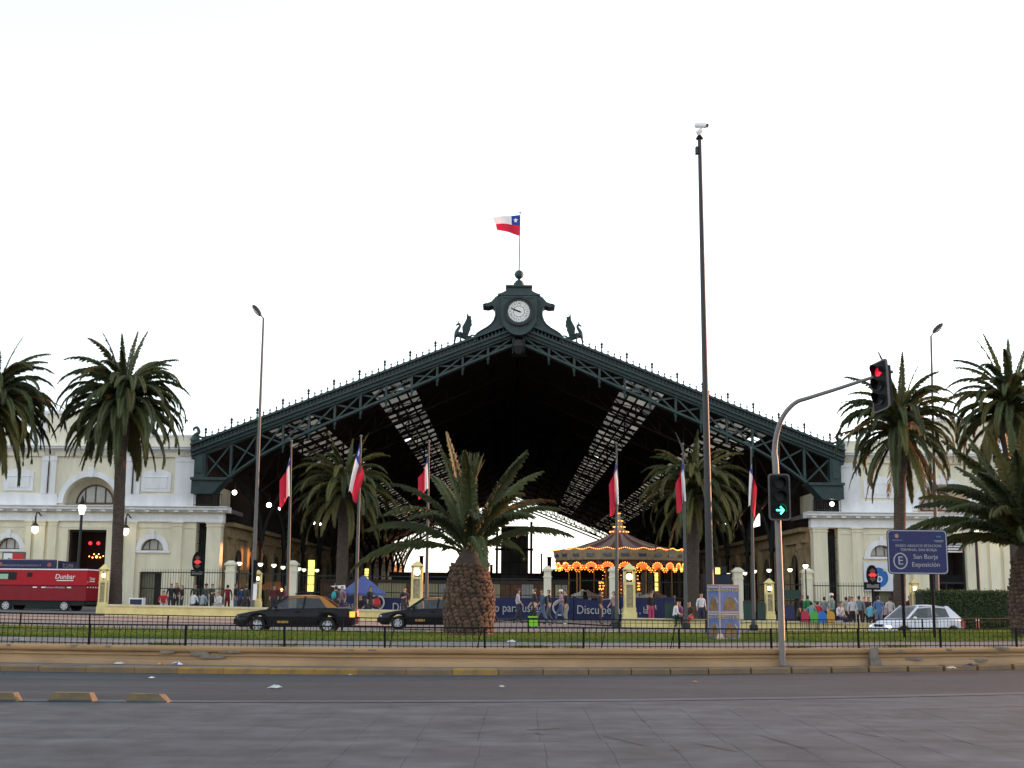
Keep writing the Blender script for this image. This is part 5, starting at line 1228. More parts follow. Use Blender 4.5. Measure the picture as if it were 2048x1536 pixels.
for t in (t1, t2):
    mb = MB(); mb.bb(-.60, -.20, -.832, -.826, .36, .45); mb.build('door_plate', mat('plate_amber', (.30, .17, .03), .6), t, world=False, loc=(0, 0, 0))
    mb = MB(); mb.bb(-.1, .45, -.11, .11, 1.385, 1.42); mb.build('roof_rack', M_sbody, t, world=False, loc=(0, 0, 0))
corsa = dict(L=3.73, W=1.61, H=1.47, belt=.90, wr=.28, wheels=(-1.16, 1.28), paint=M_corsa,
             top=[(-1.865, .55), (-1.80, .66), (-1.3, .80), (-.85, .90), (0, .93), (1.0, .96), (1.6, .97), (1.78, .94), (1.865, .70)],
             wid=[(-1.865, .72), (-1.7, .88), (-1.3, .98), (0, 1.0), (1.3, .99), (1.7, .92), (1.865, .80)],
             cab=(-1.02, -.28, 1.18, 1.80), bpillar=.36, bw=.14, doors=(-.62, .48), handles=(.28,), cw=.62, head=M_headon, tail=(M_tailoff, .30, .02), grille=(.56, .66), mirror=M_corsa, handle=M_corsa)
p = P(1829, 1190, 53.0)
car('hatchback', 'small white hatchback with headlights on behind the blue sign posts', (p.x, 53.0, gz(p.x) + .0), R(20), corsa)
# red armoured van
p = P(172, 1190, 75.0); zg = gz(p.x)
vn = thing('armoured_van', 'red armoured van with white roof edge parked at the far left', 'van', (p.x, 75.0, zg), R(-4))
V = lambda mb, nm, mt_, par=None, sm=False: mb.build(nm, mt_, par or vn, sm, world=False, loc=(0, 0, 0))
M_vred = mat('van_red', (.40, .006, .016), .5, spec=.25, var=.06, scale=2); M_vred2 = mat('van_red_lower', (.22, .006, .014), .5, spec=.25, var=.1, scale=2)
mb = MB(); mb.bb(-6.6, 0, 0, 2.2, 1.82, 2.83); ub = V(mb, 'upper_body', M_vred)
mb = MB(); mb.bb(-6.6, .0, -.04, 2.24, .78, 1.76); V(mb, 'lower_body', M_vred2)
mb = MB(); mb.bb(-6.6, -.02, -.06, 2.26, 1.76, 1.82); V(mb, 'rub_rail', M_tyre)
mb = MB(); mb.bb(-6.62, .02, -.03, 2.23, 2.83, 2.91); V(mb, 'roof_edge', M_whitepaint)
mb = MB(); mb.bb(-6.5, -.1, .05, 2.15, .45, .78); V(mb, 'chassis', M_tyre)
for x in (-1.5, -5.6):
    for y, s in ((.1, 1), (2.1, -1)): wheel(vn, x, y, .42, s)
mb = MB(); mb.bb(-4.22, -3.85, -.01, 0, 2.35, 2.65); V(mb, 'vent', M_tyre)
mb = MB(); mb.bb(-6.3, -4.95, -.01, 0, 2.15, 2.68); wv = V(mb, 'side_window', M_glassd)
mb = MB(); mb.bb(-6.3, -5.55, -.015, -.0105, 2.2, 2.55); V(mb, 'window_sticker', mat('sticker_green', (.3, .5, .35), .6), wv)
place('lettering', text_mesh('Dunbar', .46, M_whitepaint, shear=.15, extrude=.004), vn, loc=(-1.55, -.008, 2.38))
mb = MB(); mb.bb(-2.12, -.95, -.009, -.001, 2.10, 2.16); V(mb, 'underline', M_whitepaint)
o = place('lettering', text_mesh('Dunbar', .30, M_whitepaint, shear=.15, extrude=.004), vn, loc=(.006, .9, 2.26)); o.rotation_euler = (0, 0, pi / 2)
mb = MB(); mb.bb(.001, .008, .45, 1.35, 2.05, 2.10); V(mb, 'underline', M_whitepaint)
o = place('lettering', text_mesh('Camiones Blindados', .17, mat('dim_white', (.5, .42, .42), .6), extrude=.003), vn, loc=(-2.2, -.045, 1.66))
for x in (-3.6, -3.0, -1.2): mb = MB(); mb.bb(x - .14, x + .14, -.05, -.041, 1.62, 1.70); V(mb, 'reflector', M_whitepaint)
for k in range(5): mb = MB(); mb.bb(.001, .01, .12 + k * .46, .28 + k * .46, 1.64, 1.72); V(mb, 'reflector', M_whitepaint)
for y in (.12, 2.02): mb = MB(); mb.bb(.001, .03, y - .07, y + .07, 1.95, 2.1); V(mb, 'tail_light', mat('amber_lens', (.6, .25, .03), .3))
mb = MB(); mb.bb(-.1, .14, .1, 2.1, .52, .66); V(mb, 'rear_bumper', M_tyre)
mb = MB(); mb.add([(-8.4, .05, .5), (-6.6, .05, .5), (-6.6, .05, 2.6), (-7.1, .05, 2.6), (-7.6, .05, 1.6), (-8.4, .05, 1.45), (-8.4, 2.15, .5), (-6.6, 2.15, .5), (-6.6, 2.15, 2.6), (-7.1, 2.15, 2.6), (-7.6, 2.15, 1.6), (-8.4, 2.15, 1.45)],
    [(0, 1, 2, 3, 4, 5), (11, 10, 9, 8, 7, 6), (0, 5, 11, 6), (5, 4, 10, 11), (4, 3, 9, 10), (3, 2, 8, 9), (0, 6, 7, 1)]); V(mb, 'cab', M_vred)
vn.scale = (.87, .87, .87)
# kiosk with blue header behind the van
p = P(110, 1190, 80); zt_k = P(60, 1120, 80).z; zb_k = P(60, 1141, 80).z; zg = gz(p.x)
kk = thing('kiosk', 'kiosk with a blue lettered header board behind the red van', 'kiosk', (p.x - 2.5, 80, zg))
mb = MB(); mb.bb(p.x - 5.5, p.x, 80, 83, zg - .2, zb_k); mb.build('walls', mat('kiosk_green', (.03, .06, .05), .7), kk)
mb = MB(); mb.bb(p.x - 5.6, p.x + .0, 79.9, 79.98, zb_k, zt_k); hb = mb.build('header_board', M_sblue, kk)
mb = MB(); mb.bb(p.x - 5.6, p.x + .0, 79.88, 79.9, zt_k, zt_k + .05); mb.build('header_trim', M_pframe, kk)
q = P(151, 1190, 82.8).x
mb = MB(); mb.add([(p.x + .06, 79.95, zb_k), (q, 82.8, zb_k), (q, 82.8, zt_k - .08), (p.x + .06, 79.95, zt_k - .02)], [(0, 1, 2, 3)]); mb.build('side_header', M_sblue, kk)
rz_ = math.atan2(82.8 - 79.95, q - p.x - .06)
place('lettering', text_mesh('www.paseoaraucoestacion.cl', .21, M_swhite), kk, loc=Vector((p.x - 2.2, 79.88, (zt_k + zb_k) / 2)) - WL[kk.name])
place('lettering', text_mesh('EL LUTRA', .36, M_swhite), kk, loc=Vector(((p.x + q) / 2 + .08, 81.3, (zt_k + zb_k) / 2)) - WL[kk.name], rot=(0, 0, rz_))
for xx in (p.x - 3.55, p.x - .45):
    mb = MB(); mb.prism([(xx + .13 * math.cos(a), (zt_k + zb_k) / 2 + .05 + .13 * math.sin(a)) for a in [2 * pi * i / 14 for i in range(14)]], 79.875, 79.895); mb.build('crest', mat('crest_red', (.4, .12, .10), .6, var=.4, scale=20), hb)
mb = MB(); mb.bb(p.x - 3.2, p.x - 2.2, 79.88, 79.895, zb_k + .08, zb_k + .12); mb.bb(p.x - 1.6, p.x - .9, 79.88, 79.895, zb_k + .08, zb_k + .12); mb.build('rule', M_swhite, hb)
# ================================================================== carousel
YC = 88.5; c0 = P(1239, 1190, YC); cx, zg = c0.x, gz(c0.x) + .06
RC = 131 * YC / 2500
zc = lambda py: P(1239, py, YC).z
car_ = thing('carousel', 'fairground carousel with striped conical roof and strings of orange bulbs', 'carousel', (cx, YC, zg))
M_c1 = mat('canvas_maroon', (.085, .018, .018), .85, var=.15); M_c2 = mat('canvas_grey', (.17, .13, .10), .85, var=.1); M_cband = mat('carousel_cream', (.28, .21, .12), .7, var=.2, scale=4); M_cdark = mat('carousel_dark', (.06, .03, .02), .8, var=.3, scale=5)
M_bulb = glow('bulb_orange', (1.0, .30, .05), .85); M_bulbr = glow('shade_red', (1.0, .12, .015), .22); M_mirror = mat('mirror_blue', (.025, .03, .06), .4)
z_top, z_eave, z_b1, z_b2 = zc(1066), zc(1103), zc(1116), zc(1124)
for k in range(24):
    a0, a1 = 2 * pi * k / 24, 2 * pi * (k + 1) / 24; mb = MB(); pr = [(RC * .10, z_top), (RC * .30, z_top - (z_top - z_eave) * .36), (RC * .60, z_top - (z_top - z_eave) * .72), (RC * .99, z_eave)]
    vs = []
    for r, z in pr:
        for a in (a0, (a0 + a1) / 2, a1): vs.append((cx + r * math.cos(a), YC + r * math.sin(a), z - (.03 * r if a == (a0 + a1) / 2 else 0)))
    mb.add(vs, [(i * 3 + j, i * 3 + j + 1, i * 3 + j + 4, i * 3 + j + 3) for i in range(3) for j in range(2)]); mb.build('canvas_panel', M_c1 if k % 2 else M_c2, car_)
mb = MB(); n = 48; mb.lathe([(RC, z_eave - .02), (RC * 1.005, z_eave), (RC * .96, z_b2), (RC * .94, z_b2)], (cx, YC, 0), n); rim = mb.build('rim_band', M_cband, car_)
mb = MB()
for k in range(24):
    a = 2 * pi * k / 24; mb.box((cx + RC * 1.0 * math.cos(a), YC + RC * 1.0 * math.sin(a), (z_eave + z_b1) / 2 - .05), (.02, .55, .30), a)
    mb2 = MB(); mb2.box((0, 0, 0), (.03, .55, .30)); o = mb2.build('mirror', M_mirror, rim, world=False, loc=(cx + RC * .985 * math.cos(a), YC + RC * .985 * math.sin(a), (z_eave + z_b2) / 2 + .05)); o.rotation_euler = (0, -.08, a)
mb = MB(); mb.lathe([(RC * .97, z_b2 - .02), (RC * .985, z_b2 + .03), (RC * .97, z_b2 + .06)], (cx, YC, 0), n); mb.build('rim_lip', M_cdark, rim)
# scallops below the rim
for k in range(24):
    a = 2 * pi * k / 24; mb = MB(); vs = [(0, 0, .0)]
    for i in range(9): b_ = pi * i / 8; vs.append((0, .40 * math.cos(b_), -.06 + .34 * math.sin(b_)))
    mb.add(vs, [(0, i, i + 1) for i in range(1, 9)]); o = mb.build('scallop', M_bulbr, rim, world=False, loc=(cx + RC * .95 * math.cos(a), YC + RC * .95 * math.sin(a), z_b2 - .42)); o.rotation_euler = (0, 0, a)
    mb = MB(); mb.box((0, 0, -.10), (.03, .42, .30), 0); o = mb.build('valance', M_cdark, rim, world=False, loc=(cx + RC * .955 * math.cos(a + pi / 24), YC + RC * .955 * math.sin(a + pi / 24), z_b2 - .06)); o.rotation_euler = (0, 0, a + pi / 24)
def octa(mb, c, r):
    x, y, z = c; mb.add([(x + r, y, z), (x - r, y, z), (x, y + r, z), (x, y - r, z), (x, y, z + r), (x, y, z - r)], [(0, 2, 4), (2, 1, 4), (1, 3, 4), (3, 0, 4), (2, 0, 5), (1, 2, 5), (3, 1, 5), (0, 3, 5)])
mb = MB()
for k in range(220):
    a = 2 * pi * k / 220; dz = .10 * abs(math.cos(a * 12)) ** 3
    octa(mb, (cx + RC * 1.015 * math.cos(a), YC + RC * 1.015 * math.sin(a), z_eave + .02 + dz), .042)
for k in range(24):
    a = 2 * pi * k / 24
    for i in range(9):
        b_ = pi * i / 8; t_ = a + .42 * math.cos(b_) / RC; octa(mb, (cx + RC * .965 * math.cos(t_), YC + RC * .965 * math.sin(t_), z_b2 - .46 + .34 * math.sin(b_)), .042)
    for i in range(5):
        t_ = a + pi / 24 + (i - 2) * .028; octa(mb, (cx + RC * .965 * math.cos(t_), YC + RC * .965 * math.sin(t_), z_b2 - .50 - .12 * (1 if i % 2 else 0)), .042)
tag(mb.build('bulb_strings', M_bulb, car_), kind='stuff')
mb = MB(); mb.lathe([(.62, zc(1066) - .05), (.62, zc(1062)), (.36, zc(1060)), (.30, zc(1054)), (.22, zc(1046)), (.16, zc(1042)), (.10, zc(1032)), (.04, zc(1028))], (cx, YC, 0), 14); mb.build('spire', M_cband, car_, True)
mb = MB()
for r, py, m_ in ((.66, 1064, 16), (.40, 1054, 10), (.24, 1042, 7), (.06, 1027, 2)):
    for k in range(m_): octa(mb, (cx + r * math.cos(2 * pi * k / m_), YC + r * math.sin(2 * pi * k / m_), zc(py)), .05)
tag(mb.build('spire_bulbs', M_bulb, car_), kind='stuff')
mb = MB(); mb.lathe([(RC * .98, zg + .05), (RC * .98, zg + .40), (RC * .95, zg + .42)], (cx, YC, 0), 40); mb.build('platform', M_cdark, car_)
mb = MB(); mb.lathe([(1.25, zg + .4), (1.25, zc(1160)), (1.0, zc(1155)), (.9, z_b2), (.5, z_eave)], (cx, YC, 0), 16); mb.build('centre_drum', M_cdark, car_)
mb = MB()
for k in range(16):
    a = 2 * pi * k / 16
    for i in range(11 if k % 3 == 0 else 0): octa(mb, (cx + 1.3 * math.cos(a), YC + 1.3 * math.sin(a), zg + .55 + i * .24), .03)
    if k % 4 in (0, 1):
        for i in range(8): b_ = i * pi / 4; t_ = a + .22 * math.cos(b_); octa(mb, (cx + 1.4 * math.cos(t_), YC + 1.4 * math.sin(t_), zc(1172) + .26 * math.sin(b_)), .05)
tag(mb.build('drum_bulbs', M_bulb, car_), kind='stuff')
hm = skin_mesh('horse', [(0, 0, 0), (.38, 0, .03), (-.38, 0, 0), (.58, 0, .38), (.82, 0, .32), (.42, .1, -.3), (.62, .1, -.42), (-.45, .1, -.32), (-.62, .1, -.5), (.42, -.1, -.3), (.25, -.1, -.5), (-.45, -.1, -.32), (-.3, -.1, -.55), (-.6, 0, .02), (-.72, 0, -.25)],
    [(0, 1), (0, 2), (1, 3), (3, 4), (1, 5), (5, 6), (2, 7), (7, 8), (1, 9), (9, 10), (2, 11), (11, 12), (2, 13), (13, 14)], [.2, .18, .19, .11, .07, .06, .04, .07, .04, .06, .04, .07, .04, .06, .03], [mat('horse_white', (.35, .30, .25), .4)], 1)
pm = MB(); pm.tube([(0, 0, 0), (0, 0, z_b2 - zg - .3)], .035, 6); pole = pm.mesh('pole', mat('brass', (.35, .2, .06), .3, metal=.8))
for k in range(12):
    a = 2 * pi * k / 12 + .1; r = RC * (.82 if k % 2 else .60)
    po_ = place('pole', pole, car_, loc=(r * math.cos(a), r * math.sin(a), .36)); h_ = place('horse', hm, po_, loc=(0, 0, 1.0 + .2 * math.sin(k * 2.1))); h_.rotation_euler = (0, 0, a + pi / 2)
# ================================================================== gate columns and tall railings
YG = 83.0
gate = [(463, 1121), (587, 1121), (908, 1128), (1095, 1132), (1226, 1133), (1475, 1135), (1613, 1136)]
names = ['by the left portico pillar', 'right of the left street lamp', 'behind the middle palm trunk', 'left of the carousel', 'in front of the carousel', 'right of the poster stand and behind it', 'beside the right portico pillar']
gx = []
for (px, py), nm in zip(gate, names):
    q = P(px, py, YG); zb = gz(q.x); gx.append((q.x, q.z))
    t = thing('gate_column', 'square cream gate column ' + nm, 'gate column', (q.x, YG, zb), group='cream gate columns of the forecourt railings')
    w_ = .30 if px not in (908, 1095, 1226) else .24
    mb = MB(); mb.bb(q.x - w_, q.x + w_, YG - w_, YG + w_, zb - .3, q.z - .62); mb.build('shaft', M_cream_up, t)
    mb = MB(); mb.bb(q.x - w_ - .1, q.x + w_ + .1, YG - w_ - .1, YG + w_ + .1, zb - .3, zb + .5); mb.build('base', M_cream_up, t)
    mb = MB(); mb.bb(q.x - w_ - .05, q.x + w_ + .05, YG - w_ - .05, YG + w_ + .05, q.z - .75, q.z - .68); mb.bb(q.x - w_ - .08, q.x + w_ + .08, YG - w_ - .08, YG + w_ + .08, q.z - .32, q.z - .2); mb.bb(q.x - w_ + .01, q.x + w_ - .01, YG - w_ + .01, YG + w_ - .01, q.z - .62, q.z - .32); mb.box((q.x, YG, q.z - .1), (2 * w_ + .12, 2 * w_ + .12, .2), 0, .4); mb.build('cap', M_cream_up, t)
gx = [(-24.5, 4)] + gx + [(24.5, 4)]
wh = ['left of the first gate column', 'between the two left gate columns', 'behind the blue parasol', 'behind the walking people', 'before the left side of the carousel', 'before the palm beside the carousel', 'between the two right gate columns', 'by the right portico']
for i in range(len(gx) - 1):
    x0, x1 = gx[i][0] + .35, gx[i + 1][0] - .35; zb = gz((x0 + x1) / 2); h = 2.55
    t = thing('railing', 'tall dark iron railing ' + wh[i], 'railing', ((x0 + x1) / 2, YG, zb), group='tall railings of the forecourt')
    for z in (.25, 1.5, h): mb = MB(); mb.bb(x0, x1, YG - .025, YG + .025, zb + z - .03, zb + z + .03); mb.build('rail', M_irond, t)
    mb = MB(); k = 0
    while x0 + k * .17 < x1: x = x0 + k * .17; mb.bb(x - .009, x + .009, YG - .01, YG + .01, zb, zb + h + .22); k += 1
    tag(mb.build('bars', M_irond, t), kind='stuff')
# ================================================================== lamps
def bowl_lamp(px, py, label, Y=None, h=3.6):
    if Y is None: Y = max(78, min(125, (h + .1 - 1.6) * 2500 / max(20, 1190 - (py - (px - 1024) * .00873))))
    q = P(px, py, Y); zb = gz(q.x)
    t = thing('lamp_post', label, 'lamp post', (q.x, Y, zb), group='globe lamp posts along the arcades')
    mb = MB(); mb.tube([(q.x, Y, zb - .2), (q.x, Y, zb + .6), (q.x, Y, zb + .7), (q.x, Y, q.z - .25)], [.12, .10, .05, .045], 8); mb.build('post', M_irond, t)
    mb = MB(); mb.lathe([(.07, -.18), (.15, -.10), (.19, .0), (.15, .06), (.04, .10)], q, 12); mb.build('globe', M_lamp, t, True)
    mb = MB(); mb.lathe([(.22, .06), (.16, .12), (.05, .20), (.02, .28)], q, 10); mb.build('hood', M_irond, t)
for px, py, lb in ((479, 1126, 'lit globe lamp just right of the first gate column'), (521, 1128, 'lit globe lamp above the left pedestal'), (548, 1130, 'lit globe lamp left of the second gate column, nearer one'), (566, 1134, 'lit globe lamp touching the second gate column'),
                   (598, 1137, 'lit globe lamp right of the second gate column'), (608, 1139, 'lit globe lamp left of the yellow light totem'), (634, 1140, 'lit globe lamp right of the yellow light totem'),
                   (1457, 1148, 'lit globe lamp left of the gate column by the poster stand'), (1490, 1146, 'lit globe lamp right of the gate column by the poster stand'), (1509, 1142, 'lit globe lamp behind the rightmost flagpole'), (1538, 1140, 'lit globe lamp above the pedestal by the traffic signal'), (1580, 1139, 'lit globe lamp between the signal mast and the last gate column'), (1611, 1131, 'lit globe lamp over the last gate column on the right')):
    bowl_lamp(px, py, lb)
def lantern(px, py, Y, label):
    q = P(px, py, Y); zb = gz(q.x); t = thing('lantern_post', label, 'lamp post', (q.x, Y, zb), group='tall lantern posts')
    mb = MB(); mb.tube([(q.x, Y, zb - .2), (q.x, Y, zb + 1.0), (q.x, Y, q.z - .35)], [.16, .11, .085], 10); mb.build('post', M_irond, t)
    mb = MB(); mb.lathe([(.14, -.34), (.26, .10), (.22, .25)], q, 10); mb.build('glass', M_lamp, t)
    mb = MB(); mb.lathe([(.30, .25), (.2, .38), (.12, .5), (.03, .85)], q, 10); mb.build('hood', M_irond, t)
lantern(164, 1018, 80, 'tall lantern post left of the big palm trunk'); lantern(1951, 1052, 72, 'tall lantern post shining through the right palm fronds'); 
def wall_lantern(px, py, label, bx):
    q = P(px, py, YF - 1.0); t = thing('wall_lantern', label, 'lantern', (q.x, YF - .1, q.z), group='lanterns hung on the station front')
    mb = MB(); mb.tube(smoothpts([(q.x + .05, YF - .05, q.z + 1.0), (q.x, YF - .7, q.z + 1.25), (q.x, YF - 1.0, q.z + .95)], 4), .05, 6); mb.tube([(q.x, YF - 1.0, q.z + .95), (q.x, YF - 1.0, q.z + .3)], .07, 6); mb.build('bracket', M_irond, t)
    mb = MB(); mb.lathe([(.05, -.35), (.22, -.2), (.26, .05), (.2, .22)], (q.x, YF - 1.0, q.z), 10); mb.build('glass', M_lamp, t)
    mb = MB(); mb.lathe([(.3, .2), (.1, .45)], (q.x, YF - 1.0, q.z), 10); mb.build('hood', M_irond, t)
wall_lantern(70, 1058, 'lit lantern hung on the left wing near the red and white sign', 0); wall_lantern(251, 1062, 'lit lantern hung on the left wing behind the tall palm trunk', 0); wall_lantern(2004, 1080, 'lit lantern hung on the right wing at the picture edge', 0)
M_flood = glow('flood', (1.0, .94, .88), 2.5); M_floodo = glow('flood_orange', (1.0, .55, .22), 1.6)
for px, py, Y, r, mm_, lb in ((469, 985, 100, .26, M_flood, 'bright floodlight under the left end of the gable'), (538, 1010, 112, .30, M_flood, 'bright floodlight between the left street lamp and the first flag'), (558, 1018, 118, .18, M_flood, 'small floodlight left of the first hanging flag'), (627, 1045, 130, .26, M_flood, 'floodlight deep in the hall above the yellow totem'), (640, 1048, 134, .18, M_flood, 'smaller floodlight deep in the hall beside the left palm'), (1521, 1023, 110, .22, M_floodo, 'orange floodlight beside the rightmost flag'), (1452, 1047, 128, .12, M_flood, 'tiny floodlight behind the right inner palm'), (1664, 1008, 92.3, .22, M_flood, 'white floodlight on the right portico balcony')):
    q = P(px, py, Y); t = thing('floodlight', lb, 'floodlight', q, group='floodlights in the hall')
    r *= .72; mb = MB(); mb.ball(q, r, 12, 8); mb.build('lens', mm_, t, True)
    mb = MB(); mb.box(q + Vector((0, r * .9, .05)), (r * 1.7, r, r * 1.5)); mb.tube([q + Vector((0, r, r * .5)), q + Vector((0, r, 1.0 if Y > 95 else -.8))], .04, 6); mb.build('housing', M_irond, t)
M_totem = glow('totem_yellow', (1.0, .80, .16), .28)
for px, y0, y1, wpx, Y, lb in ((621, 1119, 1184, 11, 92, 'glowing yellow light totem behind the first taxi'), (733, 1136, 1160, 7, 100, 'small glowing yellow totem above the blue parasol'), (1313, 1144, 1182, 6, 94, 'glowing yellow totem behind the carousel edge')):
    a, b = P(px, y1, Y), P(px, y0, Y); wd = wpx * Y / 2500; zb = gz(a.x); t = thing('light_totem', lb, 'light totem', (a.x, Y, zb), group='glowing yellow totems')
    n = 4
    for k in range(n):
        z0 = a.z + (b.z - a.z) * k / n; z1 = a.z + (b.z - a.z) * (k + 1) / n - .05; mb = MB(); mb.bb(a.x - wd / 2, a.x + wd / 2, Y - wd / 2, Y + wd / 2, z0, z1); mb.build('light_box', M_totem, t)
    mb = MB(); mb.bb(a.x - wd * .35, a.x + wd * .35, Y - wd * .35, Y + wd * .35, zb - .2, b.z - .03); mb.build('stem', M_irond, t)
# ================================================================== hall contents
random.seed(41)
def boxthing(name, label, cat, parts, base, group=None):
    t = thing(name, label, cat, base, group=group)
    for nm, mt_, (x0, x1, y0, y1, z0, z1) in parts: mb = MB(); mb.bb(x0, x1, y0, y1, z0, z1); mb.build(nm, mt_, t)
    return t
# hoarding of coloured panels
YH = 112.0; zt_h = P(900, 1167, YH).z; zg = gz(0)
ho = thing('hoarding', 'row of cream, white and brown panels closing off the building site in the hall', 'hoarding', (P(880, 1190, YH).x, YH, zg))
M_pb = mat('panel_brown', (.16, .085, .045), .9, var=.2, scale=2); M_pw = mat('panel_white', (.42, .42, .40), .8); M_pc = mat('panel_cream', (.48, .44, .27), .8)
px = 640; seq = [M_pb, M_pc, M_pb, M_pb, M_pc, M_pc, M_pb, M_pc, M_pw, M_pc, M_pc, M_pb, M_pc, M_pb, M_pb, M_pw, M_pb, M_pb, M_pc, M_pw]; wdt = [28, 27, 30, 30, 28, 30, 30, 34, 18, 24, 30, 30, 22, 20, 22, 25, 20, 22, 14, 12]
for mt_, wd in zip(seq, wdt):
    a, b = P(px, 1190, YH).x, P(px + wd - 1, 1190, YH).x; mb = MB(); n = max(2, int((b - a) / .28))
    for k in range(n): mb.bb(a + (b - a) * k / n + .012, a + (b - a) * (k + 1) / n - .012, YH + (.0 if k % 2 else .035), YH + .09, zg - .2, zt_h - .02)
    mb.build('panel', mt_, ho); px += wd
mb = MB(); mb.bb(P(640, 1190, YH).x, P(1140, 1190, YH).x, YH - .1, YH + .3, zt_h, zt_h + .28); mb.build('header', mat('header_brown', (.085, .06, .05), .9, var=.2), ho)
# dark station building deep in the hall
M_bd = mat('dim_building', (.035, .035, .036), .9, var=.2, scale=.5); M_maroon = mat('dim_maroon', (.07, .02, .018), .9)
Yb = 190.0
bb_ = thing('platform_building', 'low dark platform building with a clerestory deep inside the hall', 'building', (P(960, 1190, Yb).x, Yb, gz(0)))
x0, x1 = P(785, 1190, Yb).x, P(1240, 1190, Yb).x; z1 = P(960, 1147, Yb).z
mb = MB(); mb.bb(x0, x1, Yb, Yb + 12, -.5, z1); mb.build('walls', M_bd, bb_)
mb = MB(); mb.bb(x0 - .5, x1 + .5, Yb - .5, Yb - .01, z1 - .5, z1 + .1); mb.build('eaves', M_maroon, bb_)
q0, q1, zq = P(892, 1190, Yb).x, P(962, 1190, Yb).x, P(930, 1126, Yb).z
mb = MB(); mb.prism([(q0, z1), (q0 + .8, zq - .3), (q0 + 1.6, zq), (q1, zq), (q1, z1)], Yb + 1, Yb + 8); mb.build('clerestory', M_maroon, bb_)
mb = MB(); mb.bb(q0 + 1.4, q0 + 2.6, Yb + .9, Yb + .99, z1, zq - .4); mb.build('window', M_glassw, bb_)
for px, py, w_ in ((840, 1112, .55), (963, 1112, .6), (1100, 1114, .6), (1084, 1108, .25), (982, 1130, .4)):
    q = P(px, py, Yb); mb = MB(); mb.bb(q.x - w_ / 2, q.x + w_ / 2, Yb + 3, Yb + 3.6, z1 - .1, q.z); mb.bb(q.x - w_ * .7, q.x + w_ * .7, Yb + 2.9, Yb + 3.7, q.z, q.z + .12); mb.build('chimney', M_maroon, bb_)
a, b, c = P(1085, 1145, Yb + 4), P(1150, 1105, Yb + 4), P(1230, 1092, Yb + 4)
mb = MB(); mb.prism([(a.x, z1), (a.x, a.z + .2), (P(1143, 1190, Yb + 4).x, P(1143, 1132, Yb + 4).z), (b.x, b.z), (P(1165, 1190, Yb + 4).x, P(1165, 1091, Yb + 4).z), (c.x + 4, c.z), (c.x + 4, z1)], Yb + 4, Yb + 9); mb.build('roof', M_maroon, bb_)
mb = MB(); p0, p1 = P(992, 1190, 150), P(1060, 1190, 150)
# panelled tower
Yt = 165.0; x0, x1 = P(1001, 1190, Yt).x, P(1056, 1190, Yt).x; zt_t = P(1028, 1052, Yt).z
tw = thing('lift_tower', 'tall grey panelled tower with slim side posts in the middle of the hall', 'tower', ((x0 + x1) / 2, Yt, gz(0)))
M_tp = mat('tower_panel', (.085, .085, .075), .7, var=.2, scale=.6, rnd=.2)
nr, nc = 7, 3
for r in range(nr):
    for c in range(nc):
        mb = MB(); w_ = (x1 - x0) / nc; h_ = (zt_t + .5) / nr; mb.bb(x0 + c * w_ + .05, x0 + (c + 1) * w_ - .05, Yt, Yt + .1, -.5 + r * h_ + .05, -.5 + (r + 1) * h_ - .05); mb.build('panel', M_tp, tw)
mb = MB(); mb.bb(x0, x1, Yt + .06, Yt + 3.5, -.5, zt_t); mb.build('core', M_bd, tw)
for px in (993, 1062): x = P(px, 1190, Yt).x; mb = MB(); mb.bb(x - .16, x + .16, Yt, Yt + .4, -.5, zt_t + .6); mb.build('side_post', M_maroon, tw)
for z in (zt_t - 3.2,): mb = MB(); mb.bb(P(989, 1190, Yt).x, P(1066, 1190, Yt).x, Yt - .06, Yt - .005, z, z + .3); mb.build('crossbar', M_maroon, tw)
# far arched canopy
Ya = 258.0; fa = thing('arched_canopy', 'distant lattice arch of a platform canopy seen through the hall on the left', 'canopy', (P(862, 1190, Ya).x, Ya, 0))
pl_ = [P(x, y, Ya) for x, y in ((798, 1150), (806, 1125), (822, 1098), (845, 1075), (866, 1066), (890, 1076), (912, 1098), (926, 1122), (932, 1150))]
sp_ = smoothpts(pl_, 4)
mb = MB(); mb.tube(sp_, .22, 6); mb.build('arch_rib', M_irond, fa)
sp2 = [p + Vector((-(p.x - P(864, 1190, Ya).x) * -.12, 0, 1.15)) for p in sp_]
mb = MB(); mb.tube(sp2, .18, 6); mb.build('arch_rib', M_irond, fa)
mb = MB()
for i in range(0, len(sp_) - 1): mb.tube([sp_[i], sp2[i + 1]], .08, 4); mb.tube([sp2[i], sp_[i + 1]], .08, 4)
tag(mb.build('lattice', M_irond, fa), kind='stuff')
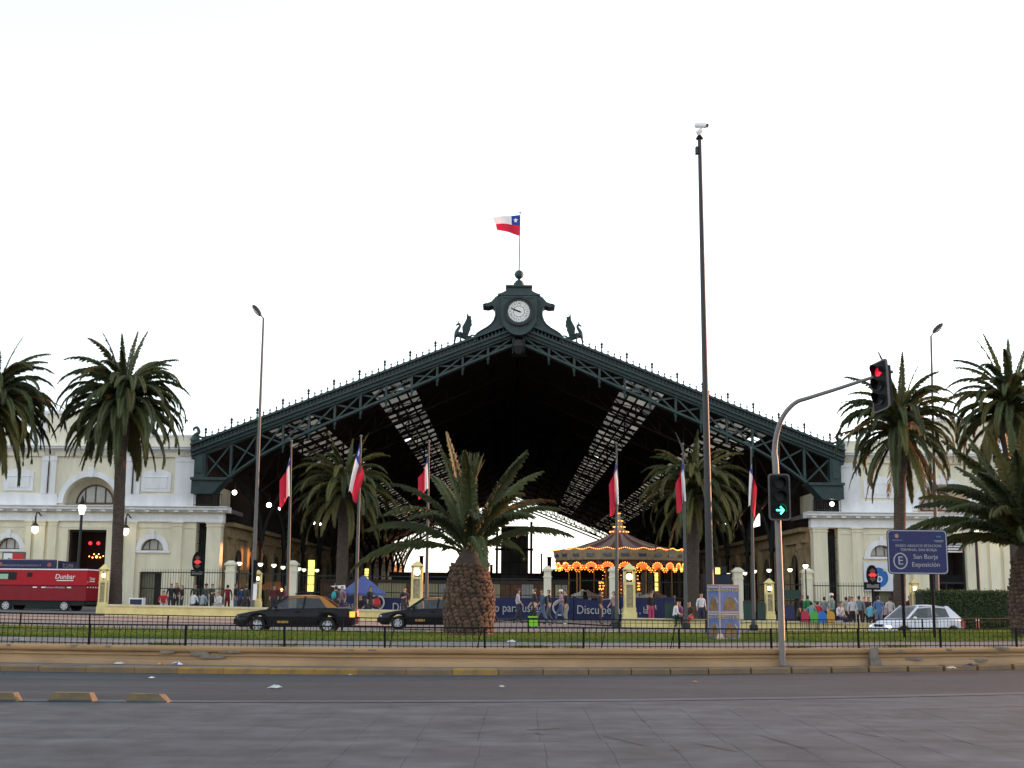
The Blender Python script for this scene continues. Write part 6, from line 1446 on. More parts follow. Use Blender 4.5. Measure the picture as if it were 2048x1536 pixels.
# ================================================================== banner on the barrier
YBn = 77.0
bn = thing('site_banner', 'long dark blue cloth banner with white lettering tied along a barrier', 'banner', (P(1000, 1190, YBn).x, YBn, gz(0)))
M_ban = mat('banner_cloth', (.007, .012, .06), .8, var=.25, scale=1.2)
for pa, pb, sag in ((655, 905, .05), (905, 1148, .06), (1148, 1242, .20), (1242, 1350, .05)):
    a, b = P(pa, 1190, YBn).x, P(pb, 1190, YBn).x - .05; z0 = gz((a + b) / 2) + .12; z1 = P((pa + pb) / 2, 1194, YBn).z
    mb = MB(); vs = []; nu, nv = 24, 6
    for i in range(nu + 1):
        u = i / nu; s_ = sag * 4 * u * (1 - u)
        for j in range(nv + 1):
            v = j / nv; vs.append((a + (b - a) * u, YBn + .05 * math.sin(u * 17 + v * 2) * (.3 + v), z0 + (z1 - z0 - s_) * v))
    mb.add(vs, [(i * (nv + 1) + j, (i + 1) * (nv + 1) + j, (i + 1) * (nv + 1) + j + 1, i * (nv + 1) + j + 1) for i in range(nu) for j in range(nv)]); mb.build('cloth', M_ban, bn, True)
    for x in (a, b): mb = MB(); mb.tube([(x, YBn + .12, z0 - .3), (x, YBn + .12, z1 + .05)], .03, 6); mb.build('stake', M_irond, bn)
for tx, px, py, al, sz in (('Disculpe las', 784, 1215, 'LEFT', .72), ('trabajando para usted', 1087, 1217, 'RIGHT', .72), ('Disculpe las', 1153, 1220, 'LEFT', .74), (', la', 1278, 1221, 'LEFT', .6), ('molestias', 708, 1211, 'RIGHT', .6)):
    q = P(px, py, YBn - .09); place('lettering', text_mesh(tx, sz, M_swhite, extrude=.01, align=al, sx=.82), bn, loc=Vector((q.x, YBn - .09, q.z)) - WL[bn.name])
an = [2 * pi * i / 28 for i in range(29)]
for px, py in ((753, 1205), (1121, 1215)):
    q = P(px, py, YBn - .09); mb = MB(); mb.ring([(q.x + .50 * math.cos(a), q.z + .50 * math.sin(a)) for a in an], [(q.x + .40 * math.cos(a), q.z + .40 * math.sin(a)) for a in an], YBn - .1, YBn - .085); mb.build('logo_ring', M_swhite, bn)
    if px < 1000: mb = MB(); mb.prism([(q.x + .26 * math.cos(a), q.z + .26 * math.sin(a)) for a in an[:-1]], YBn - .1, YBn - .085); mb.build('logo_disc', mat('logo_red', (.5, .02, .03), .6), bn)
# blue parasol
q = P(727, 1150, 71.5); zb = gz(q.x); ez = P(727, 1187, 71.5).z
pa = thing('market_parasol', 'large blue market parasol with a white flap over a stall', 'parasol', (q.x, 71.5, zb))
M_para = mat('parasol_blue', (.07, .10, .27), .8, var=.08, trans=.15)
for k in range(8):
    a0, a1 = 2 * pi * k / 8 + .2, 2 * pi * (k + 1) / 8 + .2; r = 1.32; mb = MB()
    A, B_, = Vector((q.x + r * math.cos(a0), 71.5 + r * math.sin(a0), ez)), Vector((q.x + r * math.cos(a1), 71.5 + r * math.sin(a1), ez)); ap = Vector((q.x, 71.5, q.z))
    mid = (A + B_) / 2 + Vector((0, 0, .05)); mb.face([ap, A, mid]); mb.face([ap, mid, B_]); mb.face([A, A - Vector((0, 0, .12)), mid - Vector((0, 0, .10)), mid]); mb.face([mid, mid - Vector((0, 0, .10)), B_ - Vector((0, 0, .12)), B_]); mb.build('canopy_panel', M_para, pa)
mb = MB(); w0, w1, w2 = P(661, 1172, 71.3), P(690, 1170, 71.3), P(692, 1180, 71.3); mb.face([w0, w1, w2]); mb.face([w0 + Vector((0, .04, -.02)), w1 + Vector((0, .04, 0)), w2 + Vector((0, .04, 0))]); mb.build('white_flap', M_whitepaint, pa)
mb = MB(); mb.tube([(q.x, 71.5, zb - .1), (q.x, 71.5, q.z - .02)], .03, 8); mb.build('pole', M_grey, pa)
mb = MB(); mb.bb(q.x - 1.1, q.x + 1.0, 71.2, 71.9, zb + .75, zb + .82); mb.build('stall_top', M_pb, pa)
for dx in (-1, .9): mb = MB(); mb.bb(q.x + dx - .03, q.x + dx + .03, 71.25, 71.85, zb, zb + .75); mb.build('stall_leg', M_pb, pa)
# orange awning by the left arcade
q = P(545, 1163, 95); w_ = 1.0
aw = thing('stall_awning', 'low orange awning of a stall behind the first taxi', 'awning', (q.x, 95, gz(q.x)))
a, b = P(522, 1190, 95).x, P(566, 1190, 95).x; mb = MB(); mb.add([(a, 94.2, q.z - .45), (b, 94.2, q.z - .45), (b - .3, 95.6, q.z), (a + .3, 95.6, q.z), (a, 94.2, q.z - .6), (b, 94.2, q.z - .6)], [(0, 1, 2, 3), (0, 4, 5, 1)]); mb.build('cloth', mat('awning_orange', (.28, .10, .03), .8, trans=.1), aw)
for x in (a, b): mb = MB(); mb.tube([(x, 94.2, gz(x)), (x, 94.2, q.z - .45)], .03, 6); mb.build('post', M_grey, aw)
mb = MB(); mb.ball((P(563, 1180, 94).x, 94.1, P(563, 1180, 94).z), .10, 8, 6); mb.tube([(P(563, 1180, 94).x, 94.1, P(563, 1180, 94).z), (P(563, 1180, 94).x, 94.2, q.z - .5)], .01, 4); mb.build('bulb', M_floodo, aw)
# bins, chairs, boxes
def bin_(px, y0, y1, Y, wpx, mt_, label):
    a, b = P(px, y1, Y), P(px, y0, Y); s = wpx * Y / 2500; zb = gz(a.x)
    t = thing('litter_bin', label, 'bin', (a.x, Y, zb), group='bins on the forecourt')
    mb = MB(); mb.box((a.x, Y, (zb + b.z) / 2), (s, s * .8, b.z - zb), 0, 1.08); mb.build('body', mt_, t)
    mb = MB(); mb.box((a.x, Y, b.z + .04), (s * 1.15, s * .95, .08), 0, .9); mb.build('lid', M_irond, t)
M_navy = mat('bin_navy', (.015, .02, .07), .6); M_bgreen = mat('bin_green', (.012, .04, .028), .6)
bin_(1577, 1212, 1238, 66.5, 20, M_navy, 'navy blue bin beside the traffic signal mast'); bin_(1498, 1205, 1238, 66, 18, M_bgreen, 'dark green bin right of the poster stand'); bin_(1522, 1208, 1238, 66, 14, M_bgreen, 'dark green bin beside the pedestal near the signal mast'); bin_(1340, 1208, 1240, 66, 16, M_bgreen, 'dark green bin left of the camera mast')
for px, cc, nm in ((1609, (.42, .015, .05), 'red'), (1627, (.06, .35, .05), 'green'), (1643, (.01, .13, .50), 'blue'), (1660, (.50, .26, .03), 'orange')):
    q = P(px, 1240, 64.6); zb = gz(q.x) + .06; zt_c = P(px, 1222, 64.6).z
    t = thing('cafe_chair', nm + ' plastic chair backs towards the street behind the yellow wall', 'chair', (q.x, 64.6, zb), group='coloured plastic chairs behind the wall')
    mt_ = mat('plastic_' + nm, cc, .45); mb = MB(); n = 10; pl_ = [(q.x - .19, zb + .42)] + [(q.x + .21 * math.cos(a), zt_c - .22 + .22 * math.sin(a)) for a in [pi * i / n for i in range(n, -1, -1)]] + [(q.x + .19, zb + .42)]
    mb.prism(pl_, 64.4, 64.44); mb.build('backrest', mt_, t); mb = MB(); mb.bb(q.x - .2, q.x + .2, 64.44, 64.85, zb + .40, zb + .44); mb.build('seat', mt_, t)
    for dx in (-.17, .17):
        for dy in (64.42, 64.82): mb = MB(); mb.tube([(q.x + dx, dy, zb - .02), (q.x + dx * .95, dy, zb + .4)], .018, 6); mb.build('leg', M_grey, t)
q = P(273, 1190, 76); zb = gz(q.x) + .06
boxthing('vendor_crate', 'dark crate with a white frame beside the tall palm trunk', 'crate', [('body', M_navy, (q.x - .35, q.x + .35, 76, 76.5, zb, zb + .75)), ('frame', M_whitepaint, (q.x - .42, q.x - .36, 75.95, 76.5, zb, zb + .85)), ('frame', M_whitepaint, (q.x + .36, q.x + .42, 75.95, 76.5, zb, zb + .85)), ('frame', M_whitepaint, (q.x - .36, q.x + .36, 75.95, 76.5, zb + .76, zb + .83))], (q.x, 76.2, zb))
q = P(253, 1190, 75.5); boxthing('yellow_crate', 'small yellow crate at the foot of the tall left palm', 'crate', [('body', mat('crate_yellow', (.50, .38, .03), .6), (q.x - .3, q.x + .3, 75.3, 75.8, zb, zb + .42)), ('rim', mat('crate_yellow', (1, 1, 0)), (q.x - .34, q.x + .34, 75.26, 75.84, zb + .42, zb + .47))], (q.x, 75.5, zb))
q = P(1583, 1190, 80); zb = gz(q.x); z0, z1 = P(1583, 1198, 80).z, P(1583, 1180, 80).z
boxthing('notice_board', 'dark green notice board beside the last gate column', 'board', [('board', M_bgreen, (q.x - .55, q.x + .55, 80, 80.1, z0, z1)), ('post', M_irond, (q.x - .5, q.x - .44, 80.1, 80.16, zb, z1)), ('post', M_irond, (q.x + .44, q.x + .5, 80.1, 80.16, zb, z1))], (q.x, 80, zb))
q = P(1437, 1190, 86); zb = gz(q.x); z0, z1 = P(1437, 1165, 86).z, P(1437, 1132, 86).z
kb = boxthing('ticket_kiosk', 'dark kiosk with a glowing yellow sign behind the camera mast', 'kiosk', [('cabin', mat('kiosk_blue', (.02, .03, .06), .7), (q.x - .9, q.x + .9, 86, 88, zb, z0 + .6)), ('sign_box', M_irond, (q.x - .55, q.x + .55, 85.8, 86, z0 + .61, z1)), ('lit_sign', M_totem, (q.x - .22, q.x + .1, 85.76, 85.795, z1 - .55, z1 - .12))], (q.x, 87, zb))
# orange bollard, long bench slabs
q = P(1956, 1258, 47.5); zb = gz(q.x); bo = thing('bollard', 'thin orange bollard beside the far road at the right', 'bollard', (q.x, 47.5, zb))
mb = MB(); mb.tube([(q.x, 47.5, zb), (q.x, 47.5, P(1956, 1236, 47.5).z)], .06, 8); mb.build('post', mat('orange_plastic', (.5, .10, .03), .5), bo); mb = MB(); mb.tube([(q.x, 47.5, P(1956, 1242, 47.5).z), (q.x, 47.5, P(1956, 1239, 47.5).z)], .064, 8); mb.build('band', M_whitepaint, bo)
for pa_, pb_, Y, nm in ((330, 470, 73.0, 'dark bench under the seated group on the left forecourt'), (1640, 1740, 68.0, 'white-edged bench among the crowd on the right forecourt')):
    a, b = P(pa_, 1190, Y).x, P(pb_, 1190, Y).x; zb = gz((a + b) / 2) + .06; mt_ = M_bgreen if pa_ < 500 else M_whitepaint
    boxthing('bench', nm, 'bench', [('seat', mt_, (a, b, Y - .2, Y + .2, zb + .40, zb + .46))] + [('support', M_irond, (a + (b - a) * f - .06, a + (b - a) * f + .06, Y - .15, Y + .15, zb - .05, zb + .40)) for f in (.08, .36, .64, .92)], ((a + b) / 2, Y, zb))
# ================================================================== people
random.seed(8)
SKIN = [(0, 0, .95), (0, .01, 1.13), (0, 0, 1.32), (0, 0, 1.45), (0, -.01, 1.53), (0, -.02, 1.60), (0, -.012, 1.69), (0, -.005, 1.765)]
def person_mesh(kind):
    v = [list(p) for p in SKIN]; e = [(0, 1), (1, 2), (2, 3), (3, 4), (4, 5), (5, 6), (6, 7)]; r = [(.155, .12), (.14, .105), (.17, .115), (.13, .085), (.055, .055), (.078, .088), (.090, .104), (.07, .08)]; lab = [3, 2, 2, 2, 0, 0, 1, 1]
    def limb(start, pts, rr, lb):
        prev = start
        for p, q, l in zip(pts, rr, lb): v.append(list(p)); r.append((q, q)); lab.append(l); e.append((prev, len(v) - 1)); prev = len(v) - 1
    lean = 0
    if kind == 'stand':
        A = [[(-.19, 0, 1.42), (-.25, .03, 1.16), (-.26, -.04, .93), (-.26, -.07, .84)], [(.19, 0, 1.42), (.25, .03, 1.16), (.25, -.06, .94), (.25, -.10, .85)]]
        Lg = [[(-.09, 0, .88), (-.10, -.01, .50), (-.11, .02, .09), (-.12, -.13, .035)], [(.09, 0, .88), (.10, -.01, .50), (.12, .03, .09), (.14, -.12, .035)]]
    elif kind == 'phone':
        A = [[(-.19, 0, 1.42), (-.24, .0, 1.17), (-.10, -.24, 1.22), (-.05, -.28, 1.28)], [(.19, 0, 1.42), (.25, .03, 1.16), (.25, -.06, .94), (.25, -.10, .85)]]
        Lg = [[(-.09, 0, .88), (-.10, -.03, .50), (-.10, .02, .09), (-.11, -.13, .035)], [(.09, 0, .88), (.11, -.01, .50), (.14, .03, .09), (.17, -.12, .035)]]
    elif kind == 'walk':
        A = [[(-.19, 0, 1.42), (-.24, .16, 1.19), (-.24, .12, .96), (-.24, .08, .88)], [(.19, 0, 1.42), (.24, -.12, 1.18), (.22, -.28, 1.02), (.21, -.34, .96)]]
        Lg = [[(-.09, 0, .88), (-.09, -.22, .53), (-.09, -.30, .10), (-.09, -.45, .06)], [(.09, 0, .88), (.09, .06, .50), (.09, .36, .16), (.09, .30, .04)]]
    elif kind == 'walk2':
        A = [[(-.19, 0, 1.42), (-.25, -.06, 1.17), (-.23, -.22, .98), (-.22, -.28, .90)], [(.19, 0, 1.42), (.24, .10, 1.18), (.24, .04, .94), (.24, .0, .86)]]
        Lg = [[(-.09, 0, .88), (-.09, .03, .50), (-.09, .24, .12), (-.09, .16, .03)], [(.09, 0, .88), (.09, -.14, .52), (.09, -.16, .09), (.09, -.31, .04)]]
    else:     # sit
        for p in v: p[2] -= .44
        v[2][1] -= .04; v[3][1] -= .06
        for i in (4, 5, 6, 7): v[i][1] -= .09
        A = [[(-.19, -.06, .97), (-.25, -.10, .72), (-.14, -.32, .62), (-.10, -.38, .60)], [(.19, -.06, .97), (.25, -.10, .72), (.14, -.30, .60), (.10, -.36, .58)]]
        Lg = [[(-.09, 0, .50), (-.11, -.42, .50), (-.11, -.44, .09), (-.11, -.58, .035)], [(.09, 0, .50), (.13, -.42, .50), (.13, -.40, .09), (.14, -.54, .035)]]
    for a in A: limb(3, a, (.062, .048, .036, .032), (2, 2, 0, 0))
    for a in Lg: limb(0, a, (.095, .066, .046, .042), (3, 3, 3, 4))
    me = skin_mesh('person_' + kind, [tuple(p) for p in v], e, r, [M_whitepaint] * 5, 2)
    segs = [(Vector(v[a]), Vector(v[b]), lab[b], lab[a]) for a, b in e]
    hc = Vector(v[5]) + Vector((0, 0, .045))
    for pg in me.polygons:
        c = pg.center; best = 9; bl = 2
        for a, b, lb, la in segs:
            t = max(0, min(1, (c - a).dot(b - a) / (b - a).length_squared)); d = (c - (a + (b - a) * t)).length
            if d < best: best = d; bl = lb if t > .35 else la
        d = c - hc
        if d.length < .24 and d.z > -.08: bl = 1 if (d.z > .055 or (d.y > .0 and d.z > -.075)) else 0
        pg.material_index = bl
    # nose and ears
    bm = bmesh.new(); bm.from_mesh(me)
    def bump(c, s):
        g_ = bmesh.ops.create_icosphere(bm, subdivisions=1, radius=1.0, matrix=Matrix.Translation(c) @ Matrix.Diagonal((*s, 1)))
        for f in {f for vv in g_['verts'] for f in vv.link_faces}: f.material_index = 0; f.smooth = True
    bump(hc + Vector((0, -.095, .0)), (.014, .022, .022)); bump(hc + Vector((-.083, 0, .01)), (.012, .02, .03)); bump(hc + Vector((.083, 0, .01)), (.012, .02, .03))
    bm.to_mesh(me); bm.free(); return me
PM = {k: person_mesh(k) for k in ('stand', 'phone', 'walk', 'walk2', 'sit')}
TONES = [mat('skin_a', (.42, .25, .17), .6), mat('skin_b', (.34, .19, .12), .6), mat('skin_c', (.48, .30, .21), .6)]
HAIRS = [mat('hair_black', (.012, .010, .010), .6), mat('hair_brown', (.045, .025, .015), .6), mat('hair_fair', (.14, .08, .035), .6)]
SHOE = [mat('shoe_dark', (.02, .02, .02), .6), mat('shoe_white', (.6, .6, .6), .6)]
cmat = lambda c: mat('cloth_%02d%02d%02d' % tuple(int(x * 99) for x in c), c, .9, var=.15, scale=14)
cap_m = MB(); cap_m.lathe([(.105, 0), (.105, .05), (.08, .10), (.02, .115)], n=12); cap_m.prism([(-.08, -.005), (.08, -.005), (.08, .008), (-.08, .008)], -.2, -.06); cap_me = cap_m.mesh('cap', [M_whitepaint], True)
hair_m = MB(); hair_m.ball((0, .045, -.10), .1, 10, 8, .95, .75, 1.75); hair_me = hair_m.mesh('long_hair', [M_whitepaint], True)
pack_m = MB(); pack_m.ball((0, .19, 1.24), 1, 10, 8, .15, .10, .22); pack_me = pack_m.mesh('backpack', [M_whitepaint], True)
def person(label, px, Y, pose, face, top, legs, hair=0, tone=0, shoe=0, s=1.0, cap=None, long=None, pack=None, dz=0.0, group=None):
    q = P(px, 1190, Y); zb = gz(q.x) + .06 + dz
    o = place('person', PM[pose], None, loc=(q.x, Y, zb), rot=(0, 0, R(face))); o.scale = (s, s, s); tag(o, label, 'person', group)
    for i, m_ in enumerate((TONES[tone], HAIRS[hair], cmat(top), cmat(legs), SHOE[shoe])):
        o.material_slots[i].link = 'OBJECT'; o.material_slots[i].material = m_
    off = -.44 if pose == 'sit' else 0; hy = -.09 if pose == 'sit' else 0
    def extra(nm, me, m_, loc):
        c = place(nm, me, o, loc=loc); c.material_slots[0].link = 'OBJECT'; c.material_slots[0].material = m_
    if cap: extra('cap', cap_me, cmat(cap), (0, -.015 + hy, 1.70 + off))
    if long is not None: extra('long_hair', hair_me, HAIRS[long], (0, hy - .0, 1.62 + off))
    if pack: extra('backpack', pack_me, cmat(pack), (0, 0, off))
    return o
BK, DK, JN, GY, WH = (.015, .015, .018), (.03, .03, .04), (.07, .10, .17), (.25, .25, .27), (.55, .55, .57)
gl_, gc_, gr_ = 'people resting on the left forecourt', 'people walking past the blue banner', 'crowd on the right forecourt'
L = [('seated person in a red top and pale trousers on the left forecourt', 327, 73.2, 'sit', 20, (.45, .02, .03), (.35, .37, .42), 0, 0),
     ('person in a black jacket standing next to the seated red top', 342, 74.5, 'stand', 30, BK, DK, 0, 0),
     ('person in a dark brown jacket left of the fair-haired one', 353, 74.8, 'phone', -20, (.05, .03, .025), DK, 1, 2),
     ('fair long-haired person in a black coat on the left forecourt', 364, 73.6, 'stand', -60, BK, (.02, .04, .04), 2, 2),
     ('person in a dark green jacket standing left of the oval sign post', 390, 75.5, 'stand', 10, (.03, .05, .03), DK, 0, 1),
     ('crouching person in a white shirt left of the oval sign post', 387, 73.0, 'sit', 160, WH, DK, 0, 0),
     ('seated person in a pale blue-grey shirt under the oval sign', 405, 73.1, 'sit', 170, (.26, .31, .34), (.10, .09, .07), 0, 1),
     ('person in a maroon cap behind the pale blue-grey shirt', 412, 76, 'stand', 0, (.06, .07, .06), DK, 0, 1),
     ('person in an olive jacket right of the oval sign', 424, 74.2, 'phone', 60, (.05, .05, .035), DK, 1, 0),
     ('crouching person with a white coat over the knees by the left portico pillar', 440, 72.9, 'sit', -40, WH, (.35, .36, .40), 1, 0),
     ('person in a long dark red coat by the first gate column', 455, 73.8, 'stand', 200, (.20, .012, .018), (.16, .012, .016), 0, 0),
     ('person in a black top and jeans left of the street lamp pole', 471, 73.5, 'stand', 90, BK, JN, 0, 1),
     ('person in a navy jacket behind the jeans wearer near the lamp pole', 483, 76, 'stand', 180, (.02, .04, .12), DK, 0, 0),
     ('broad person in a dark grey-green jacket touching the left lamp pole', 492, 73.0, 'stand', 150, (.03, .035, .03), DK, 1, 1)]
for i, (lb, px, Y, po_, fc, tp_, lg, hr, tn) in enumerate(L):
    person(lb, px, Y, po_, fc, tp_, lg, hr, tn, s=1.0 if po_ != 'stand' else .98 + .04 * (i % 3 - 1), cap=(.10, .015, .02) if 'cap' in lb else None, long=2 if 'fair' in lb else None, group=gl_)
C = [('dark-clothed person passing right behind the middle palm', 986, 68, 'walk2', -90, BK, BK, 0, 1, {}),
     ('person in a grey plaid shirt and dark red cap walking right', 1036, 66, 'walk2', 90, (.34, .34, .36), DK, 0, 1, dict(cap=(.10, .02, .025))),
     ('person in a black T-shirt carrying the bright green bag', 1069, 60, 'walk2', -90, BK, BK, 0, 2, dict(s=1.03)),
     ('person in a denim jacket and jeans striding behind the green bag carrier', 1085, 61.5, 'walk', -80, (.05, .08, .13), JN, 1, 1, dict(pack=(.03, .04, .06))),
     ('person in a printed black T-shirt and grey trousers before the banner', 1098, 65, 'walk2', -90, BK, (.09, .09, .09), 0, 2, {}),
     ('person in a mauve shirt, white cap and jeans by the banner logo', 1122, 67, 'walk', -90, (.20, .17, .26), JN, 0, 0, dict(cap=(.6, .6, .62), shoe=1)),
     ('person in a black top and beige trousers with a hand to the face', 1132, 65.5, 'phone', -80, BK, (.30, .26, .20), 0, 2, dict(shoe=1)),
     ('person in black hiding the middle of the banner word', 1201, 68, 'stand', 80, BK, DK, 0, 1, {}),
     ('long-haired person in a floral top left of the carousel pedestal', 1228, 66, 'walk2', -70, (.32, .22, .18), (.03, .04, .05), 1, 2, dict(long=1)),
     ('person in black and pink trousers right of the carousel pedestal', 1302, 66, 'stand', 30, BK, (.40, .05, .14), 0, 0, dict(shoe=1)),
     ('person in a white hooded jacket right of the carousel', 1349, 64, 'sit', 100, (.55, .58, .62), (.02, .06, .07), 0, 0, {}),
     ('person in a purple top next to the white hood', 1361, 64.5, 'sit', -60, (.22, .08, .20), DK, 0, 1, {}),
     ('seated person in dark clothes with a red bag colour on the knees', 1380, 63.5, 'sit', -40, (.05, .03, .03), (.30, .03, .04), 1, 1, {}),
     ('person in white and navy left of the camera mast', 1402, 66, 'stand', 20, (.55, .57, .62), (.02, .025, .06), 0, 0, {}),
     ('person with a turquoise backpack under the left edge of the blue parasol', 672, 70, 'stand', 150, (.05, .06, .07), DK, 0, 1, dict(pack=(.03, .30, .34))),
     ('person in a mauve top under the blue parasol', 684, 70.5, 'stand', -30, (.28, .17, .20), (.08, .05, .12), 1, 2, {}),
     ('person in black seated before the banner under the parasol', 722, 69.5, 'sit', 0, BK, DK, 0, 1, {}),
     ('person in dark clothes left of the round red banner logo', 740, 68.5, 'stand', 60, (.02, .02, .025), DK, 0, 1, {}),
     ('person in dark clothes standing just behind the second taxi bonnet', 809, 68, 'phone', 30, (.025, .02, .03), DK, 0, 0, {}),
     ('person in a dark red jacket behind the first taxi', 548, 78, 'stand', 20, (.10, .015, .02), DK, 0, 1, {}),
     ('person in a bright red jacket above the first taxi roof', 572, 77, 'stand', -40, (.22, .015, .03), DK, 1, 1, {})]
for lb, px, Y, po_, fc, tp_, lg, hr, tn, kw in C: person(lb, px, Y if (px < 1240 or px > 1410) else max(Y + 1.5, 65.2), po_, fc, tp_, lg, hr, tn, group=gc_, **kw)
Rr_ = [('person in an olive top behind the blue bin', 1596, 63.5, 'sit', 60, (.07, .065, .04), DK, 0, 1, {}), ('person in a bright green top behind the red chair', 1615, 61.5, 'stand', 200, (.02, .20, .06), DK, 0, 1, {}),
       ('person in a pale teal top behind the green chair', 1622, 60.5, 'sit', 170, (.14, .27, .27), DK, 0, 0, dict(dz=.12)), ('person in a red top behind the blue chair', 1636, 60.6, 'sit', 190, (.38, .02, .03), DK, 1, 1, dict(dz=.15)),
       ('person in a grey top right of the red top in the crowd', 1648, 61.5, 'stand', 140, (.20, .21, .24), DK, 0, 2, dict(s=.97)), ('tall person in a white cap and grey-green shirt in the crowd', 1663, 61, 'stand', 230, (.20, .26, .25), (.02, .10, .08), 0, 2, dict(cap=(.68, .68, .70), s=1.05)),
       ('person in a white shirt and navy shawl in the crowd', 1677, 60.5, 'sit', 30, WH, (.03, .03, .10), 0, 1, dict(dz=.12)), ('person in a grey plaid shirt in the middle of the crowd', 1692, 61.2, 'stand', 190, (.32, .34, .32), DK, 0, 1, dict(s=.98)),
       ('person in a white top with dark bag in the crowd', 1704, 60.4, 'stand', 10, (.50, .50, .54), BK, 0, 0, dict(s=.98)), ('person in a grey-blue shirt left of the oval sign post', 1718, 61.4, 'stand', 180, (.17, .22, .25), DK, 1, 1, dict(s=1.02)),
       ('dark-dressed person just left of the bright oval sign post', 1729, 62, 'stand', -20, (.04, .04, .06), BK, 1, 2, {}), ('person in a sky blue top at the oval sign post', 1739, 60.3, 'sit', 150, (.10, .33, .45), BK, 0, 0, dict(dz=.15)),
       ('tall person in a plain blue shirt and jeans right of the oval sign post', 1756, 58, 'stand', 180, (.07, .15, .32), (.09, .15, .24), 0, 1, dict(s=1.02)), ('short person in a floral blouse beside the blue shirt', 1768, 59, 'stand', 160, (.33, .28, .34), BK, 0, 1, dict(s=.84)),
       ('person in a white plaid shirt left of the tall right palm', 1779, 60, 'stand', 190, (.48, .46, .44), BK, 0, 1, dict(s=1.0)), ('person in maroon standing right of the tall right palm', 1819, 62, 'stand', 20, (.10, .02, .03), BK, 0, 1, dict(s=1.06)),
       ('person in dark clothes behind the green top', 1604, 66, 'stand', 40, (.03, .03, .03), DK, 0, 1, {}), ('dark-haired person in brown behind the plaid shirt', 1699, 65, 'stand', 0, (.08, .05, .03), DK, 0, 1, dict(long=0)),
       ('person in a black shirt at the shop doorway under the white banner', 1737, 72, 'stand', 0, BK, DK, 0, 0, {})]
for lb, px, Y, po_, fc, tp_, lg, hr, tn, kw in Rr_: person(lb, px, Y + (5.8 if Y < 64 else 3), po_, fc, tp_, lg, hr, tn, group=gr_, **kw)
# bright green bag
q = P(1066, 1190, 59.7); zb = gz(q.x) + .06; M_lime = mat('lime_bag', (.22, .55, .02), .6, var=.1, scale=6)
bag = thing('wheeled_bag', 'bright lime green bag carried by the person in the black T-shirt', 'bag', (q.x, 59.7, zb))
mb = MB(); mb.box((q.x, 59.7, zb + .27), (.46, .24, .46), 0, .97); mb.build('body', M_lime, bag); mb = MB(); mb.box((q.x, 59.57, zb + .40), (.465, .02, .05)); mb.build('band', M_black, bag)
mb = MB(); mb.tube(smoothpts([(q.x - .1, 59.7, zb + .5), (q.x - .05, 59.7, zb + .72), (q.x + .06, 59.7, zb + .74), (q.x + .1, 59.7, zb + .5)], 4), .015, 6); mb.build('handle', M_black, bag)
for dx in (-.15, .15): mb = MB(); mb.tube([(q.x + dx, 59.66, zb + .02), (q.x + dx, 59.74, zb + .02)], .035, 8); mb.build('wheel', M_black, bag)
# ================================================================== small things on the near street
for i, (pa_, pb_, py, lb) in enumerate(((-58, 37, 1403, 'yellow concrete lane block cut by the left edge'), (94, 189, 1403, 'middle yellow concrete lane block on the near road'), (250, 338, 1405, 'chipped yellow concrete lane block, rightmost of three'))):
    a, b = G(pa_, py), G(pb_, py); Lb = b.x - a.x; y = a.y; e = .05; h = .125
    mb = MB(); vs = [(0, 0, 0), (Lb, 0, 0), (Lb, .24, 0), (0, .24, 0), (e, .05, h), (Lb - e * 1.6, .05, h), (Lb - e * 1.2, .20, h), (e, .20, h)]
    if i == 2: vs[5] = (Lb - .16, .06, h * .98); vs[6] = (Lb - .10, .19, h * .9)
    mb.add(vs, [(0, 3, 2, 1), (4, 5, 6, 7), (0, 1, 5, 4), (1, 2, 6, 5), (2, 3, 7, 6), (3, 0, 4, 7)])
    t = thing('lane_block', lb, 'lane block', (a.x, y, 0), group='yellow concrete lane blocks'); o = mb.build('block', mat('block_yellow', (.17, .115, .045), .9, color2=(.11, .085, .055), scale=5, bump=.3, bscale=30), t, world=False, loc=(0, 0, 0))
    mb = MB(); mb.bb(.03, Lb - .02, -.012, .24, -.01, .03); mb.build('footing', M_concl, t, world=False, loc=(0, 0, 0))
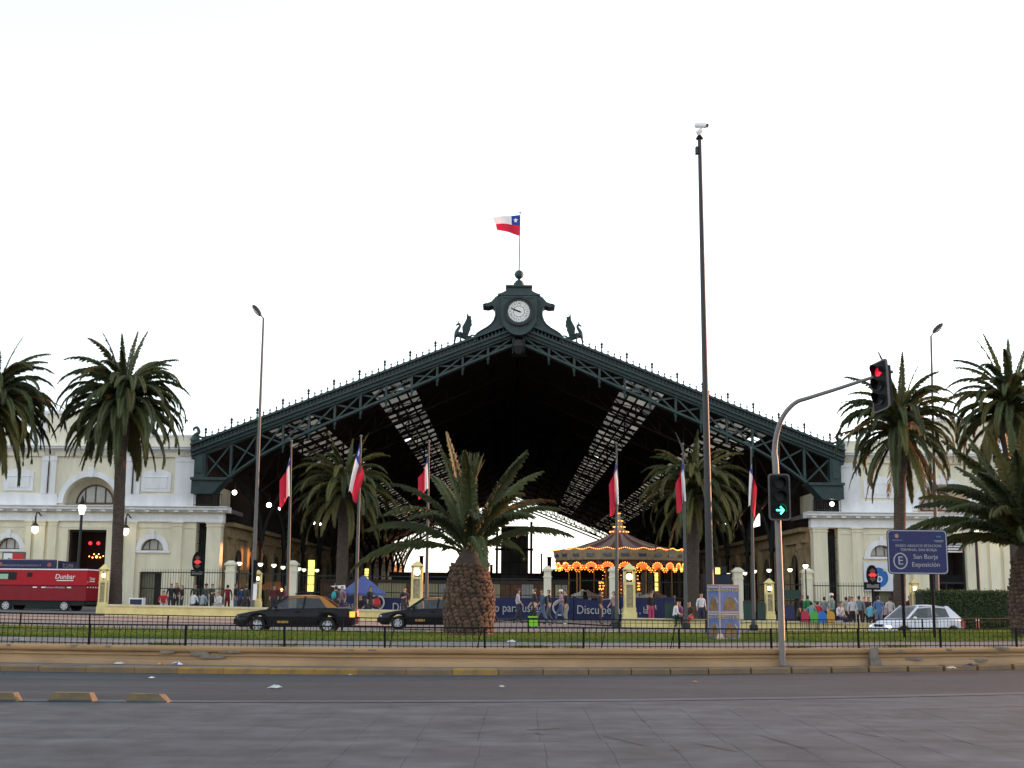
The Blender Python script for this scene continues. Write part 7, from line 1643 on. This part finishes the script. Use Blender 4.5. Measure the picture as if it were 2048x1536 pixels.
def litter(px, py, z, s, c, label, c2=None):
    q = G(px, py, z); rnd = random.Random(px); mb = MB(); n = 9; ring = []
    vs = [(0, 0, .5 * s)]
    for i in range(n): a = 2 * pi * i / n; rr = s * rnd.uniform(.6, 1.2); vs.append((rr * math.cos(a) * 1.4, rr * math.sin(a), rnd.uniform(.0, .35) * s))
    for i in range(n): a = 2 * pi * (i + .5) / n; rr = s * rnd.uniform(.25, .55); vs.append((rr * math.cos(a), rr * math.sin(a), rnd.uniform(.25, .7) * s))
    mb.add(vs, [(1 + i, 1 + (i + 1) % n, 1 + n + i) for i in range(n)] + [(1 + n + i, 1 + (i + 1) % n, 1 + n + (i + 1) % n) for i in range(n)] + [(0, 1 + n + i, 1 + n + (i + 1) % n) for i in range(n)])
    if c2:
        for i in range(len(mb.m)): mb.m[i] = 1 if i % 3 == 0 else 0
    mb.v = [(x + q.x, y + q.y, zz + z + .002) for x, y, zz in mb.v]
    mb.solo('litter', [cmat(c)] + ([cmat(c2)] if c2 else []), label, 'litter', (q.x, q.y, z), group='litter on the street')
litter(237, 1329, .124, .09, (.5, .5, .5), 'flattened white paper on the narrow pavement, leftmost scrap'); litter(321, 1330, .124, .06, (.5, .04, .02), 'small red and yellow wrapper on the narrow pavement', (.6, .4, .03)); litter(355, 1330, .124, .11, (.6, .6, .62), 'crumpled white and blue bag on the narrow pavement', (.05, .08, .35))
litter(1064, 1333, .124, .06, (.65, .64, .6), 'small white paper on the pavement below the middle palm'); litter(305, 1357, .004, .06, (.6, .6, .6), 'white scrap on the asphalt near the yellow kerb'); litter(552, 1377, .004, .10, (.45, .5, .5), 'pale sheet of paper lying on the asphalt'); litter(1003, 1374, .004, .05, (.35, .36, .36), 'grey scrap on the asphalt in the middle')
litter(1389, 1365, .004, .06, (.22, .15, .10), 'brown scrap on the asphalt right of the middle'); litter(1724, 1325, .124, .12, (.55, .55, .56), 'white crumpled paper at the broken wall stump'); litter(1940, 1334, .124, .12, (.03, .02, .05), 'dark crumpled bag by the kerb at the right'); litter(1903, 1337, .124, .08, (.5, .45, .4), 'pale scraps beside the dark bag at the right kerb'); litter(1606, 1327, .124, .06, (.3, .38, .45), 'bluish scrap beside the traffic signal mast'); litter(40, 1281, .45, .12, (.22, .22, .23), 'grey stone block behind the near fence at the far left')
litter(1022, 1285, .45, .11, (.5, .5, .52), 'white crumpled paper behind the near fence in the middle'); litter(700, 1350, .004, .03, (.5, .5, .5), 'tiny white scrap by the kerb left of the middle')
